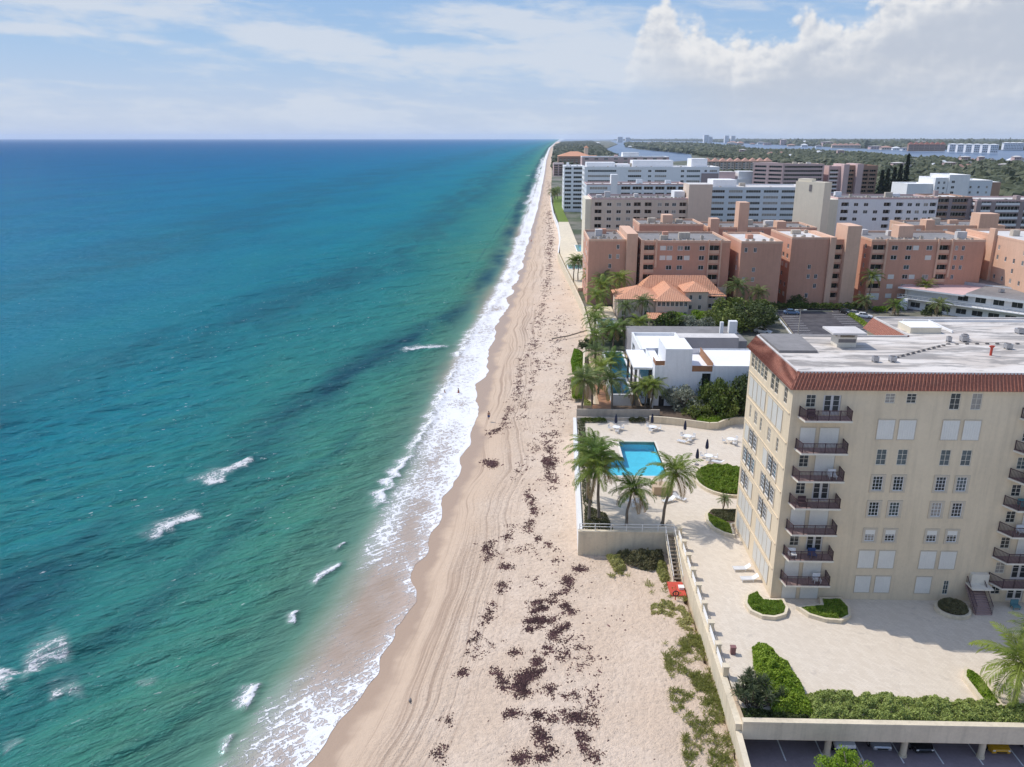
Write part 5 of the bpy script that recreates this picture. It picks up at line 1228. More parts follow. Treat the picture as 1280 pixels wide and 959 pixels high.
# rotated white motel with the pink roof
b = B('motel', 'white two-storey motel with a pink flat roof and gallery rails at the right', 'building', 120, 236)
mu, mv = (.7071, -.7071), (.7071, .7071)
MP = lambda u, v: (109.4+mu[0]*u+mv[0]*v, 236+mu[1]*u+mv[1]*v)
w = MB(); ops = [(2+i*4.2, 4.8+i*4.2, z, z+1.6) for i in range(9) for z in (3.9,)]; facade(w, MP(1, 1.6), mu, 42, 3, 6.4, ops)
ops2 = [(14+i*4.6, 16.8+i*4.6, 7.4, 9.2) for i in range(6)]; facade(w, MP(1, 3.4), mu, 42, 6.4, 9.3, ops2)
for p, q in ((MP(1, 18), MP(1, 1.6)), (MP(43, 1.6), MP(43, 18)), (MP(43, 18), MP(1, 18))): w.poly([(*p, 3), (*q, 3), (*q, 9.3), (*p, 9.3)])
w.build('wall', 'white_paint', b)
for o in ops: window(b, MP(1, 1.6), mu, o, 'white_paint', 'glass_dark', 2, 1)
for o in ops2: window(b, MP(1, 3.4), mu, o, 'white_paint', 'glass_dark', 2, 1)
t = MB(); t.obox(MP(-.5, -.3), mu, 18, 19, 9.31, 9.75, 0, 1); t.build('roof', ['white_paint', 'pink_roof'], b)
t = MB(); t.obox(MP(17.6, 1.2), mu, 30, 18, 9.31, 10.05, 0, 1); t.build('roof', ['white_paint', 'grey_roof'], b)
t = MB(); t.obox(MP(10.5, 18.7), mu, 34, 12, 3, 10.4, 0, 1); t.build('rear_wing', ['white_paint', 'grey_roof'], b)
t = MB(); t.obox(MP(-.4, -.2), mu, 44, 3.4, 6.41, 6.6); t.build('gallery', 'white_paint', b)
t = MB(); t.obox(MP(-.4, -.15), mu, 44, .08, 7.55, 7.63); t.obox(MP(-.4, -.15), mu, 44, .06, 7.1, 7.15); [t.obox(MP(-.4+i*1.46, -.15), mu, .08, .08, 6.61, 7.55) for i in range(31)]; t.build('railing', 'white_rail', b)
t = MB(); t.obox(MP(-.4, 17.6), mu, 18, .1, 9.76, 10.7); t.build('roof_screen', 'steel', b)
t = MB()
for i in range(9):
    q = MP(-.4+i*1.2*.2, -3.2+i*.34); t.obox(q, mu, 1.4, .34, 3, 3.3+i*.4)
t.build('stair', 'white_paint', b)
roof_unit(*MP(24, 10), 10.05, 1.2, 1.2, 1., b)
# seawalls and paving further along the shore
def wallrun(name, label, pts, z0, z1, th_, m, cap=None):
    t = MB()
    for (xa, ya), (xb, yb) in zip(pts, pts[1:]):
        L = math.hypot(xb-xa, yb-ya); u = ((xb-xa)/L, (yb-ya)/L); t.obox((xa, ya), u, L, th_, z0, z1)
    return tag(t.build(name, m), label, 'wall')
wallrun('seawall', 'white seawall along the beach in front of the salmon flats', [(15.0, 196), (15.2, 232), (14.2, 262), (12.6, 300), (11.0, 345)], 0, 4.5, .5, 'wall_cream')
wallrun('seawall', 'curved far seawall of the lawn beside the white flats', [(11.0, 345), (13.5, 400), (14.4, 470), (13.4, 540), (14, 640), (16, 760)], 0, 4.2, .5, 'white_paint')
wallrun('garden_wall', 'pale low wall behind the green mounds at the modern house garden', [(10.9, 152), (11.5, 168), (12.6, 184)], 0, 4.4, .4, 'wall_cream')
t = MB(); t.tube([(5.0, 200, 2.1), (9.5, 203, 2.2), (15.0, 207, 2.9)], .18, 6); tag(t.build('driftwood_pole', 'bark'), 'long dark pole lying across the sand by the white seawall', 'log')
t = MB(); t.prism([(15.6, 196), (23.3, 196), (23.3, 232), (15.8, 232)], 2, 4.15, 1, 0); t.prism([(15.0, 262), (16.4, 262), (20.5, 300), (20.8, 330), (20.9, 480), (14.8, 480), (11.6, 345), (13.2, 300)], 2, 4.18, 1, 0); struct(t.build('paving', ['wall_cream', 'wall_cream']))
# car park and road
t = MB(); t.prism([(67.5, 198), (88.5, 198), (92, 230), (72, 231)], 2.5, 3.3, 1, 0); t.prism([(60, 232.4), (140, 231.5), (108, 236.5), (60, 237)], 2.5, 3.28, 1, 0); t.prism([(88.5, 120), (97, 120), (97, 236), (88.6, 236)], 2.4, 3.26, 1, 0); struct(t.build('car_park', ['asphalt', 'concrete']))
t = MB()
for i in range(10):
    y = 200+i*2.9; x = 68.3+i*.38; t.obox((x, y), (1, .05), 4.6, .12, 3.304, 3.308); t.obox((x+14.8, y), (1, .05), 4.6, .12, 3.304, 3.308)
t.box(67.4, 197.4, 3.0, 88.5, 197.9, 3.5); t.obox((67.0, 198), (.118, .993), 33, .3, 3.0, 3.5); t.obox((88.9, 198), (.109, .994), 32, .35, 3.0, 3.5)
struct(t.build('parking_markings', 'white_paint'))
def lamp(x, y, h, lab):
    l = thing('street_lamp', lab, 'lamp', (x, y, 3.2), 'car park lamps'); t = MB(); t.tube([(x, y, 3.2), (x, y, 3.2+h)], [.14, .08], 8); t.build('pole', 'concrete', l)
    t = MB(); t.tube([(x-.9, y, 3.1+h), (x, y, 3.25+h), (x+.9, y, 3.1+h)], .06, 6); t.build('arm', 'concrete', l)
    for s in (-1.1, 1.1): t = MB(); t.box(x+s-.4, y-.18, 3.0+h, x+s+.4, y+.18, 3.18+h); t.build('lamp_head', 'lamp_glass', l)
lamp(82, 246, 9, 'tall twin-arm car park lamp before the salmon block'); lamp(69.4, 202.7, 6.5, 'shorter car park lamp at the near edge of the asphalt')

# mainland and peninsula: houses among the trees, buildings over the water
def ww_(px, py, z=3): return ground(px, py, z)
fh = {}
def far_house(px, py, w_, h_, kind, lab, grp, z=3.):
    x, y = ww_(px, py, z)
    if kind not in fh:
        o = thing('lagoon_house', lab, 'house', (x, y, 3), grp); W = 10.
        wl, rf = {'t': ('far_cream', 'dull_tile'), 'w': ('white_paint', 'white_roof'), 'g': ('far_white', 'grey_roof'), 'f': ('far_white', 'white_roof'), 'r': ('far_brown', 'clay_tile_front'), 'p': ('far_pink', 'pale_roof')}[kind]
        t = MB(); fcs = [(.8+i*2.2, 2.0+i*2.2, .9, 2.3) for i in range(4)]
        if kind in 'frp': fcs = [(.8+i*2.2, 2.2+i*2.2, z_, z_+.16*4) for i in range(4) for z_ in (.9, 2.3, 3.7, 5.1)]
        H = 6.4 if kind in 'frp' else 3.2
        facade(t, (x, y), (1, 0), W, 3, 3+H, [(a, b, 3+c, 3+d, .148) for a, b, c, d in fcs]); t.poly([(x, y+8, 3), (x, y, 3), (x, y, 3+H), (x, y+8, 3+H)]); t.poly([(x+W, y, 3), (x+W, y+8, 3), (x+W, y+8, 3+H), (x+W, y, 3+H)]); t.poly([(x+W, y+8, 3), (x, y+8, 3), (x, y+8, 3+H), (x+W, y+8, 3+H)])
        [t.poly([(x+a, y+.15, 3+c), (x+b, y+.15, 3+c), (x+b, y+.15, 3+d), (x+a, y+.15, 3+d)], 1) for a, b, c, d in fcs]; t.build('wall', [wl, 'glass_dark'], o)
        hip(o, x, x+W, y, y+8, 3+H, 2.2 if kind not in 'fp' else .6, rf, over=.6); fh[kind] = o; o.scale = (w_/10, max(w_/14, 1), h_/5.5)
    else: dup(fh[kind], (x, y, 3), 0, lab, (w_/10, max(w_/14, 1), h_/5.5))
rr = random.Random(4)
for i in range(7): far_house(1135+i*6.6, 189.2-.0*i, 20, 22, 'r', 'red-brown waterfront block across the lagoon, %s of its row' % ['leftmost', 'second from the left', 'third from the left', 'middle one', 'third from the right', 'second from the right', 'rightmost'][i], 'red-brown blocks on the far shore')
for i in range(6): far_house(1186+i*10.2, 190.2+.3*i, 27, 24, 'f', 'white waterfront flats across the lagoon, %s of its row' % ['leftmost', 'second from the left', 'third from the left', 'third from the right', 'second from the right', 'rightmost'][i], 'white flats on the far shore')
for i in range(3): far_house(1254+i*8, 187.4, 30, 25, 'f', 'white flats at the far right of the opposite shore, %s of three' % ['left one', 'middle one', 'right one'][i], 'white flats at the right end')
for i in range(5): far_house(1040+i*7, 185.2, 32, 24, 't', 'terracotta roofed block behind the lagoon, %s of five' % ['leftmost', 'second from the left', 'middle one', 'fourth from the left', 'rightmost'][i], 'terracotta blocks on the far shore')
for i, (px, py, w_, h_, k) in enumerate([(1232, 220, 20, 6, 't'), (1247, 224, 26, 7, 'w'), (1262, 223, 18, 6, 't'), (1275, 225, 20, 6, 't'), (1215, 217, 26, 6, 'p'), (1160, 212, 14, 6, 'w'), (1200, 211, 14, 6, 'w'), (944, 190.5, 30, 9, 'w'), (896, 194.5, 22, 8, 'g'), (1046, 203.5, 26, 8, 'g'),
                                  (785, 184.6, 26, 9, 'w'), (803, 186, 30, 9, 'w'), (834, 188.4, 26, 9, 'g'), (870, 191, 30, 9, 'w'), (845, 183.2, 40, 12, 't'), (820, 182.2, 40, 12, 'w'), (795, 181.5, 40, 12, 'g'), (720, 180.8, 50, 14, 'w'), (742, 180, 60, 14, 'w'), (748, 186, 18, 8, 'w'), (1165, 218, 18, 9, 'w'), (1115, 216, 16, 12, 'p')]):
    far_house(px, py, w_, h_, k, ['terracotta roofed house among the trees right of the stepped white block', 'wide white roofed house among the trees at the right', 'second terracotta roofed house among the trees at the right', 'terracotta roofed house at the right picture edge', 'long pale roofed house among the trees left of the white roofed one', 'small white house on the left in the wood beyond the dark pines', 'small white house on the right in the wood beyond the dark pines', 'long white house on the near lagoon shore', 'grey roofed house in the wood above the townhouse row', 'grey roofed house on the lagoon side of the pink flats',
              'white house at the tip of the peninsula facing the bay', 'white house on the peninsula shore, next to the tip', 'grey roofed house on the peninsula shore', 'white house on the peninsula shore before the wood', 'terracotta roofed house inland on the peninsula', 'white house inland on the peninsula', 'grey roofed house inland at the peninsula tip', 'pale house on the wooded point at the far end of the beach', 'pale house in the wood beyond the orange hotel', 'white house beside the orange hotel', 'white house just above the stepped white block', 'pale house behind the dark tall pines'][i], 'houses among the far trees')
FR = random.Random(9)
kinds_ = [('t', 'terracotta roofed'), ('w', 'white'), ('g', 'grey roofed'), ('p', 'pale pink')]
spots = [(985, 183.2), (1002, 183.9), (1020, 184.6), (1088, 186.9), (1102, 187.3), (1116, 187.8), (1128, 188.3), (955, 181.6), (938, 180.9), (920, 180.2), (1035, 182.4), (1062, 182.9), (1090, 183.2), (1125, 183.6), (1160, 184.0), (1200, 184.4), (1238, 184.8), (1268, 185.2), (1010, 180.6), (1150, 181.4), (1222, 181.8)]
wds = ['beside the lagoon narrows', 'left of the terracotta blocks', 'just left of the terracotta blocks', 'just right of the terracotta blocks', 'between terracotta blocks and red-brown row, left one', 'between terracotta blocks and red-brown row, middle one', 'just left of the red-brown row', 'on the far bank below the paired towers', 'on the far bank right of the paired towers', 'on the far bank below the tall hazy tower', 'inland above the terracotta blocks', 'inland right of the terracotta blocks', 'inland over the gap before the red-brown row', 'inland above the left end of the red-brown row', 'inland above the middle of the red-brown row', 'inland above the left end of the white row', 'inland above the right end of the white row', 'inland above the three white flats', 'deep inland near the lagoon narrows', 'deep inland above the red-brown row', 'deep inland above the white row']
for i, ((px, py), wd_) in enumerate(zip(spots, wds)):
    k, kn = kinds_[i % 4]; far_house(px, py, FR.uniform(30, 60), FR.uniform(12, 20), k, '%s mainland building %s' % (kn, wd_), 'mainland buildings across the lagoon')
HR = random.Random(17); island_poly = lambda px, py: True
for i in range(54):
    if i < 26: px, py = HR.uniform(1120, 1280), HR.uniform(203, 217); py = max(py, 198+(px-1100)*.045); w_, h_ = HR.uniform(10, 18), HR.uniform(10, 14)
    elif i < 34: px, py = HR.uniform(890, 1100), HR.uniform(192, 200); w_, h_ = HR.uniform(14, 22), HR.uniform(12, 16)
    elif i < 40: px, py = HR.uniform(795, 862), HR.uniform(181, 187); w_, h_ = HR.uniform(20, 34), HR.uniform(14, 18)
    else: px, py = HR.uniform(900, 1278), HR.uniform(179.5, 184); w_, h_ = HR.uniform(35, 70), HR.uniform(22, 32)
    k, kn = kinds_[i % 4]
    far_house(px, py, w_, h_, k, '%s house showing above the trees %s' % (kn, ['of the wood right of the dark pines', 'of the island wood above the pink flats', 'on the wooded peninsula', 'far inland on the mainland'][0 if i < 26 else 1 if i < 34 else 2 if i < 40 else 3]), 'scattered roofs in the far trees: '+kn+' ones '+['right', 'middle', 'peninsula', 'inland'][0 if i < 26 else 1 if i < 34 else 2 if i < 40 else 3])
def far_tower(px, py, Yd, w_, lab):
    d = (px-640)/FPX; x = Yd*math.tan(math.atan(d/1.0473)-YAW); h = (174.4-py)/FPX*Yd*.95+38
    o = thing('far_tower', lab, 'tower', (x, Yd, 3), 'towers on the horizon'); t = MB()
    facade(t, (x, Yd), (1, 0), w_, 3, 3+h, [(w_*.1, w_*.9, 3+h*(i+.3)/8, 3+h*(i+.62)/8) for i in range(8)], depth=2); t.poly([(x, Yd+w_, 3), (x, Yd, 3), (x, Yd, 3+h), (x, Yd+w_, 3+h)]); t.poly([(x+w_, Yd, 3), (x+w_, Yd+w_, 3), (x+w_, Yd+w_, 3+h), (x+w_, Yd, 3+h)]); t.poly([(x, Yd, 3+h), (x+w_, Yd, 3+h), (x+w_, Yd+w_, 3+h), (x, Yd+w_, 3+h)])
    t.build('wall', 'far_white', o); g = MB(); g.box(x+1, Yd+2.1, 4, x+w_-1, Yd+3, 2+h); g.build('glazing', 'glass_grey', o)
for px, py, Yd, w_, lab in [(880, 169.5, 9000, 55, 'tallest hazy tower on the horizon above the lagoon'), (886, 171.5, 9050, 40, 'shorter hazy tower beside the tallest one'), (906, 170.2, 9000, 45, 'left of a pair of hazy towers on the horizon'), (914, 170.4, 9000, 45, 'right of a pair of hazy towers on the horizon'), (772, 171.8, 9500, 60, 'pale hazy tower on the horizon above the bay'), (782, 172.5, 9500, 50, 'low hazy tower just right of the pale one above the bay')]: far_tower(px, py, Yd, w_, lab)
# ------------------------------------------------------------------ vegetation
def quads(P, size, r, mats, mi=None, up=.5, asp=.55, name='crown'):
    """small leaf-shaped faces at points P, loosely facing up and out"""
    P = np.asarray(P, float); n = len(P); size = np.broadcast_to(size, n)
    nrm = r.normal(0, 1, (n, 3)); nrm[:, 2] = np.abs(nrm[:, 2])*(.6+up)+up*.4; nrm /= np.linalg.norm(nrm, axis=1)[:, None]
    t = np.cross(nrm, r.normal(0, 1, (n, 3))); t /= np.linalg.norm(t, axis=1)[:, None]; s = np.cross(nrm, t)
    a = (size*r.uniform(.7, 1.3, n))[:, None]
    V = np.stack([P-t*a, P+s*a*asp, P+t*a*.95, P-s*a*asp], 1).reshape(-1, 3)
    return np_mesh(name, V, np.arange(4*n).reshape(-1, 4), mats, mi)
def clump_points(r, n_cl, per, rx, ry, rz, cr, flat=.4):
    out = []
    for i in range(n_cl):
        v = r.normal(0, 1, 3); v /= np.linalg.norm(v); v[2] = abs(v[2]) if r.rand() < .75 else v[2]*flat
        k = r.uniform(.55, 1.0)
        c = np.array([v[0]*rx*k, v[1]*ry*k, v[2]*rz*k]); q = r.normal(0, 1, (per, 3)); q /= np.linalg.norm(q, axis=1)[:, None]
        out.append(c+q*(cr*r.uniform(.6, 1.25)*r.uniform(.25, 1, per)**.45)[:, None]*np.array([1, 1, .72]))
    return np.concatenate(out)
TREE = {}
def tree_mesh(kind):
    if kind in TREE: return TREE[kind]
    r = np.random.RandomState(abs(hash(kind)) % 1000 if False else sum(map(ord, kind)))
    if kind == 'grape': P, s, m, th_ = clump_points(r, 60, 95, 4.6, 3.6, 2.9, 1.1), .21, 'leaf_mid', 1.1
    elif kind == 'dark': P, s, m, th_ = clump_points(r, 46, 95, 4.2, 3.8, 3.2, 1.2), .23, 'leaf_dark', 2.2
    elif kind == 'silver': P, s, m, th_ = clump_points(r, 46, 80, 3.4, 2.6, 2.3, 1.0), .20, 'leaf_silver', 1.0
    elif kind == 'bright': P, s, m, th_ = clump_points(r, 40, 90, 3.2, 3.0, 2.2, 1.0), .2, 'leaf_bright', .9
    elif kind == 'mid': P, s, m, th_ = clump_points(r, 40, 40, 4.4, 4.2, 3.4, 1.4), .42, 'leaf_mid', 2.6
    elif kind == 'middark': P, s, m, th_ = clump_points(r, 36, 40, 4.4, 4.2, 3.6, 1.4), .42, 'leaf_dark', 2.8
    elif kind == 'near': P, s, m, th_ = clump_points(r, 70, 130, 3.0, 2.6, 1.7, .6), .095, 'leaf_bright', 1.6
    P = P+np.array([0, 0, th_]); P = P[P[:, 2] > .1]
    cr = quads(P, s, r, m)
    t = MB(); z = th_
    t.tube([(0, 0, -.3), (.1, .05, z*.5), (.05, .1, z)], [.32, .24, .2], 7)
    for k in range(5):
        a = k*1.26+r.rand(); L = 1.3 if kind == 'near' else 2.4; t.tube([(.05, .1, z-.1), (math.cos(a)*L*.45, math.sin(a)*L*.45, z+.9), (math.cos(a)*L, math.sin(a)*L, z+1.7)], [.15, .1, .04], 5)
    me = bpy.data.meshes.new('trunk'); me.from_pydata(t.v, [], t.f); me.materials.append(M['bark']); me.update()
    TREE[kind] = (cr, me); return TREE[kind]
def tree(kind, x, y, z, s, label, cat='tree', name='broadleaf_tree', group=None, rz=None):
    o = thing(name, label, cat, (x, y, z), group); cr, tr = tree_mesh(kind)
    for nm, me in (('crown', cr), ('trunk', tr)):
        c = bpy.data.objects.new(nm, me); C.objects.link(c); c.parent = o
    o.rotation_euler = (0, 0, rng.uniform(0, 6.28) if rz is None else rz); o.scale = s if isinstance(s, tuple) else (s, s, s)
    return o
# palms
PALM = {}
def palm_mesh(v):
    if v in PALM: return PALM[v]
    r = np.random.RandomState(100+v); V, F, mi = [], [], []
    nf = 24+v % 3*2
    kind = v % 3
    for k in range(nf):
        az = k*2.39996+r.uniform(-.2, .2); f = (k+.5)/nf
        el = (1.35-1.75*f**.95)+r.uniform(-.12, .12); L = r.uniform(2.7, 3.4)*(1 if f > .15 else .8); droop = 1.25+.5*r.rand()+.35*f
        wind = .12
        pts = []; p = np.array([0., 0., 0.]); e = el; n = 11
        for i in range(n):
            pts.append(p.copy()); d = np.array([math.cos(az)*math.cos(e), math.sin(az)*math.cos(e), math.sin(e)]); p = p+d*L/(n-1); p[0] += wind*(i/n)**2*.25; e -= droop/(n-1)*(.5+i/n)
        pts = np.array(pts); dry = 1 if (f > .86 and r.rand() < .6) else 0
        sdir = np.array([-math.sin(az), math.cos(az), 0])
        for i in range(n-1):                                  # rachis
            a, b = pts[i], pts[i+1]; w0, w1 = .035*(1-i/n)+.008, .035*(1-(i+1)/n)+.008; q = len(V)
            V += [a-sdir*w0, a+sdir*w0, b+sdir*w1, b-sdir*w1]; F.append((q, q+1, q+2, q+3)); mi.append(dry)
        m_ = 30
        for j in range(3, m_):
            t = j/m_; x = t*(n-1); i = min(int(x), n-2); c = pts[i]+(pts[i+1]-pts[i])*(x-i); ax = pts[i+1]-pts[i]; ax /= np.linalg.norm(ax); upv = np.cross(sdir, ax)
            if upv[2] < 0: upv = -upv
            ll = .66*math.sin(math.pi*min(1, .22+.78*t)**.8)**.7*r.uniform(.85, 1.1)+.10
            for sg in (-1, 1):
                dirv = sdir*sg*.75+ax*.75+upv*(.12-.35*r.rand()); dirv /= np.linalg.norm(dirv)
                tip = c+dirv*ll; tip[2] -= .12*ll+.16*ll*r.rand(); mid = c+dirv*ll*.5; wv = ax*.052; q = len(V)
                V += [c-wv*.5, mid-wv, tip, mid+wv]; F.append((q, q+1, q+2, q+3)); mi.append(dry)
    cr = np_mesh('crown', V, F, ['palm_leaf' if kind != 1 else 'palm_leaf_grey', 'palm_dry'], mi)
    t = MB()
    for k in range(7): a = k*.9; t.sphere((.22*math.cos(a), .22*math.sin(a), -.22-.08*(k % 2)), .125, 7, 5)
    nut = bpy.data.meshes.new('coconuts'); nut.from_pydata(t.v, [], t.f); nut.materials.append(M['coconut']); nut.polygons.foreach_set('use_smooth', [True]*len(t.f)); nut.update()
    PALM[v] = (cr, nut); return PALM[v]
TR = {}
def palm(x, y, z, h, label, v=0, s=1., lean=(.3, 0), group='coconut palms along the shore', rz=None, name='palm_tree', bend=1.):
    o = thing(name, label, 'palm', (x, y, z), group); cr, nut = palm_mesh(v)
    t = MB(); n = 9
    pts = [(lean[0]*(i/n)**(1+bend)+.06*math.sin(i*1.3), lean[1]*(i/n)**(1+bend), -.3+(h+.3)*i/n) for i in range(n+1)]
    t.tube(pts, [.19*s**.5*(1-.42*i/n)+(.12 if i == 0 else 0) for i in range(n+1)], 8)
    t.tube([pts[-1], (pts[-1][0], pts[-1][1], h+.35)], [.15, .05], 6)
    me = bpy.data.meshes.new('trunk'); me.from_pydata(t.v, [], t.f); me.materials.append(M['bark']); me.polygons.foreach_set('use_smooth', [True]*len(t.f)); me.update()
    c = bpy.data.objects.new('trunk', me); C.objects.link(c); c.parent = o
    rz = rng.uniform(0, 6.28) if rz is None else rz
    for nm, m in (('crown', cr), ('coconuts', nut)):
        c = bpy.data.objects.new(nm, m); C.objects.link(c); c.parent = o; c.location = (lean[0], lean[1], h); c.rotation_euler = (0, 0, rz); c.scale = (s, s, s)
    return o
palm(7.4, 92.3, T, 7.2, 'tall coconut palm at the terrace corner, the one nearer the beach', 0, 1.45, (.9, .8)); palm(8.7, 92.9, T, 8.6, 'tall coconut palm at the terrace corner, second from the beach', 3, 1.45, (-.3, 1.5))
palm(7.6, 98.5, T, 7.4, 'coconut palm standing just behind the terrace corner pair', 6, 1.4, (.6, .6))
palm(12.2, 91.9, T, 4.9, 'short coconut palm in front of the pool', 2, 1.2, (.7, .3)); palm(16.8, 91.9, T, 7.2, 'slender curving coconut palm right of the pool', 5, 1.35, (1.4, .3), bend=.6)
palm(25.4, 95.4, T, 2.0, 'very small palm in the curved planter behind the condominium corner', 1, .42, (.1, 0))
palm(42.3, 58.6, T, 4.2, 'large untidy palm with browning fronds at the right end of the plaza', 6, 1.5, (.2, .4)); palm(45.5, 60.5, T, 5.6, 'second palm just beyond the right picture edge of the plaza', 4, 1.2, (-.5, 0))
for i, (x, y, h, v, s, ln, lab) in enumerate([(8.9, 133.2, 7.6, 4, 1.3, (.3, .6), 'leaning palm at the beach end of the white house boundary'), (14.4, 134.2, 7.4, 1, 1.35, (-.4, .4), 'greyish palm by the timber deck'), (18.6, 139.4, 4.4, 7, .95, (.3, .2), 'drooping palm in front of the raised pool wall'),
      (20.9, 138.0, 5.6, 2, 1.0, (-.3, 0), 'left palm of the pair against the white house corner'), (21.7, 137.4, 5.9, 5, 1.0, (.5, 0), 'right palm of the pair against the white house corner'), (12.8, 146, 6.6, 0, 1.3, (.4, .3), 'grey palm beyond the timber deck'), (14.0, 171, 7.0, 0, 1.1, (.2, .4), 'slim palm beside the far pool of the white house'),
      (17.0, 186, 5.5, 4, 1.2, (.4, 0), 'bushy palm behind the white house pools, on the beach side'), (22.5, 189, 5.0, 1, 1.2, (-.2, 0), 'bushy palm behind the white house pools, on the inland side'), (24.6, 208, 6.0, 1, 1.2, (.2, 0), 'left palm in front of the orange roofed villa'), (29.2, 209, 7.0, 4, 1.3, (.2, 0), 'right palm in front of the orange roofed villa'), (19.6, 224, 8.5, 0, 1.8, (.1, 0), 'broad dense palm at the seaward corner of the villa'),
      (18.0, 249, 7.5, 0, 1.45, (.3, 0), 'palm beside the foot of the plain salmon block'), (25.2, 232, 9.5, 3, 1.6, (.5, 0), 'tall palm between the villa and the plain salmon block'), (14.2, 277, 7.5, 2, 1.35, (.2, 0), 'left palm of the pair on the seawall before the salmon block'), (15.7, 277, 8.2, 5, 1.35, (.3, 0), 'right palm of the pair on the seawall before the salmon block'), (31.5, 233.8, 5.0, 1, 1.2, (.2, 0), 'small palm behind the villa roof'),
      (59, 228, 8.0, 1, 1.65, (.2, 0), 'wide crowned date palm behind the villa tower'), (65.6, 229, 6.0, 4, 1.4, (.1, 0), 'lower palm right of the date palm'), (100.6, 236, 9.5, 0, 1.35, (.2, 0), 'tall palm in front of the salmon stair tower'), (97.6, 231.8, 3.2, 7, 1.2, (0, 0), 'low fan of palm fronds left of the motel stair'), (104.6, 226.5, 3.0, 2, 1.2, (0, 0), 'low bright palm in front of the motel'), (113.4, 220, 4.6, 1, 1.3, (.2, 0), 'grey palm at the motel gallery'), (117, 236.5, 7.0, 5, 1.2, (.1, 0), 'palm behind the motel roof'), (143, 240, 9.0, 0, 1.2, (.1, 0), 'palm before the sunlit salmon flank'),
      (15.0, 640, 8, 1, 1.9, (.3, 0), 'far palm on the beach lawn, nearest the sand'), (17.0, 655, 8, 4, 1.9, (.3, 0), 'far palm on the beach lawn, second from the sand'), (19.4, 668, 8, 0, 1.9, (.3, 0), 'far palm on the beach lawn beside the white flats'), (45.4, 174, 2.5, 1, .9, (0, 0), 'small palm in the courtyard of the white house'),
      (11.2, 139.5, 6.8, 3, 1.3, (-.3, .3), 'full green palm at the seaward edge of the timber deck'), (15.6, 153.5, 6.4, 6, 1.25, (.3, 0), 'full green palm between the two dark pools'), (13.4, 160, 6.0, 4, 1.15, (-.2, .2), 'grey-green palm behind the creeper mounds'), (19.2, 183, 5.6, 0, 1.3, (.2, 0), 'full palm in the thicket behind the far dark pool'), (15.4, 192, 5.8, 6, 1.35, (0, .2), 'broad palm at the seaward end of the thicket'), (26.5, 193, 5.0, 2, 1.3, (.2, 0), 'low broad palm at the rear corner of the white house'),
      (17.6, 216, 7.2, 3, 1.5, (.2, 0), 'full palm beside the turquoise pool'), (21.3, 238, 8.0, 4, 1.6, (.1, 0), 'full palm in front of the plain salmon block'), (28.4, 243, 7.6, 6, 1.5, (.1, 0), 'palm in the gap below the salmon stair tower'), (16.6, 205, 5.4, 2, 1.3, (.1, 0), 'low palm on the beach side of the turquoise pool')]):
    palm(x, y, 3.2 if y > 135 else 3.6, h, lab, v, s, ln)
# big shrubs and trees round the houses
tree('grape', 33.2, 134.6, 5.0, (1.25, .9, 1.6), 'large sea grape shrub against the white house wall', 'shrub', 'sea_grape'); tree('dark', 38.5, 134.2, 4.2, (1.15, .9, 1.55), 'dense green shrub at the right of the bed below the white house', 'shrub', 'sea_grape'); tree('grape', 29.4, 133.6, 4.8, (.85, .65, .8), 'low dark shrub at the front of the bed below the white house', 'shrub', 'sea_grape'); tree('grape', 43, 135, 4.6, (1.1, .9, 1.5), 'green shrub hidden at the condominium end of the bed', 'shrub', 'sea_grape')
tree('silver', 27.2, 135.4, 4.9, (1.1, .95, 1.35), 'silvery grey shrub at the white house corner', 'shrub', 'silver_buttonwood')
for i, (x, y, z, k, s, lab) in enumerate([(36.5, 206, 3.1, 'mid', .8, 'bright leafy tree at the villa porch'), (41.5, 205.5, 3.1, 'silver', 1.15, 'silvery tree left of the big dark trees behind the white house'), (47, 206, 3.1, 'silver', 1.0, 'paler silvery tree between villa and white house'), (52, 207, 3.1, 'grape', 1.45, 'broad dark green tree behind the white house'), (58.5, 206, 3.1, 'dark', 1.45, 'largest round dark tree beside the car park'), (54.5, 214, 3.1, 'mid', 1.2, 'light green tree just behind the broad dark tree'), (62, 214, 3.1, 'dark', 1.2, 'dark tree at the back left of the car park'), (46, 213, 3.1, 'bright', 1.2, 'yellow-green bush at the foot of the villa tower'), (40, 209.5, 3.1, 'bright', 1.2, 'yellow-green bush beside the villa porch roof'), (63.8, 221, 3.1, 'mid', .9, 'small tree between date palm and car park'),
      (13.5, 184, 3.0, 'dark', .6, 'dark shrub behind the low garden wall by the beach'), (20, 193, 3.2, 'dark', .75, 'dark shrub before the turquoise pool'), (25.5, 196, 3.2, 'dark', .8, 'dark shrub at the rear of the white house'), (118, 238.5, 3.1, 'mid', .8, 'bushy tree behind the motel roof'), (124, 239.5, 3.1, 'mid', .8, 'second bushy tree behind the motel roof'), (79.8, 236.2, 3.1, 'middark', .6, 'small dark tree below the salmon stair tower'), (113.2, 222.5, 3.1, 'middark', .6, 'dark shrub at the motel gallery end')]):
    tree(k, x, y, z, s, lab)
tree('near', 25.2, 50.6, 1.8, (1.05, .9, 1.1), 'bright leafy treetop at the bottom edge below the plaza', name='broadleaf_tree')
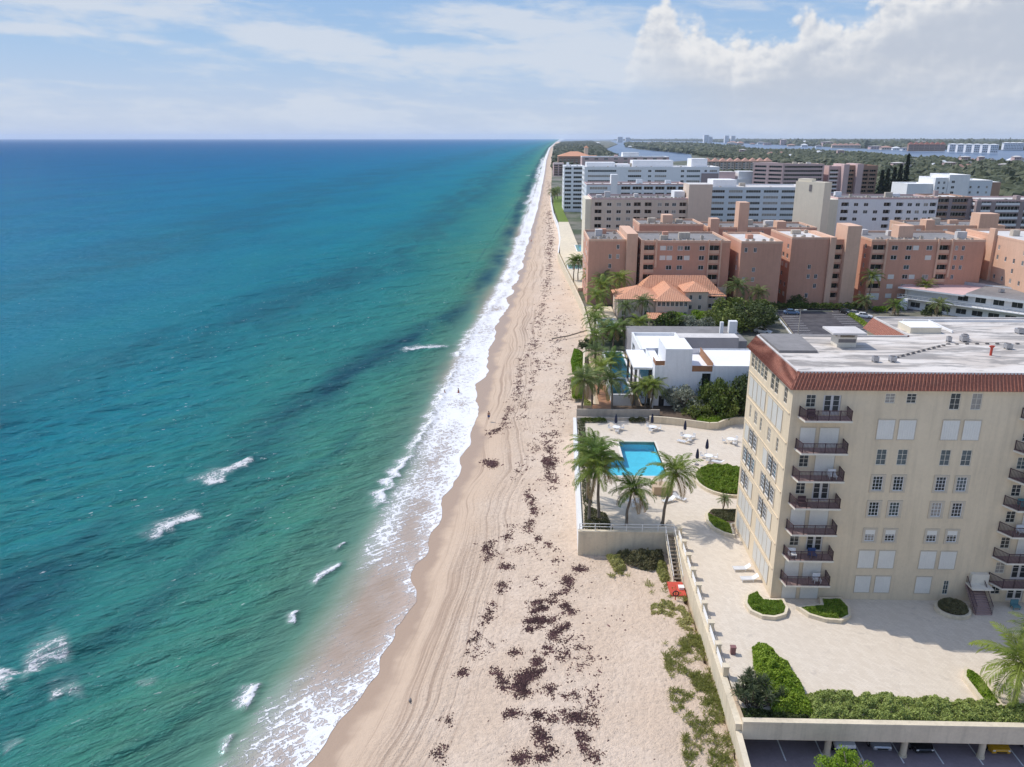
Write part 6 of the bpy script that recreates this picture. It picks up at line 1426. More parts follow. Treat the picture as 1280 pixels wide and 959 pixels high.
# green mounds on the dune side, planters, hedges: dense leaf cover over a shape
def inpoly(px, py, poly):
    c = np.zeros(len(px), bool); n = len(poly)
    for i in range(n):
        (x0, y0), (x1, y1) = poly[i], poly[(i+1) % n]
        c ^= ((y0 > py) != (y1 > py)) & (px < (x1-x0)*(py-y0)/(y1-y0+1e-12)+x0)
    return c
def edge_dist(px, py, poly):
    d = np.full(len(px), 1e9); n = len(poly)
    for i in range(n):
        a, b = np.array(poly[i]), np.array(poly[(i+1) % n]); ab = b-a; t = np.clip(((px-a[0])*ab[0]+(py-a[1])*ab[1])/(ab@ab), 0, 1); d = np.minimum(d, np.hypot(px-a[0]-t*ab[0], py-a[1]-t*ab[1]))
    return d
def cover(name, label, cat, poly, z, h, dens, size, m, seed, fall=.8, rough=.35, stem=True, group=None, kind=None):
    r = np.random.RandomState(seed); P = np.array(poly); lo, hi = P.min(0), P.max(0)
    n = int((hi-lo).prod()*dens); px, py = r.uniform(lo[0], hi[0], n), r.uniform(lo[1], hi[1], n); k = inpoly(px, py, poly); px, py = px[k], py[k]
    e = np.clip(edge_dist(px, py, poly)/fall, 0, 1)**.6; nz_ = fbm(px*1.6+seed, py*1.6, 3)
    hh = h*(.35+.65*e)*(1-rough+2*rough*(nz_-.15)); pz = z+hh*(1-.55*r.rand(len(px))**2)
    ok = nz_ > .22
    px, py, pz = px[ok], py[ok], pz[ok]
    c = ((lo[0]+hi[0])/2, (lo[1]+hi[1])/2, z)
    me = quads(np.stack([px-c[0], py-c[1], pz-c[2]], 1), size, r, m, name='foliage', up=.3)
    if not stem:
        o = link(name, me, None, c); return tag(o, label, cat, group, kind)
    o = thing(name, label, cat, c, group); f = bpy.data.objects.new('foliage', me); C.objects.link(f); f.parent = o
    t = MB()
    for i in range(min(40, 8+int(len(px)/200))):
        q = r.randint(len(px)); t.tube([(px[q], py[q], z-.05), (px[q]+.05, py[q], z+h*.5), (px[q]+r.uniform(-.2, .2), py[q]+r.uniform(-.2, .2), max(pz[q]-.05, z+.1))], [.025, .02, .01], 4)
    t.build('stems', 'bark_dark', o); return o
cover('ground_cover', 'bright low foliage filling the large oval planter', 'plants', ellipse(28.2, 105.6, 4.25, 5.2), T+.3, .7, 300, .12, 'leaf_lawn', 1, .8, .75)
cover('ground_cover', 'bright low foliage in the front of the curved rear planter', 'plants', PL2[1:7], T+.3, .45, 420, .09, 'leaf_lawn', 2); cover('ground_cover', 'dull reddish foliage at the back of the curved rear planter', 'plants', [(23.6, 95.4), (24.2, 92.6), (27.2, 92.4), (27.2, 95.7)], T+.3, .4, 300, .09, 'leaf_scrub', 3)
cover('ground_cover', 'sunlit clipped foliage in the front corner planter', 'plants', PL3, T+.3, .38, 800, .075, 'leaf_lawn', 4, .5, .7); cover('ground_cover', 'shaded clipped foliage in the planter below the lowest balcony', 'plants', PL4, T+.3, .38, 800, .075, 'leaf_lawn', 5, .5, .7)
cover('dark_shrub', 'dark grey-green shrub filling the small round planter', 'shrub', PL5, T+.3, .95, 700, .08, 'leaf_scrub', 6, .9); cover('ground_cover', 'bright foliage in the narrow planter by the plaza palm', 'plants', PL6, T+.3, .5, 600, .09, 'leaf_bright', 7)
cover('hedge', 'long variegated hedge along the plaza parapet', 'hedge', [(24.0, 55.9), (44.5, 55.9), (44.5, 58.5), (40.5, 58.5), (39.3, 59.3), (24.0, 59.7)], T-.35, 1.2, 560, .10, 'leaf_hedge', 8, .45, .7)
cover('bright_shrub', 'big yellow-green shrub mound at the left end of the hedge', 'shrub', [(21.0, 57.0), (24.4, 56.8), (24.5, 60.0), (24.3, 63.6), (23.0, 66.2), (21.6, 66.2), (20.9, 63)], T-.3, 1.65, 560, .12, 'leaf_bright', 9, 1.0, .4)
def spiky(x, y, z, label, n, h, rad, m, seed, name='yucca', cat='shrub'):
    r = np.random.RandomState(seed); o = thing(name, label, cat, (x, y, z)); V, F = [], []
    heads = [(r.normal(0, rad*.42), r.normal(0, rad*.42), h*r.uniform(.45, 1)) for _ in range(n)]
    for hx, hy, hz in heads:
        for k in range(34):
            a = r.uniform(0, 6.28); e = r.uniform(-.35, 1.35); L = r.uniform(.5, .85); d = np.array([math.cos(a)*math.cos(e), math.sin(a)*math.cos(e), math.sin(e)]); c = np.array([hx, hy, hz]); s_ = np.array([-math.sin(a), math.cos(a), 0])*.032; q = len(V)
            V += [c-s_, c+d*L*.5-s_*1.2, c+d*L-np.array([0, 0, .1*L]), c+d*L*.5+s_*1.2]; F.append((q, q+1, q+2, q+3))
    f = bpy.data.objects.new('foliage', np_mesh('foliage', V, F, m)); C.objects.link(f); f.parent = o
    t = MB()
    for hx, hy, hz in heads: t.tube([(x+hx*.3, y+hy*.3, z-.1), (x+hx*.8, y+hy*.8, z+hz*.5), (x+hx, y+hy, z+hz)], [.07, .06, .05], 5)
    t.build('stems', 'bark_dark', o)
spiky(19.7, 58.6, T-.2, 'tall dark spiky shrub at the seaward corner of the parapet', 58, 2.5, 1.9, 'leaf_yucca', 31)
cover('dark_shrub', 'low dark shrub at the foot of the spiky one by the parapet', 'shrub', [(18.3, 55.9), (23.9, 55.9), (23.9, 57.2), (18.3, 57.8)], T-.35, .7, 500, .10, 'leaf_dark', 33, .4)
pd = MB(); pd.box(18.0, 55.8, 3.6, 18.28, 60, T+.25); pd.box(18.29, 59.7, T-.1, 19.2, 60, T+.25); tag(pd.build('planter_kerb', 'tan_stucco'), 'short tan kerb around the spiky shrub at the parapet corner', 'kerb')
t = MB(); t.box(19.3, 65.2, T, 19.75, 65.6, T+.75); t.box(19.25, 65.15, T+.751, 19.8, 65.65, T+.82); tag(t.build('litter_bin', 'dull_red'), 'small dull red bin behind the spiky shrub', 'bin')
cover('dune_shrub', 'sprawling dark shrub under the retaining wall', 'shrub', [(10.6, 88.9), (16.6, 88.9), (16.4, 86.0), (14.5, 84.6), (12.0, 86.2)], 1.6, 1.9, 330, .13, 'leaf_scrub', 12, 1.2, .5); cover('dune_shrub', 'green shrub at the left of the dark one under the retaining wall', 'shrub', [(9.4, 88.6), (11.4, 88.7), (11.6, 85.4), (10.2, 84.7)], 1.6, 1.1, 430, .12, 'leaf_dune', 13, .8, .5); cover('dune_shrub', 'yellow-green shrub beside the beach stair', 'shrub', [(15.0, 86.5), (16.6, 86.8), (16.5, 82.5), (15.4, 82.0)], 1.7, 1.1, 380, .12, 'leaf_dune', 14, .8, .5)
cover('dune_shrub', 'large green dune patch below the red platform', 'shrub', [(13.4, 77.2), (14.6, 78.4), (16.8, 77.8), (17.6, 75.5), (17.6, 71.9), (16.4, 71.8), (14.6, 74.2), (13.2, 75.2)], 1.9, .75, 260, .12, 'leaf_dune', 15, 1.3, .8)
cover('beach_creeper', 'bright green creeper mound on the dune in front of the white house, the near one', 'shrub', [(8.0, 150), (10.6, 150), (10.8, 163), (9.6, 166), (8.4, 162)], 1.9, 1.7, 210, .2, 'leaf_bright', 16, 1.2); cover('beach_creeper', 'bright green creeper mound on the dune in front of the white house, the far one', 'shrub', [(8.9, 167), (11.2, 166), (12.2, 184), (10.2, 188), (9.0, 178)], 1.9, 1.7, 190, .22, 'leaf_bright', 17, 1.2); cover('beach_creeper', 'dull green creeper by the timber deck', 'shrub', [(9.3, 133.5), (11, 133.5), (12.4, 144), (10.4, 149), (9.6, 141)], 1.9, 1.6, 200, .17, 'leaf_dune', 18, 1.)
cover('border_shrub', 'low scrub around the foot of the corner palms', 'plants', [(6.7, 90.2), (10.3, 90.2), (9.9, 94.5), (7.2, 97)], T, .5, 120, .14, 'leaf_scrub', 19, .6); cover('border_shrub', 'narrow strip of low scrub behind the white seawall', 'plants', [(7.0, 97.2), (8.2, 97.2), (9.2, 130.6), (8.0, 130.6)], T, .45, 70, .14, 'leaf_scrub', 20, .4); cover('border_shrub', 'green plants before the low grey wall at the back of the terrace', 'plants', [(8.5, 129.6), (13, 129.6), (13, 130.9), (8.5, 130.9)], T, .8, 160, .14, 'leaf_mid', 22, .5)
cover('border_shrub', 'dark reddish bush in front of the low wall behind the pool', 'shrub', [(17.0, 129.7), (19.8, 129.7), (19.8, 130.95), (17.0, 130.95)], T, .9, 220, .13, 'leaf_scrub', 23, .5); cover('border_shrub', 'yellow-green clipped hedge on the curve of the garden wall', 'hedge', [(28.2, 128.1), (30.2, 127.3), (31.6, 127.5), (33.0, 129.2), (36.5, 130.2), (36, 131.6), (29, 131.4)], T+.4, .8, 230, .13, 'leaf_bright', 24, .6)
for k, (poly, h, m, lab) in enumerate([([(64, 232.4), (100, 232.6), (100, 234.6), (64, 234.4)], 2.0, 'leaf_mid', 'long clipped hedge along the far side of the car park'), ([(89.4, 206), (90.8, 206), (92.6, 228), (91, 228)], 1.0, 'leaf_lawn', 'strip of green planting at the right side of the car park'), ([(100.5, 230), (104, 229.5), (104, 232), (100.5, 233)], 1.6, 'leaf_bright', 'yellowish shrubs left of the motel'), ([(24.5, 215.8), (31, 215.8), (31, 216.9), (24.5, 216.9)], 1.4, 'leaf_mid', 'low hedge along the villa front wall')]):
    cover('hedge', lab, 'hedge', poly, 3.2, h, 60, .32, m, 40+k, .6)
lw = MB(); lw.prism([(15.2, 481), (21, 481), (20.4, 556), (31, 640), (31, 700), (17, 700), (14.6, 600)], 2.5, 4.0); struct(lw.build('lawn', 'leaf_lawn'))
# grass on the dune: uncountable
def grass(polys, seed):
    r = np.random.RandomState(seed); V, F = [], []
    for poly, dens in polys:
        P = np.array(poly); lo, hi = P.min(0), P.max(0); n = int((hi-lo).prod()*dens*1.6); px, py = r.uniform(lo[0], hi[0], n), r.uniform(lo[1], hi[1], n)
        k = inpoly(px, py, poly) & (fbm(px*.62+3, py*.5, 3)+.16*r.rand(n) > .565); px, py = px[k], py[k]
        for x, y in zip(px, py):
            d = x-float(shore(y)); z = float(beach_z(d))+max(1-math.hypot(x-15, (y-66)/2.6)/9, 0)*.7
            for b_ in range(13):
                a = r.uniform(0, 6.28); L = r.uniform(.25, .6); e = r.uniform(.15, 1.25); bx, by = x+r.normal(0, .11), y+r.normal(0, .11); dx, dy, dz = math.cos(a)*math.cos(e)*L, math.sin(a)*math.cos(e)*L, math.sin(e)*L; w_ = .022; sx, sy = -math.sin(a)*w_, math.cos(a)*w_; q = len(V)
                V += [(bx-sx, by-sy, z-.05), (bx+sx, by+sy, z-.05), (bx+dx*.6+sx, by+dy*.6+sy, z+dz*.8), (bx+dx, by+dy, z+dz*.85)]; F.append((q, q+1, q+2, q+3))
    o = link('dune_grass', np_mesh('dune_grass', V, F, 'leaf_dune'), None, (0, 0, 0)); tag(o, 'patchy green and straw coloured grass along the foot of the seawall', 'grass', kind='stuff')
grass([([(13.6, 70.5), (17.6, 72), (17.6, 44), (13.2, 44), (13.0, 62)], 4.2), ([(15.2, 71.5), (17.7, 71.5), (17.6, 58), (15.6, 58)], 8), ([(13.2, 82.5), (17, 83), (17.5, 78), (13.0, 78)], 1.2), ([(9.2, 84.6), (12, 84.8), (12, 83.4), (9.6, 83)], 1.5)], 51)
# tall dark pines and trees between the mid-distance buildings
def conifer(x, y, z, h, rad, label):
    r = np.random.RandomState(int(x)); n = 2200; t_ = r.rand(n)**.8; rr_ = rad*(1-t_)*(.65+.35*np.sin(t_*40))+.1; a = r.uniform(0, 6.28, n)
    P = np.stack([np.cos(a)*rr_*r.uniform(.4, 1, n), np.sin(a)*rr_*r.uniform(.4, 1, n), h*(.08+.92*t_)], 1)
    o = thing('norfolk_pine', label, 'tree', (x, y, z), 'dark pines beside the brown flats'); c = bpy.data.objects.new('crown', quads(P, 1.15, r, 'leaf_pine', up=.2)); C.objects.link(c); c.parent = o
    t = MB(); t.tube([(x, y, z), (x, y, z+h*.97)], [.4, .06], 6); t.build('trunk', 'bark_dark', o)
for i, (px, h, rad) in enumerate([(1101, 27, 5.4), (1106, 28, 5.0), (1112, 29, 5.4), (1117, 31, 4.6), (1122.5, 38, 4.6)]):
    conifer(246+(px-1097)*.61, 588-i*2, 3, h, rad, 'dark narrow pine beside the brown flats, %s' % ['leftmost of five', 'second from the left', 'middle one of five', 'fourth from the left', 'tallest, rightmost of five'][i])
mids = [(262, 470, 'mid', 1.5, 'round tree right of the stepped white block'), (270, 500, 'middark', 1.6, 'dark tree behind the stepped white block end wall'), (205, 585, 'mid', 1.2, 'tree at the right end of the pink flats'), (222, 590, 'middark', 1.3, 'dark tree before the brown flats'), (246, 585, 'mid', 1.0, 'tree under the dark pines'), (150, 470, 'mid', 1., 'tree behind the long white flats'), (168, 500, 'mid', 1.2, 'tree between white flats and pink flats'), (170, 395, 'middark', 1., 'dark tree between pale flats and grey-brown slab'),
        (76, 316, 'mid', .9, 'tree between the cream flats and the tall tower, left one'), (84, 318, 'middark', 1., 'tree between the cream flats and the tall tower, middle one'), (92, 314, 'mid', .9, 'tree between the cream flats and the tall tower, right one'), (112, 316, 'middark', .9, 'tree right of the tall cream tower'), (126, 308, 'mid', .9, 'tree before the pale eight-storey flats'), (240, 330, 'middark', 1.2, 'dark tree before the grey-brown slab'), (200, 320, 'mid', 1.1, 'tree at the left foot of the grey-brown slab'), (180, 330, 'mid', 1.2, 'tree between the salmon rear row and the slab'), (160, 322, 'mid', 1., 'tree behind the salmon rear row'), (275, 430, 'mid', 1.4, 'large tree at the right edge behind the slab'), (290, 450, 'middark', 1.4, 'dark tree at the right edge behind the slab'), (285, 480, 'mid', 1.6, 'broad tree at the right edge, furthest of its cluster'), (300, 520, 'middark', 1.6, 'dark broad tree at the right edge')]
for x, y, k, s, lab in mids: tree(k, x, y, 3.1, s, lab, group='trees between the mid-distance buildings')
# the far woods read as one canopy
def woods(name, label, regions, seed):
    r = np.random.RandomState(seed); bm_v, bm_f = [], []
    import bmesh
    bm = bmesh.new(); bmesh.ops.create_icosphere(bm, subdivisions=2, radius=1); bv = np.array([v.co[:] for v in bm.verts]); bf = np.array([[v.index for v in f.verts] for f in bm.faces]); bm.free()
    bm = bmesh.new(); bmesh.ops.create_icosphere(bm, subdivisions=1, radius=1); cv = np.array([v.co[:] for v in bm.verts]); cf = np.array([[v.index for v in f.verts] for f in bm.faces]); bm.free()
    VV, FF, off = [], [], 0
    for poly, dens, s0, s1, gap in regions:
        P = np.array(poly); lo, hi = P.min(0), P.max(0); n = int((hi-lo).prod()*dens); px, py = r.uniform(lo[0], hi[0], n), r.uniform(lo[1], hi[1], n); k = inpoly(px, py, poly) & (fbm(px/90+seed, py/130, 3) > gap); px, py = px[k], py[k]
        for x, y in zip(px, py):
            v, f = (bv, bf) if y < 1500 else (cv, cf)
            s = r.uniform(s0, s1); q = v*(1+r.normal(0, .22, (len(v), 1)))*np.array([s, s, s*r.uniform(.6, 1.0)]); q[:, 2] = np.maximum(q[:, 2], -s*.35); h = r.uniform(3.0, 7.5)
            VV.append(q+np.array([x, y, 3+h])); FF.append(f+off); off += len(v)
    o = link(name, np_mesh('canopy', np.concatenate(VV), np.concatenate(FF), 'leaf_wood'), None, (0, 0, 0)); tag(o, label, 'woodland', kind='stuff')
cw = ground
woods('island_woodland', 'dense green wood on the island behind the apartment blocks, up to the lagoon', [([(250, 560), (420, 470), (1400, 800), (1300, 1330)]+lag_edge[2:]+[cw(880, 186, 3), cw(866, 195, 3), (470, 1180), (330, 1160), (330, 800)], .0062, 4, 8, .30), ([(128, 660), (330, 800), (330, 1090), (205, 1085), (140, 900)], .008, 4, 7, .34), ([(46, 780), (120, 760), (200, 1080), (190, 1290), (105, 1290), (60, 1180), (42, 1080)], .006, 3, 6, .4)], 61)
woods('point_woodland', 'dark wood on the point beyond the orange hotel', [([(44, 1180), (36, 1300), (46, 1990), (85, 3200), (112, 4550), cw(702, 178.6, 3), cw(740, 177, 3), cw(752, 184, 5), cw(760, 192, 5), (180, 1700), (105, 1350)], .0045, 5, 10, .2)], 62)
woods('peninsula_woodland', 'wooded peninsula between the bay and the lagoon', [([cw(866, 192.5, 3), cw(825, 189, 3), cw(783, 184, 3), cw(781, 179.8, 3), cw(840, 179.8, 3), cw(880, 181.5, 3), cw(927, 186, 3)], .0016, 7, 15, .25)], 63)
woods('mainland_woodland', 'hazy wooded mainland along the horizon', [([(far[i][0], far[i][1]+60) for i in range(1, 12)]+[(9000, 16000), (9000, 5000)], .00016, 16, 34, .2), ([(far[i][0], far[i][1]+60) for i in range(1, 12)]+[(far[i][0]*1.25, far[i][1]*1.25+500) for i in range(11, 0, -1)], .0004, 9, 18, .25), ([(far[i][0], far[i][1]+30) for i in range(1, 7)]+[(far[i][0]*1.12, far[i][1]*1.12+200) for i in range(6, 0, -1)], .0012, 8, 16, .3)], 64)
# ------------------------------------------------------------------ vehicles
CARS = {}
def car(x, y, z, rz, paint, label, style='sedan', group='parked cars'):
    key = (style, paint)
    if key in CARS: return dup(CARS[key], (x, y, z), rz, label)
    o = thing('parked_car', label, 'car', (0, 0, 0), group)
    if style == 'sedan': st = [(-2.25, .70, .38, .60), (-2.18, .80, .28, .70), (-1.7, .88, .2, .80), (-.9, .9, .2, .92), (1.3, .9, .2, .98), (2.0, .86, .22, .96), (2.25, .76, .36, .86)]; cab = [(-1.0, 1.75, .92, .80), (-.25, 1.15, 1.42, .62)]
    else: st = [(-2.1, .78, .45, .75), (-2.05, .86, .4, 1.0), (-1.6, .92, .36, 1.08), (-.9, .93, .36, 1.12), (1.9, .93, .36, 1.14), (2.1, .88, .42, 1.1)]; cab = [(-.85, 2.05, 1.1, .86), (-.45, 1.95, 1.78, .76)]
    t = MB(); rings = []
    for yy, w_, zb, zt in st:
        q = [(-w_*.92, yy, zb), (-w_, yy, (zb+zt)/2), (-w_*.93, yy, zt-.04), (-w_*.8, yy, zt), (w_*.8, yy, zt), (w_*.93, yy, zt-.04), (w_, yy, (zb+zt)/2), (w_*.92, yy, zb)]; k = len(t.v); t.v += q; rings.append(k)
    n = 8
    for a, b in zip(rings, rings[1:]):
        for i in range(n): j = (i+1) % n; t.f.append((a+i, b+i, b+j, a+j)); t.m.append(0)
    t.f.append(tuple(rings[0]+i for i in range(n))); t.f.append(tuple(rings[-1]+n-1-i for i in range(n))); t.m += [0, 0]
    ORG[o.name] = (0, 0, 0)
    t.build('body', paint, o, smooth=False)
    (a0, a1, za, wa), (b0, b1, zb, wb) = cab
    t = MB(); t.prism([(-wa, a0), (wa, a0), (wa, a1), (-wa, a1)], za-.03, zb, 0, 0, [(-wb, b0), (wb, b0), (wb, b1), (-wb, b1)]); t.build('windows', 'glass_dark', o)
    t = MB(); t.box(-wb-.02, b0-.04, zb+.003, wb+.02, b1+.04, zb+.05)
    for sx in (-1, 1):
        for (ya, yb) in ((a0, b0), ((a0+a1)/2, (b0+b1)/2), (a1, b1)): t.tube([(sx*(wa+.005), ya, za-.02), (sx*(wb+.005), yb, zb+.02)], .035, 5)
    t.build('roof', paint, o)
    for sx in (-1, 1):
        for yy in (-1.35, 1.35):
            r_ = .33 if style == 'sedan' else .4; cx = sx*(.80 if style == 'sedan' else .86)
            t = MB(); t.tube([(cx-.11, yy, r_), (cx+.11, yy, r_)], r_, 16); w_ = t.build('wheel', 'tyre', o); t = MB(); t.tube([(cx+sx*.08, yy, r_), (cx+sx*.125, yy, r_)], r_*.6, 10); t.build('rim', 'steel', w_)
        yy = st[1][0]; zz = st[1][3]
        t = MB(); t.sphere((sx*.6, yy-.01, zz-.12), .14, 8, 5, 0, (1.2, .5, .6)); t.build('headlight', 'lamp_glass', o)
        t = MB(); t.box(sx*.68-.12, st[-1][0]-.03, st[-1][3]-.22, sx*.68+.12, st[-1][0]+.02, st[-1][3]-.08); t.build('tail_light', 'car_red', o)
    t = MB(); t.box(-.45, st[0][0]-.03, st[0][2]+.02, .45, st[0][0]+.01, st[0][2]+.14); t.build('grille', 'tyre', o)
    if style == 'suv':
        t = MB(); t.box(-.85, -2.25, .5, .85, -2.12, .68); t.build('bumper', 'tyre', o); t = MB(); t.tube([(0, 2.12, .9), (0, 2.3, .9)], .36, 14); t.build('spare_wheel', 'tyre', o)
    o.location = (x, y, z); o.rotation_euler = (0, 0, rz); ORG[o.name] = (x, y, z); CARS[key] = o
    return o
car(27.2, 58.3, 1.21, .04, 'car_white', 'white off-roader parked in the garage under the plaza', 'suv', 'cars in the garage'); car(30.6, 58.7, 1.21, -.03, 'car_silver', 'silver car parked in the garage beside the white off-roader', group='cars in the garage'); car(34.0, 58.5, 1.21, .02, 'car_black', 'black car parked in the garage right of a column', group='cars in the garage'); car(40.6, 58.6, 1.21, 0, 'car_yellow', 'yellow car parked in the garage', group='cars in the garage'); car(43.9, 59.1, 1.21, 0, 'car_white', 'white car in the garage at the right picture edge', group='cars in the garage')
car(75, 226.5, 3.3, 1.5, 'car_blue', 'blue car at the far left of the car park', group='cars in the car park'); car(91.0, 227.5, 3.3, .3, 'car_black', 'black car at the far right of the car park', group='cars in the car park'); car(94.2, 222.5, 3.3, 1.2, 'car_white', 'white car on the drive right of the car park', group='cars in the car park'); car(92.8, 225.4, 3.27, .9, 'car_silver', 'silver car beside the white one right of the car park', group='cars in the car park'); car(93.5, 233.8, 3.3, 1.55, 'car_blue', 'blue car in the lane behind the hedge before the salmon flats', group='cars in the car park'); car(108, 234, 3.3, 1.55, 'car_black', 'black car in the lane behind the motel', group='cars in the car park')
car(60.5, 203.5, 3.15, 1.0, 'car_white', 'white car half hidden under the dark trees left of the car park', group='cars in the car park')

# ------------------------------------------------------------------ people on the beach and in the water
def person(x, y, z, rz, label, shirt, swim=False, stride=.18):
    joints = [(0, 0, .95), (0, 0, 1.15), (0, 0, 1.42), (0, 0, 1.52), (0, -.02, 1.66), (-.1, 0, .9), (-.11, -stride*.6, .48), (-.11, stride*.1, .06), (-.11, stride*.1-.16, .03), (.1, 0, .9), (.11, stride*.5, .48), (.11, stride*1.3, .06), (.11, stride*1.3-.16, .03),
              (-.2, 0, 1.4), (-.25, .04, 1.12), (-.27, -.1, .88), (-.27, -.14, .80), (.2, 0, 1.4), (.25, -.06, 1.12), (.27, -.16, .90), (.27, -.2, .82)]
    edges = [(0, 1), (1, 2), (2, 3), (3, 4), (0, 5), (5, 6), (6, 7), (7, 8), (0, 9), (9, 10), (10, 11), (11, 12), (2, 13), (13, 14), (14, 15), (15, 16), (2, 17), (17, 18), (18, 19), (19, 20)]
    rad = [.15, .13, .15, .06, .105, .095, .065, .04, .035, .095, .065, .04, .035, .06, .043, .03, .028, .06, .043, .03, .028]
    o = thing('person', label, 'person', (x, y, z), 'people at the water')
    me = bpy.data.meshes.new('figure'); me.from_pydata(joints, edges, []); b = bpy.data.objects.new('figure', me); C.objects.link(b); b.parent = o
    md = b.modifiers.new('Skin', 'SKIN'); 
    for v, r_ in zip(me.skin_vertices[0].data if me.skin_vertices else [], rad): v.radius = (r_, r_)
    me.materials.append(M['skin']); b.modifiers.new('Sub', 'SUBSURF').levels = 1; b.modifiers['Sub'].render_levels = 2
    t = MB(); t.sphere((0, .02, 1.70), .115, 10, 6, 0, (1, 1.05, 1)); ORG[o.name] = (0, 0, 0); t.build('hair', 'hair', o)
    t = MB(); t.v += [(-.18, -.13, .98), (.18, -.13, .98), (.18, .13, .98), (-.18, .13, .98), (-.21, -.16, .6), (.21, -.16, .6), (.21, .16, .6), (-.21, .16, .6)]; t.f += [(0, 1, 5, 4), (1, 2, 6, 5), (2, 3, 7, 6), (3, 0, 4, 7), (0, 3, 2, 1)]; t.m += [0]*5; t.build('shorts', shirt, o)
    o.rotation_euler = (0, 0, rz)
    return o
def skin_fix():
    for o in bpy.data.objects:
        if o.name.startswith('figure') and not o.data.skin_vertices:
            pass
bx = lambda px, py, z: (*ground(px, py, z), z)
for (px, py, z, rz, sh, lab) in [(611, 525, .75, .3, 'cloth_blue', 'person walking along the wet sand near the water'), (664, 303, .7, 2.0, 'cloth_red', 'tiny person far up the beach near the surf'), (573, 491, -.75, 1.2, 'cloth_red', 'person standing waist-deep in the surf, the one nearer the sand'), (556, 492, -.95, 2.2, 'cloth_blue', 'person standing chest-deep in the surf, the one farther out')]:
    p = person(*bx(px, py, max(z, 0)), rz, lab, sh); p.location.z = z
def bird(x, y, z, lab):
    o = thing('shore_bird', lab, 'bird', (x, y, z)); t = MB(); t.sphere((x, y, z+.22), .13, 8, 6, 0, (1, 1.9, .9)); t.sphere((x, y-.24, z+.38), .065, 7, 5); t.tube([(x, y-.15, z+.26), (x, y-.23, z+.36)], [.06, .045], 6); t.tube([(x, y-.29, z+.38), (x, y-.42, z+.36)], [.02, .008], 5); t.tube([(x, y+.2, z+.24), (x, y+.42, z+.2)], [.07, .03], 5)
    for s in (-.05, .05): t.tube([(x+s, y, z+.12), (x+s, y, z)], .012, 4)
    t.build('body', 'concrete_dark', o)
bird(*bx(512.5, 878, .4), 'small dark bird standing on the wet tracks near the bottom of the beach')
# ------------------------------------------------------------------ haze, light, sky, camera
def haze(x0, x1, y0, y1, z0, z1, dens):
    m = bpy.data.materials.new('haze_air'); m.use_nodes = True; nt = m.node_tree; nt.nodes.remove(nt.nodes['Principled BSDF'])
    v = N(nt, 'ShaderNodeVolumePrincipled'); v.inputs['Color'].default_value = (.80, .88, 1., 1); v.inputs['Density'].default_value = dens; v.inputs['Anisotropy'].default_value = .1
    nt.links.new(v.outputs[0], nt.nodes['Material Output'].inputs['Volume']); M['haze_air'] = m
    t = MB(); t.box(x0, y0, z0, x1, y1, z1); o = t.build('haze', 'haze_air'); o['kind'] = 'stuff'; o['label'] = 'thin pale sea haze in the air'; o['category'] = 'haze'
HAZE = 3.2e-5
if HAZE: haze(-48000, 62000, -600, 46000, -16, 190, HAZE)
SUN_AZ, SUN_EL = R(-62.), R(54.)
l = bpy.data.lights.new('sun', 'SUN'); l.energy = 3.4; l.angle = R(.5); l.color = (1., .955, .89)
s = bpy.data.objects.new('sun', l); C.objects.link(s)
dv = Vector((math.sin(SUN_AZ)*math.cos(SUN_EL), math.cos(SUN_AZ)*math.cos(SUN_EL), math.sin(SUN_EL)))
s.rotation_euler = dv.to_track_quat('Z', 'Y').to_euler(); s.location = (-60, 60, 150)
wd = bpy.data.worlds.new('World'); bpy.context.scene.world = wd; wd.use_nodes = True
nt = wd.node_tree; L = nt.links.new; bg = nt.nodes['Background']; bg.inputs['Strength'].default_value = .12
sky = N(nt, 'ShaderNodeTexSky', sky_type='NISHITA'); sky.sun_disc = False; sky.sun_elevation = SUN_EL; sky.sun_rotation = SUN_AZ; sky.altitude = 50; sky.air_density = 1.; sky.dust_density = .6; sky.ozone_density = 1.5
g = N(nt, 'ShaderNodeTexCoord').outputs['Generated']
sx = N(nt, 'ShaderNodeSeparateXYZ'); L(g, sx.inputs[0])
az = math_(nt, 'ARCTAN2', sx.outputs[0], sx.outputs[1]); el = math_(nt, 'ARCSINE', sx.outputs[2])
def vec(kx, ky, z=0., sh=0.):
    c = N(nt, 'ShaderNodeCombineXYZ'); L(math_(nt, 'ADD', math_(nt, 'MULTIPLY', az, kx), math_(nt, 'MULTIPLY', el, sh)), c.inputs[0]); L(math_(nt, 'MULTIPLY', el, ky), c.inputs[1]); c.inputs[2].default_value = z; return c.outputs[0]
def blob(a0, e0, wa, we):
    a = math_(nt, 'DIVIDE', math_(nt, 'SUBTRACT', az, R(a0)), R(wa)); e = math_(nt, 'DIVIDE', math_(nt, 'SUBTRACT', el, R(e0)), R(we))
    return math_(nt, 'EXPONENT', math_(nt, 'MULTIPLY', math_(nt, 'ADD', math_(nt, 'MULTIPLY', a, a), math_(nt, 'MULTIPLY', e, e)), -1))
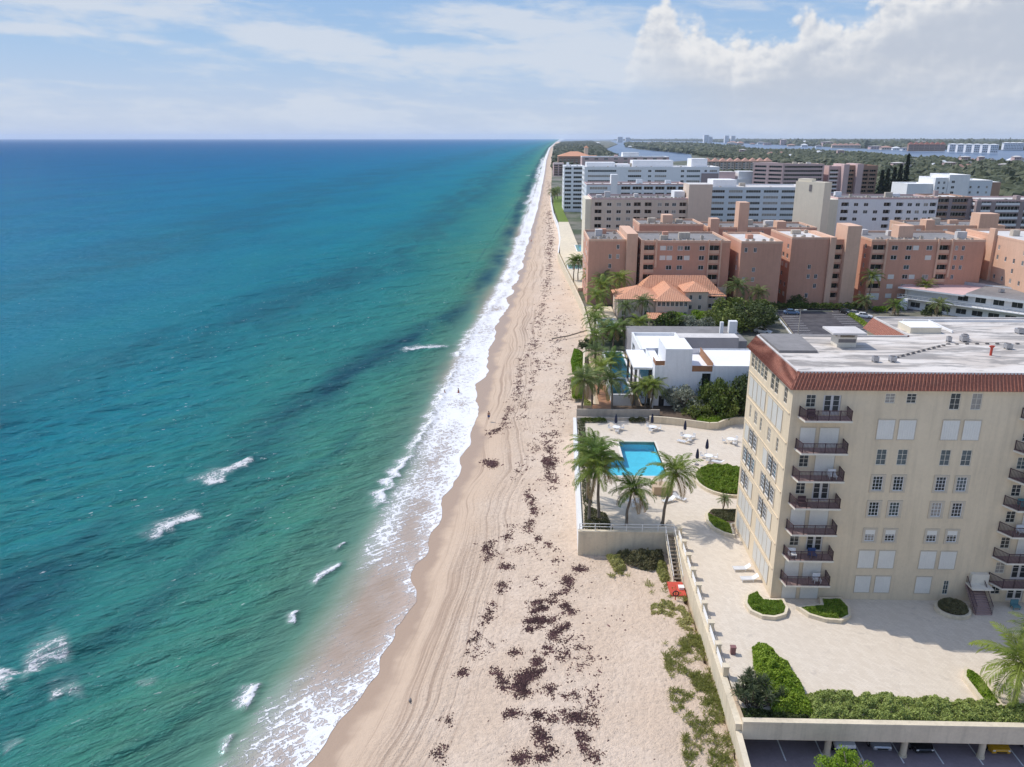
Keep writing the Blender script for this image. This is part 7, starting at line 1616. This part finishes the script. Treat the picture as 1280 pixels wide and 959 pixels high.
# thin high veil, streaked, with blue gaps
wv = vec(6, 16, 4., 3.); wn = N(nt, 'ShaderNodeTexNoise'); wn.inputs['Scale'].default_value = .9; wn.inputs['Detail'].default_value = 3; L(wv, wn.inputs['Vector'])
def warped(kx, ky, z, sh, k):
    v = N(nt, 'ShaderNodeVectorMath', operation='MULTIPLY_ADD'); L(wn.outputs['Color'], v.inputs[0]); v.inputs[1].default_value = (k, k, 0); L(vec(kx, ky, z, sh), v.inputs[2]); return v.outputs[0]
c1 = noise(nt, warped(4.2, 22, 3., 8., .9), 1.15, 5, .56); c2 = noise(nt, warped(16, 75, 8., 26., 1.2), 1.2, 4, .6); c3 = noise(nt, warped(40, 90, 1., 0., .6), 1.2, 3, .62)
veil = math_(nt, 'ADD', math_(nt, 'MULTIPLY', c1, .66), math_(nt, 'ADD', math_(nt, 'MULTIPLY', c2, .24), math_(nt, 'MULTIPLY', c3, .10)))
def add(x, *bl):
    for a0, e0, wa, we, k in bl: x = math_(nt, 'ADD', x, math_(nt, 'MULTIPLY', blob(a0, e0, wa, we), k))
    return x
veil = add(veil, (-29, 8.4, 8, 2.0, .17), (-20, 7.5, 5, 1.0, .12), (-15, 5.8, 4.5, 1.3, .15), (-9, 4.8, 5, 1.0, .09), (-2, 7.3, 7, .8, .18), (3, 5.6, 6, 1.5, .10), (-22, 4.4, 4, .7, .10), (-30, 3.1, 9, .3, .10), (-31, 6.0, 4, .3, .12),
           (-21.5, 6.0, 1.6, .5, -.12), (-11.5, 8.7, 5, .6, -.22), (-7.8, 6.3, 2., .30, -.20), (-30, 4.9, 7, .7, -.12), (5, 9.3, 6, .5, -.12))
veil = math_(nt, 'MULTIPLY', remap(nt, veil, .45, .64), .9)
# cumulus bank to the right: bumpy top edge, lit crowns, grey-blue shade lower down
azn = remap(nt, az, R(0), R(40), 0, 1, False)
tp = ramp(nt, azn, [(0, 0.), (.11, .18), (.155, .52), (.185, .80), (.215, .86), (.25, .71), (.33, .66), (.41, .655), (.435, .75), (.50, .68), (.56, .88), (.75, 1.)])
top = remap(nt, tp, 0, 1, R(.0), R(10.6), False)
def bil(dx, dy):
    v = warped(46, 52, 2., 0., .5); m = N(nt, 'ShaderNodeVectorMath', operation='ADD'); L(v, m.inputs[0]); m.inputs[1].default_value = (dx, dy, 0)
    vo = N(nt, 'ShaderNodeTexVoronoi', feature='F1'); vo.inputs['Scale'].default_value = .75; vo.inputs['Detail'].default_value = 2.; vo.inputs['Roughness'].default_value = .6; L(m.outputs[0], vo.inputs['Vector'])
    n1 = noise(nt, m.outputs[0], .45, 5, .62)
    return math_(nt, 'SUBTRACT', math_(nt, 'MULTIPLY', n1, 1.35), math_(nt, 'MULTIPLY', vo.outputs['Distance'], .55))
b0 = bil(0, 0); b1 = bil(-.22, .30)
dep = math_(nt, 'ADD', math_(nt, 'SUBTRACT', top, el), math_(nt, 'MULTIPLY', math_(nt, 'SUBTRACT', b0, .30), R(2.6)))
cum = math_(nt, 'MULTIPLY', remap(nt, dep, R(-.15), R(.95)), remap(nt, math_(nt, 'ADD', az, math_(nt, 'MULTIPLY', el, 1.6)), R(8.5), R(20), .0, 1))
lit = math_(nt, 'SUBTRACT', b0, b1)
crown = remap(nt, dep, R(.2), R(4.2), 1, 0)
lum = math_(nt, 'ADD', math_(nt, 'MULTIPLY', crown, .62), math_(nt, 'ADD', math_(nt, 'MULTIPLY', math_(nt, 'MULTIPLY', lit, 1.25), remap(nt, crown, 0, 1, .3, 1)), math_(nt, 'MULTIPLY', math_(nt, 'SUBTRACT', c1, .45), 1.0)))
ccol = mixc(nt, remap(nt, lum, -.05, .85), (3.95, 4.3, 4.95), (6.3, 6.3, 6.35))
# pale lilac air towards the horizon
low = noise(nt, vec(5, 60, 2.), 1.2, 5, .6)
lowm = math_(nt, 'MULTIPLY', remap(nt, el, R(-.5), R(5), .95, 0), remap(nt, low, .25, .7, .75, 1.))
blue = mixc(nt, 1., sky.outputs[0], (.92, .95, 1.03), 'MULTIPLY')
grad = ramp(nt, remap(nt, el, 0, R(12), 0, 1, False), [(0, (4.1, 4.7, 5.75)), (.2, (3.55, 4.4, 5.8)), (.5, (2.7, 4.0, 5.8)), (1, (1.75, 3.1, 5.4))])
base = mixc(nt, remap(nt, el, R(7), R(16), .92, 0), blue, grad)
base = mixc(nt, math_(nt, 'MULTIPLY', lowm, .4), base, (4.2, 4.7, 5.65))
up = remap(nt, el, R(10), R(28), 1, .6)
colr = mixc(nt, math_(nt, 'MULTIPLY', veil, up), base, (4.85, 5.3, 6.0))
fade = remap(nt, el, R(-.3), R(4.5), .45, 1)
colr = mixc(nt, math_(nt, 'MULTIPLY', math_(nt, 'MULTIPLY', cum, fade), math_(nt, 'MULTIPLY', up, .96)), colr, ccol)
hi = N(nt, 'ShaderNodeVectorMath', operation='SCALE'); L(colr, hi.inputs[0]); L(remap(nt, el, R(11), R(32), 1, 1.6), hi.inputs['Scale'])   # whole sky above the frame scaled up as added fill light
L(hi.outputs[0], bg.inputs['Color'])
bg.inputs['Strength'].default_value = .135
wd.cycles.sampling_method = 'MANUAL'; wd.cycles.sample_map_resolution = 256
cam = bpy.data.cameras.new('camera'); co = bpy.data.objects.new('camera', cam); C.objects.link(co)
cam.sensor_fit = 'HORIZONTAL'; cam.sensor_width = 36; cam.lens = 36*FPX/1280; cam.clip_start = .5; cam.clip_end = 90000
co.location = (0, 0, CZ); co.rotation_euler = (math.pi/2-TH, 0, YAW)
sc = bpy.context.scene; sc.camera = co
sc.render.engine = 'CYCLES'; sc.cycles.max_bounces = 6; sc.cycles.transparent_max_bounces = 12; sc.cycles.volume_bounces = 1; sc.cycles.use_denoising = True; sc.cycles.caustics_reflective = False; sc.cycles.caustics_refractive = False
sc.view_settings.view_transform = 'Standard'; sc.view_settings.look = 'None'; sc.view_settings.exposure = 0.; sc.view_settings.gamma = 1
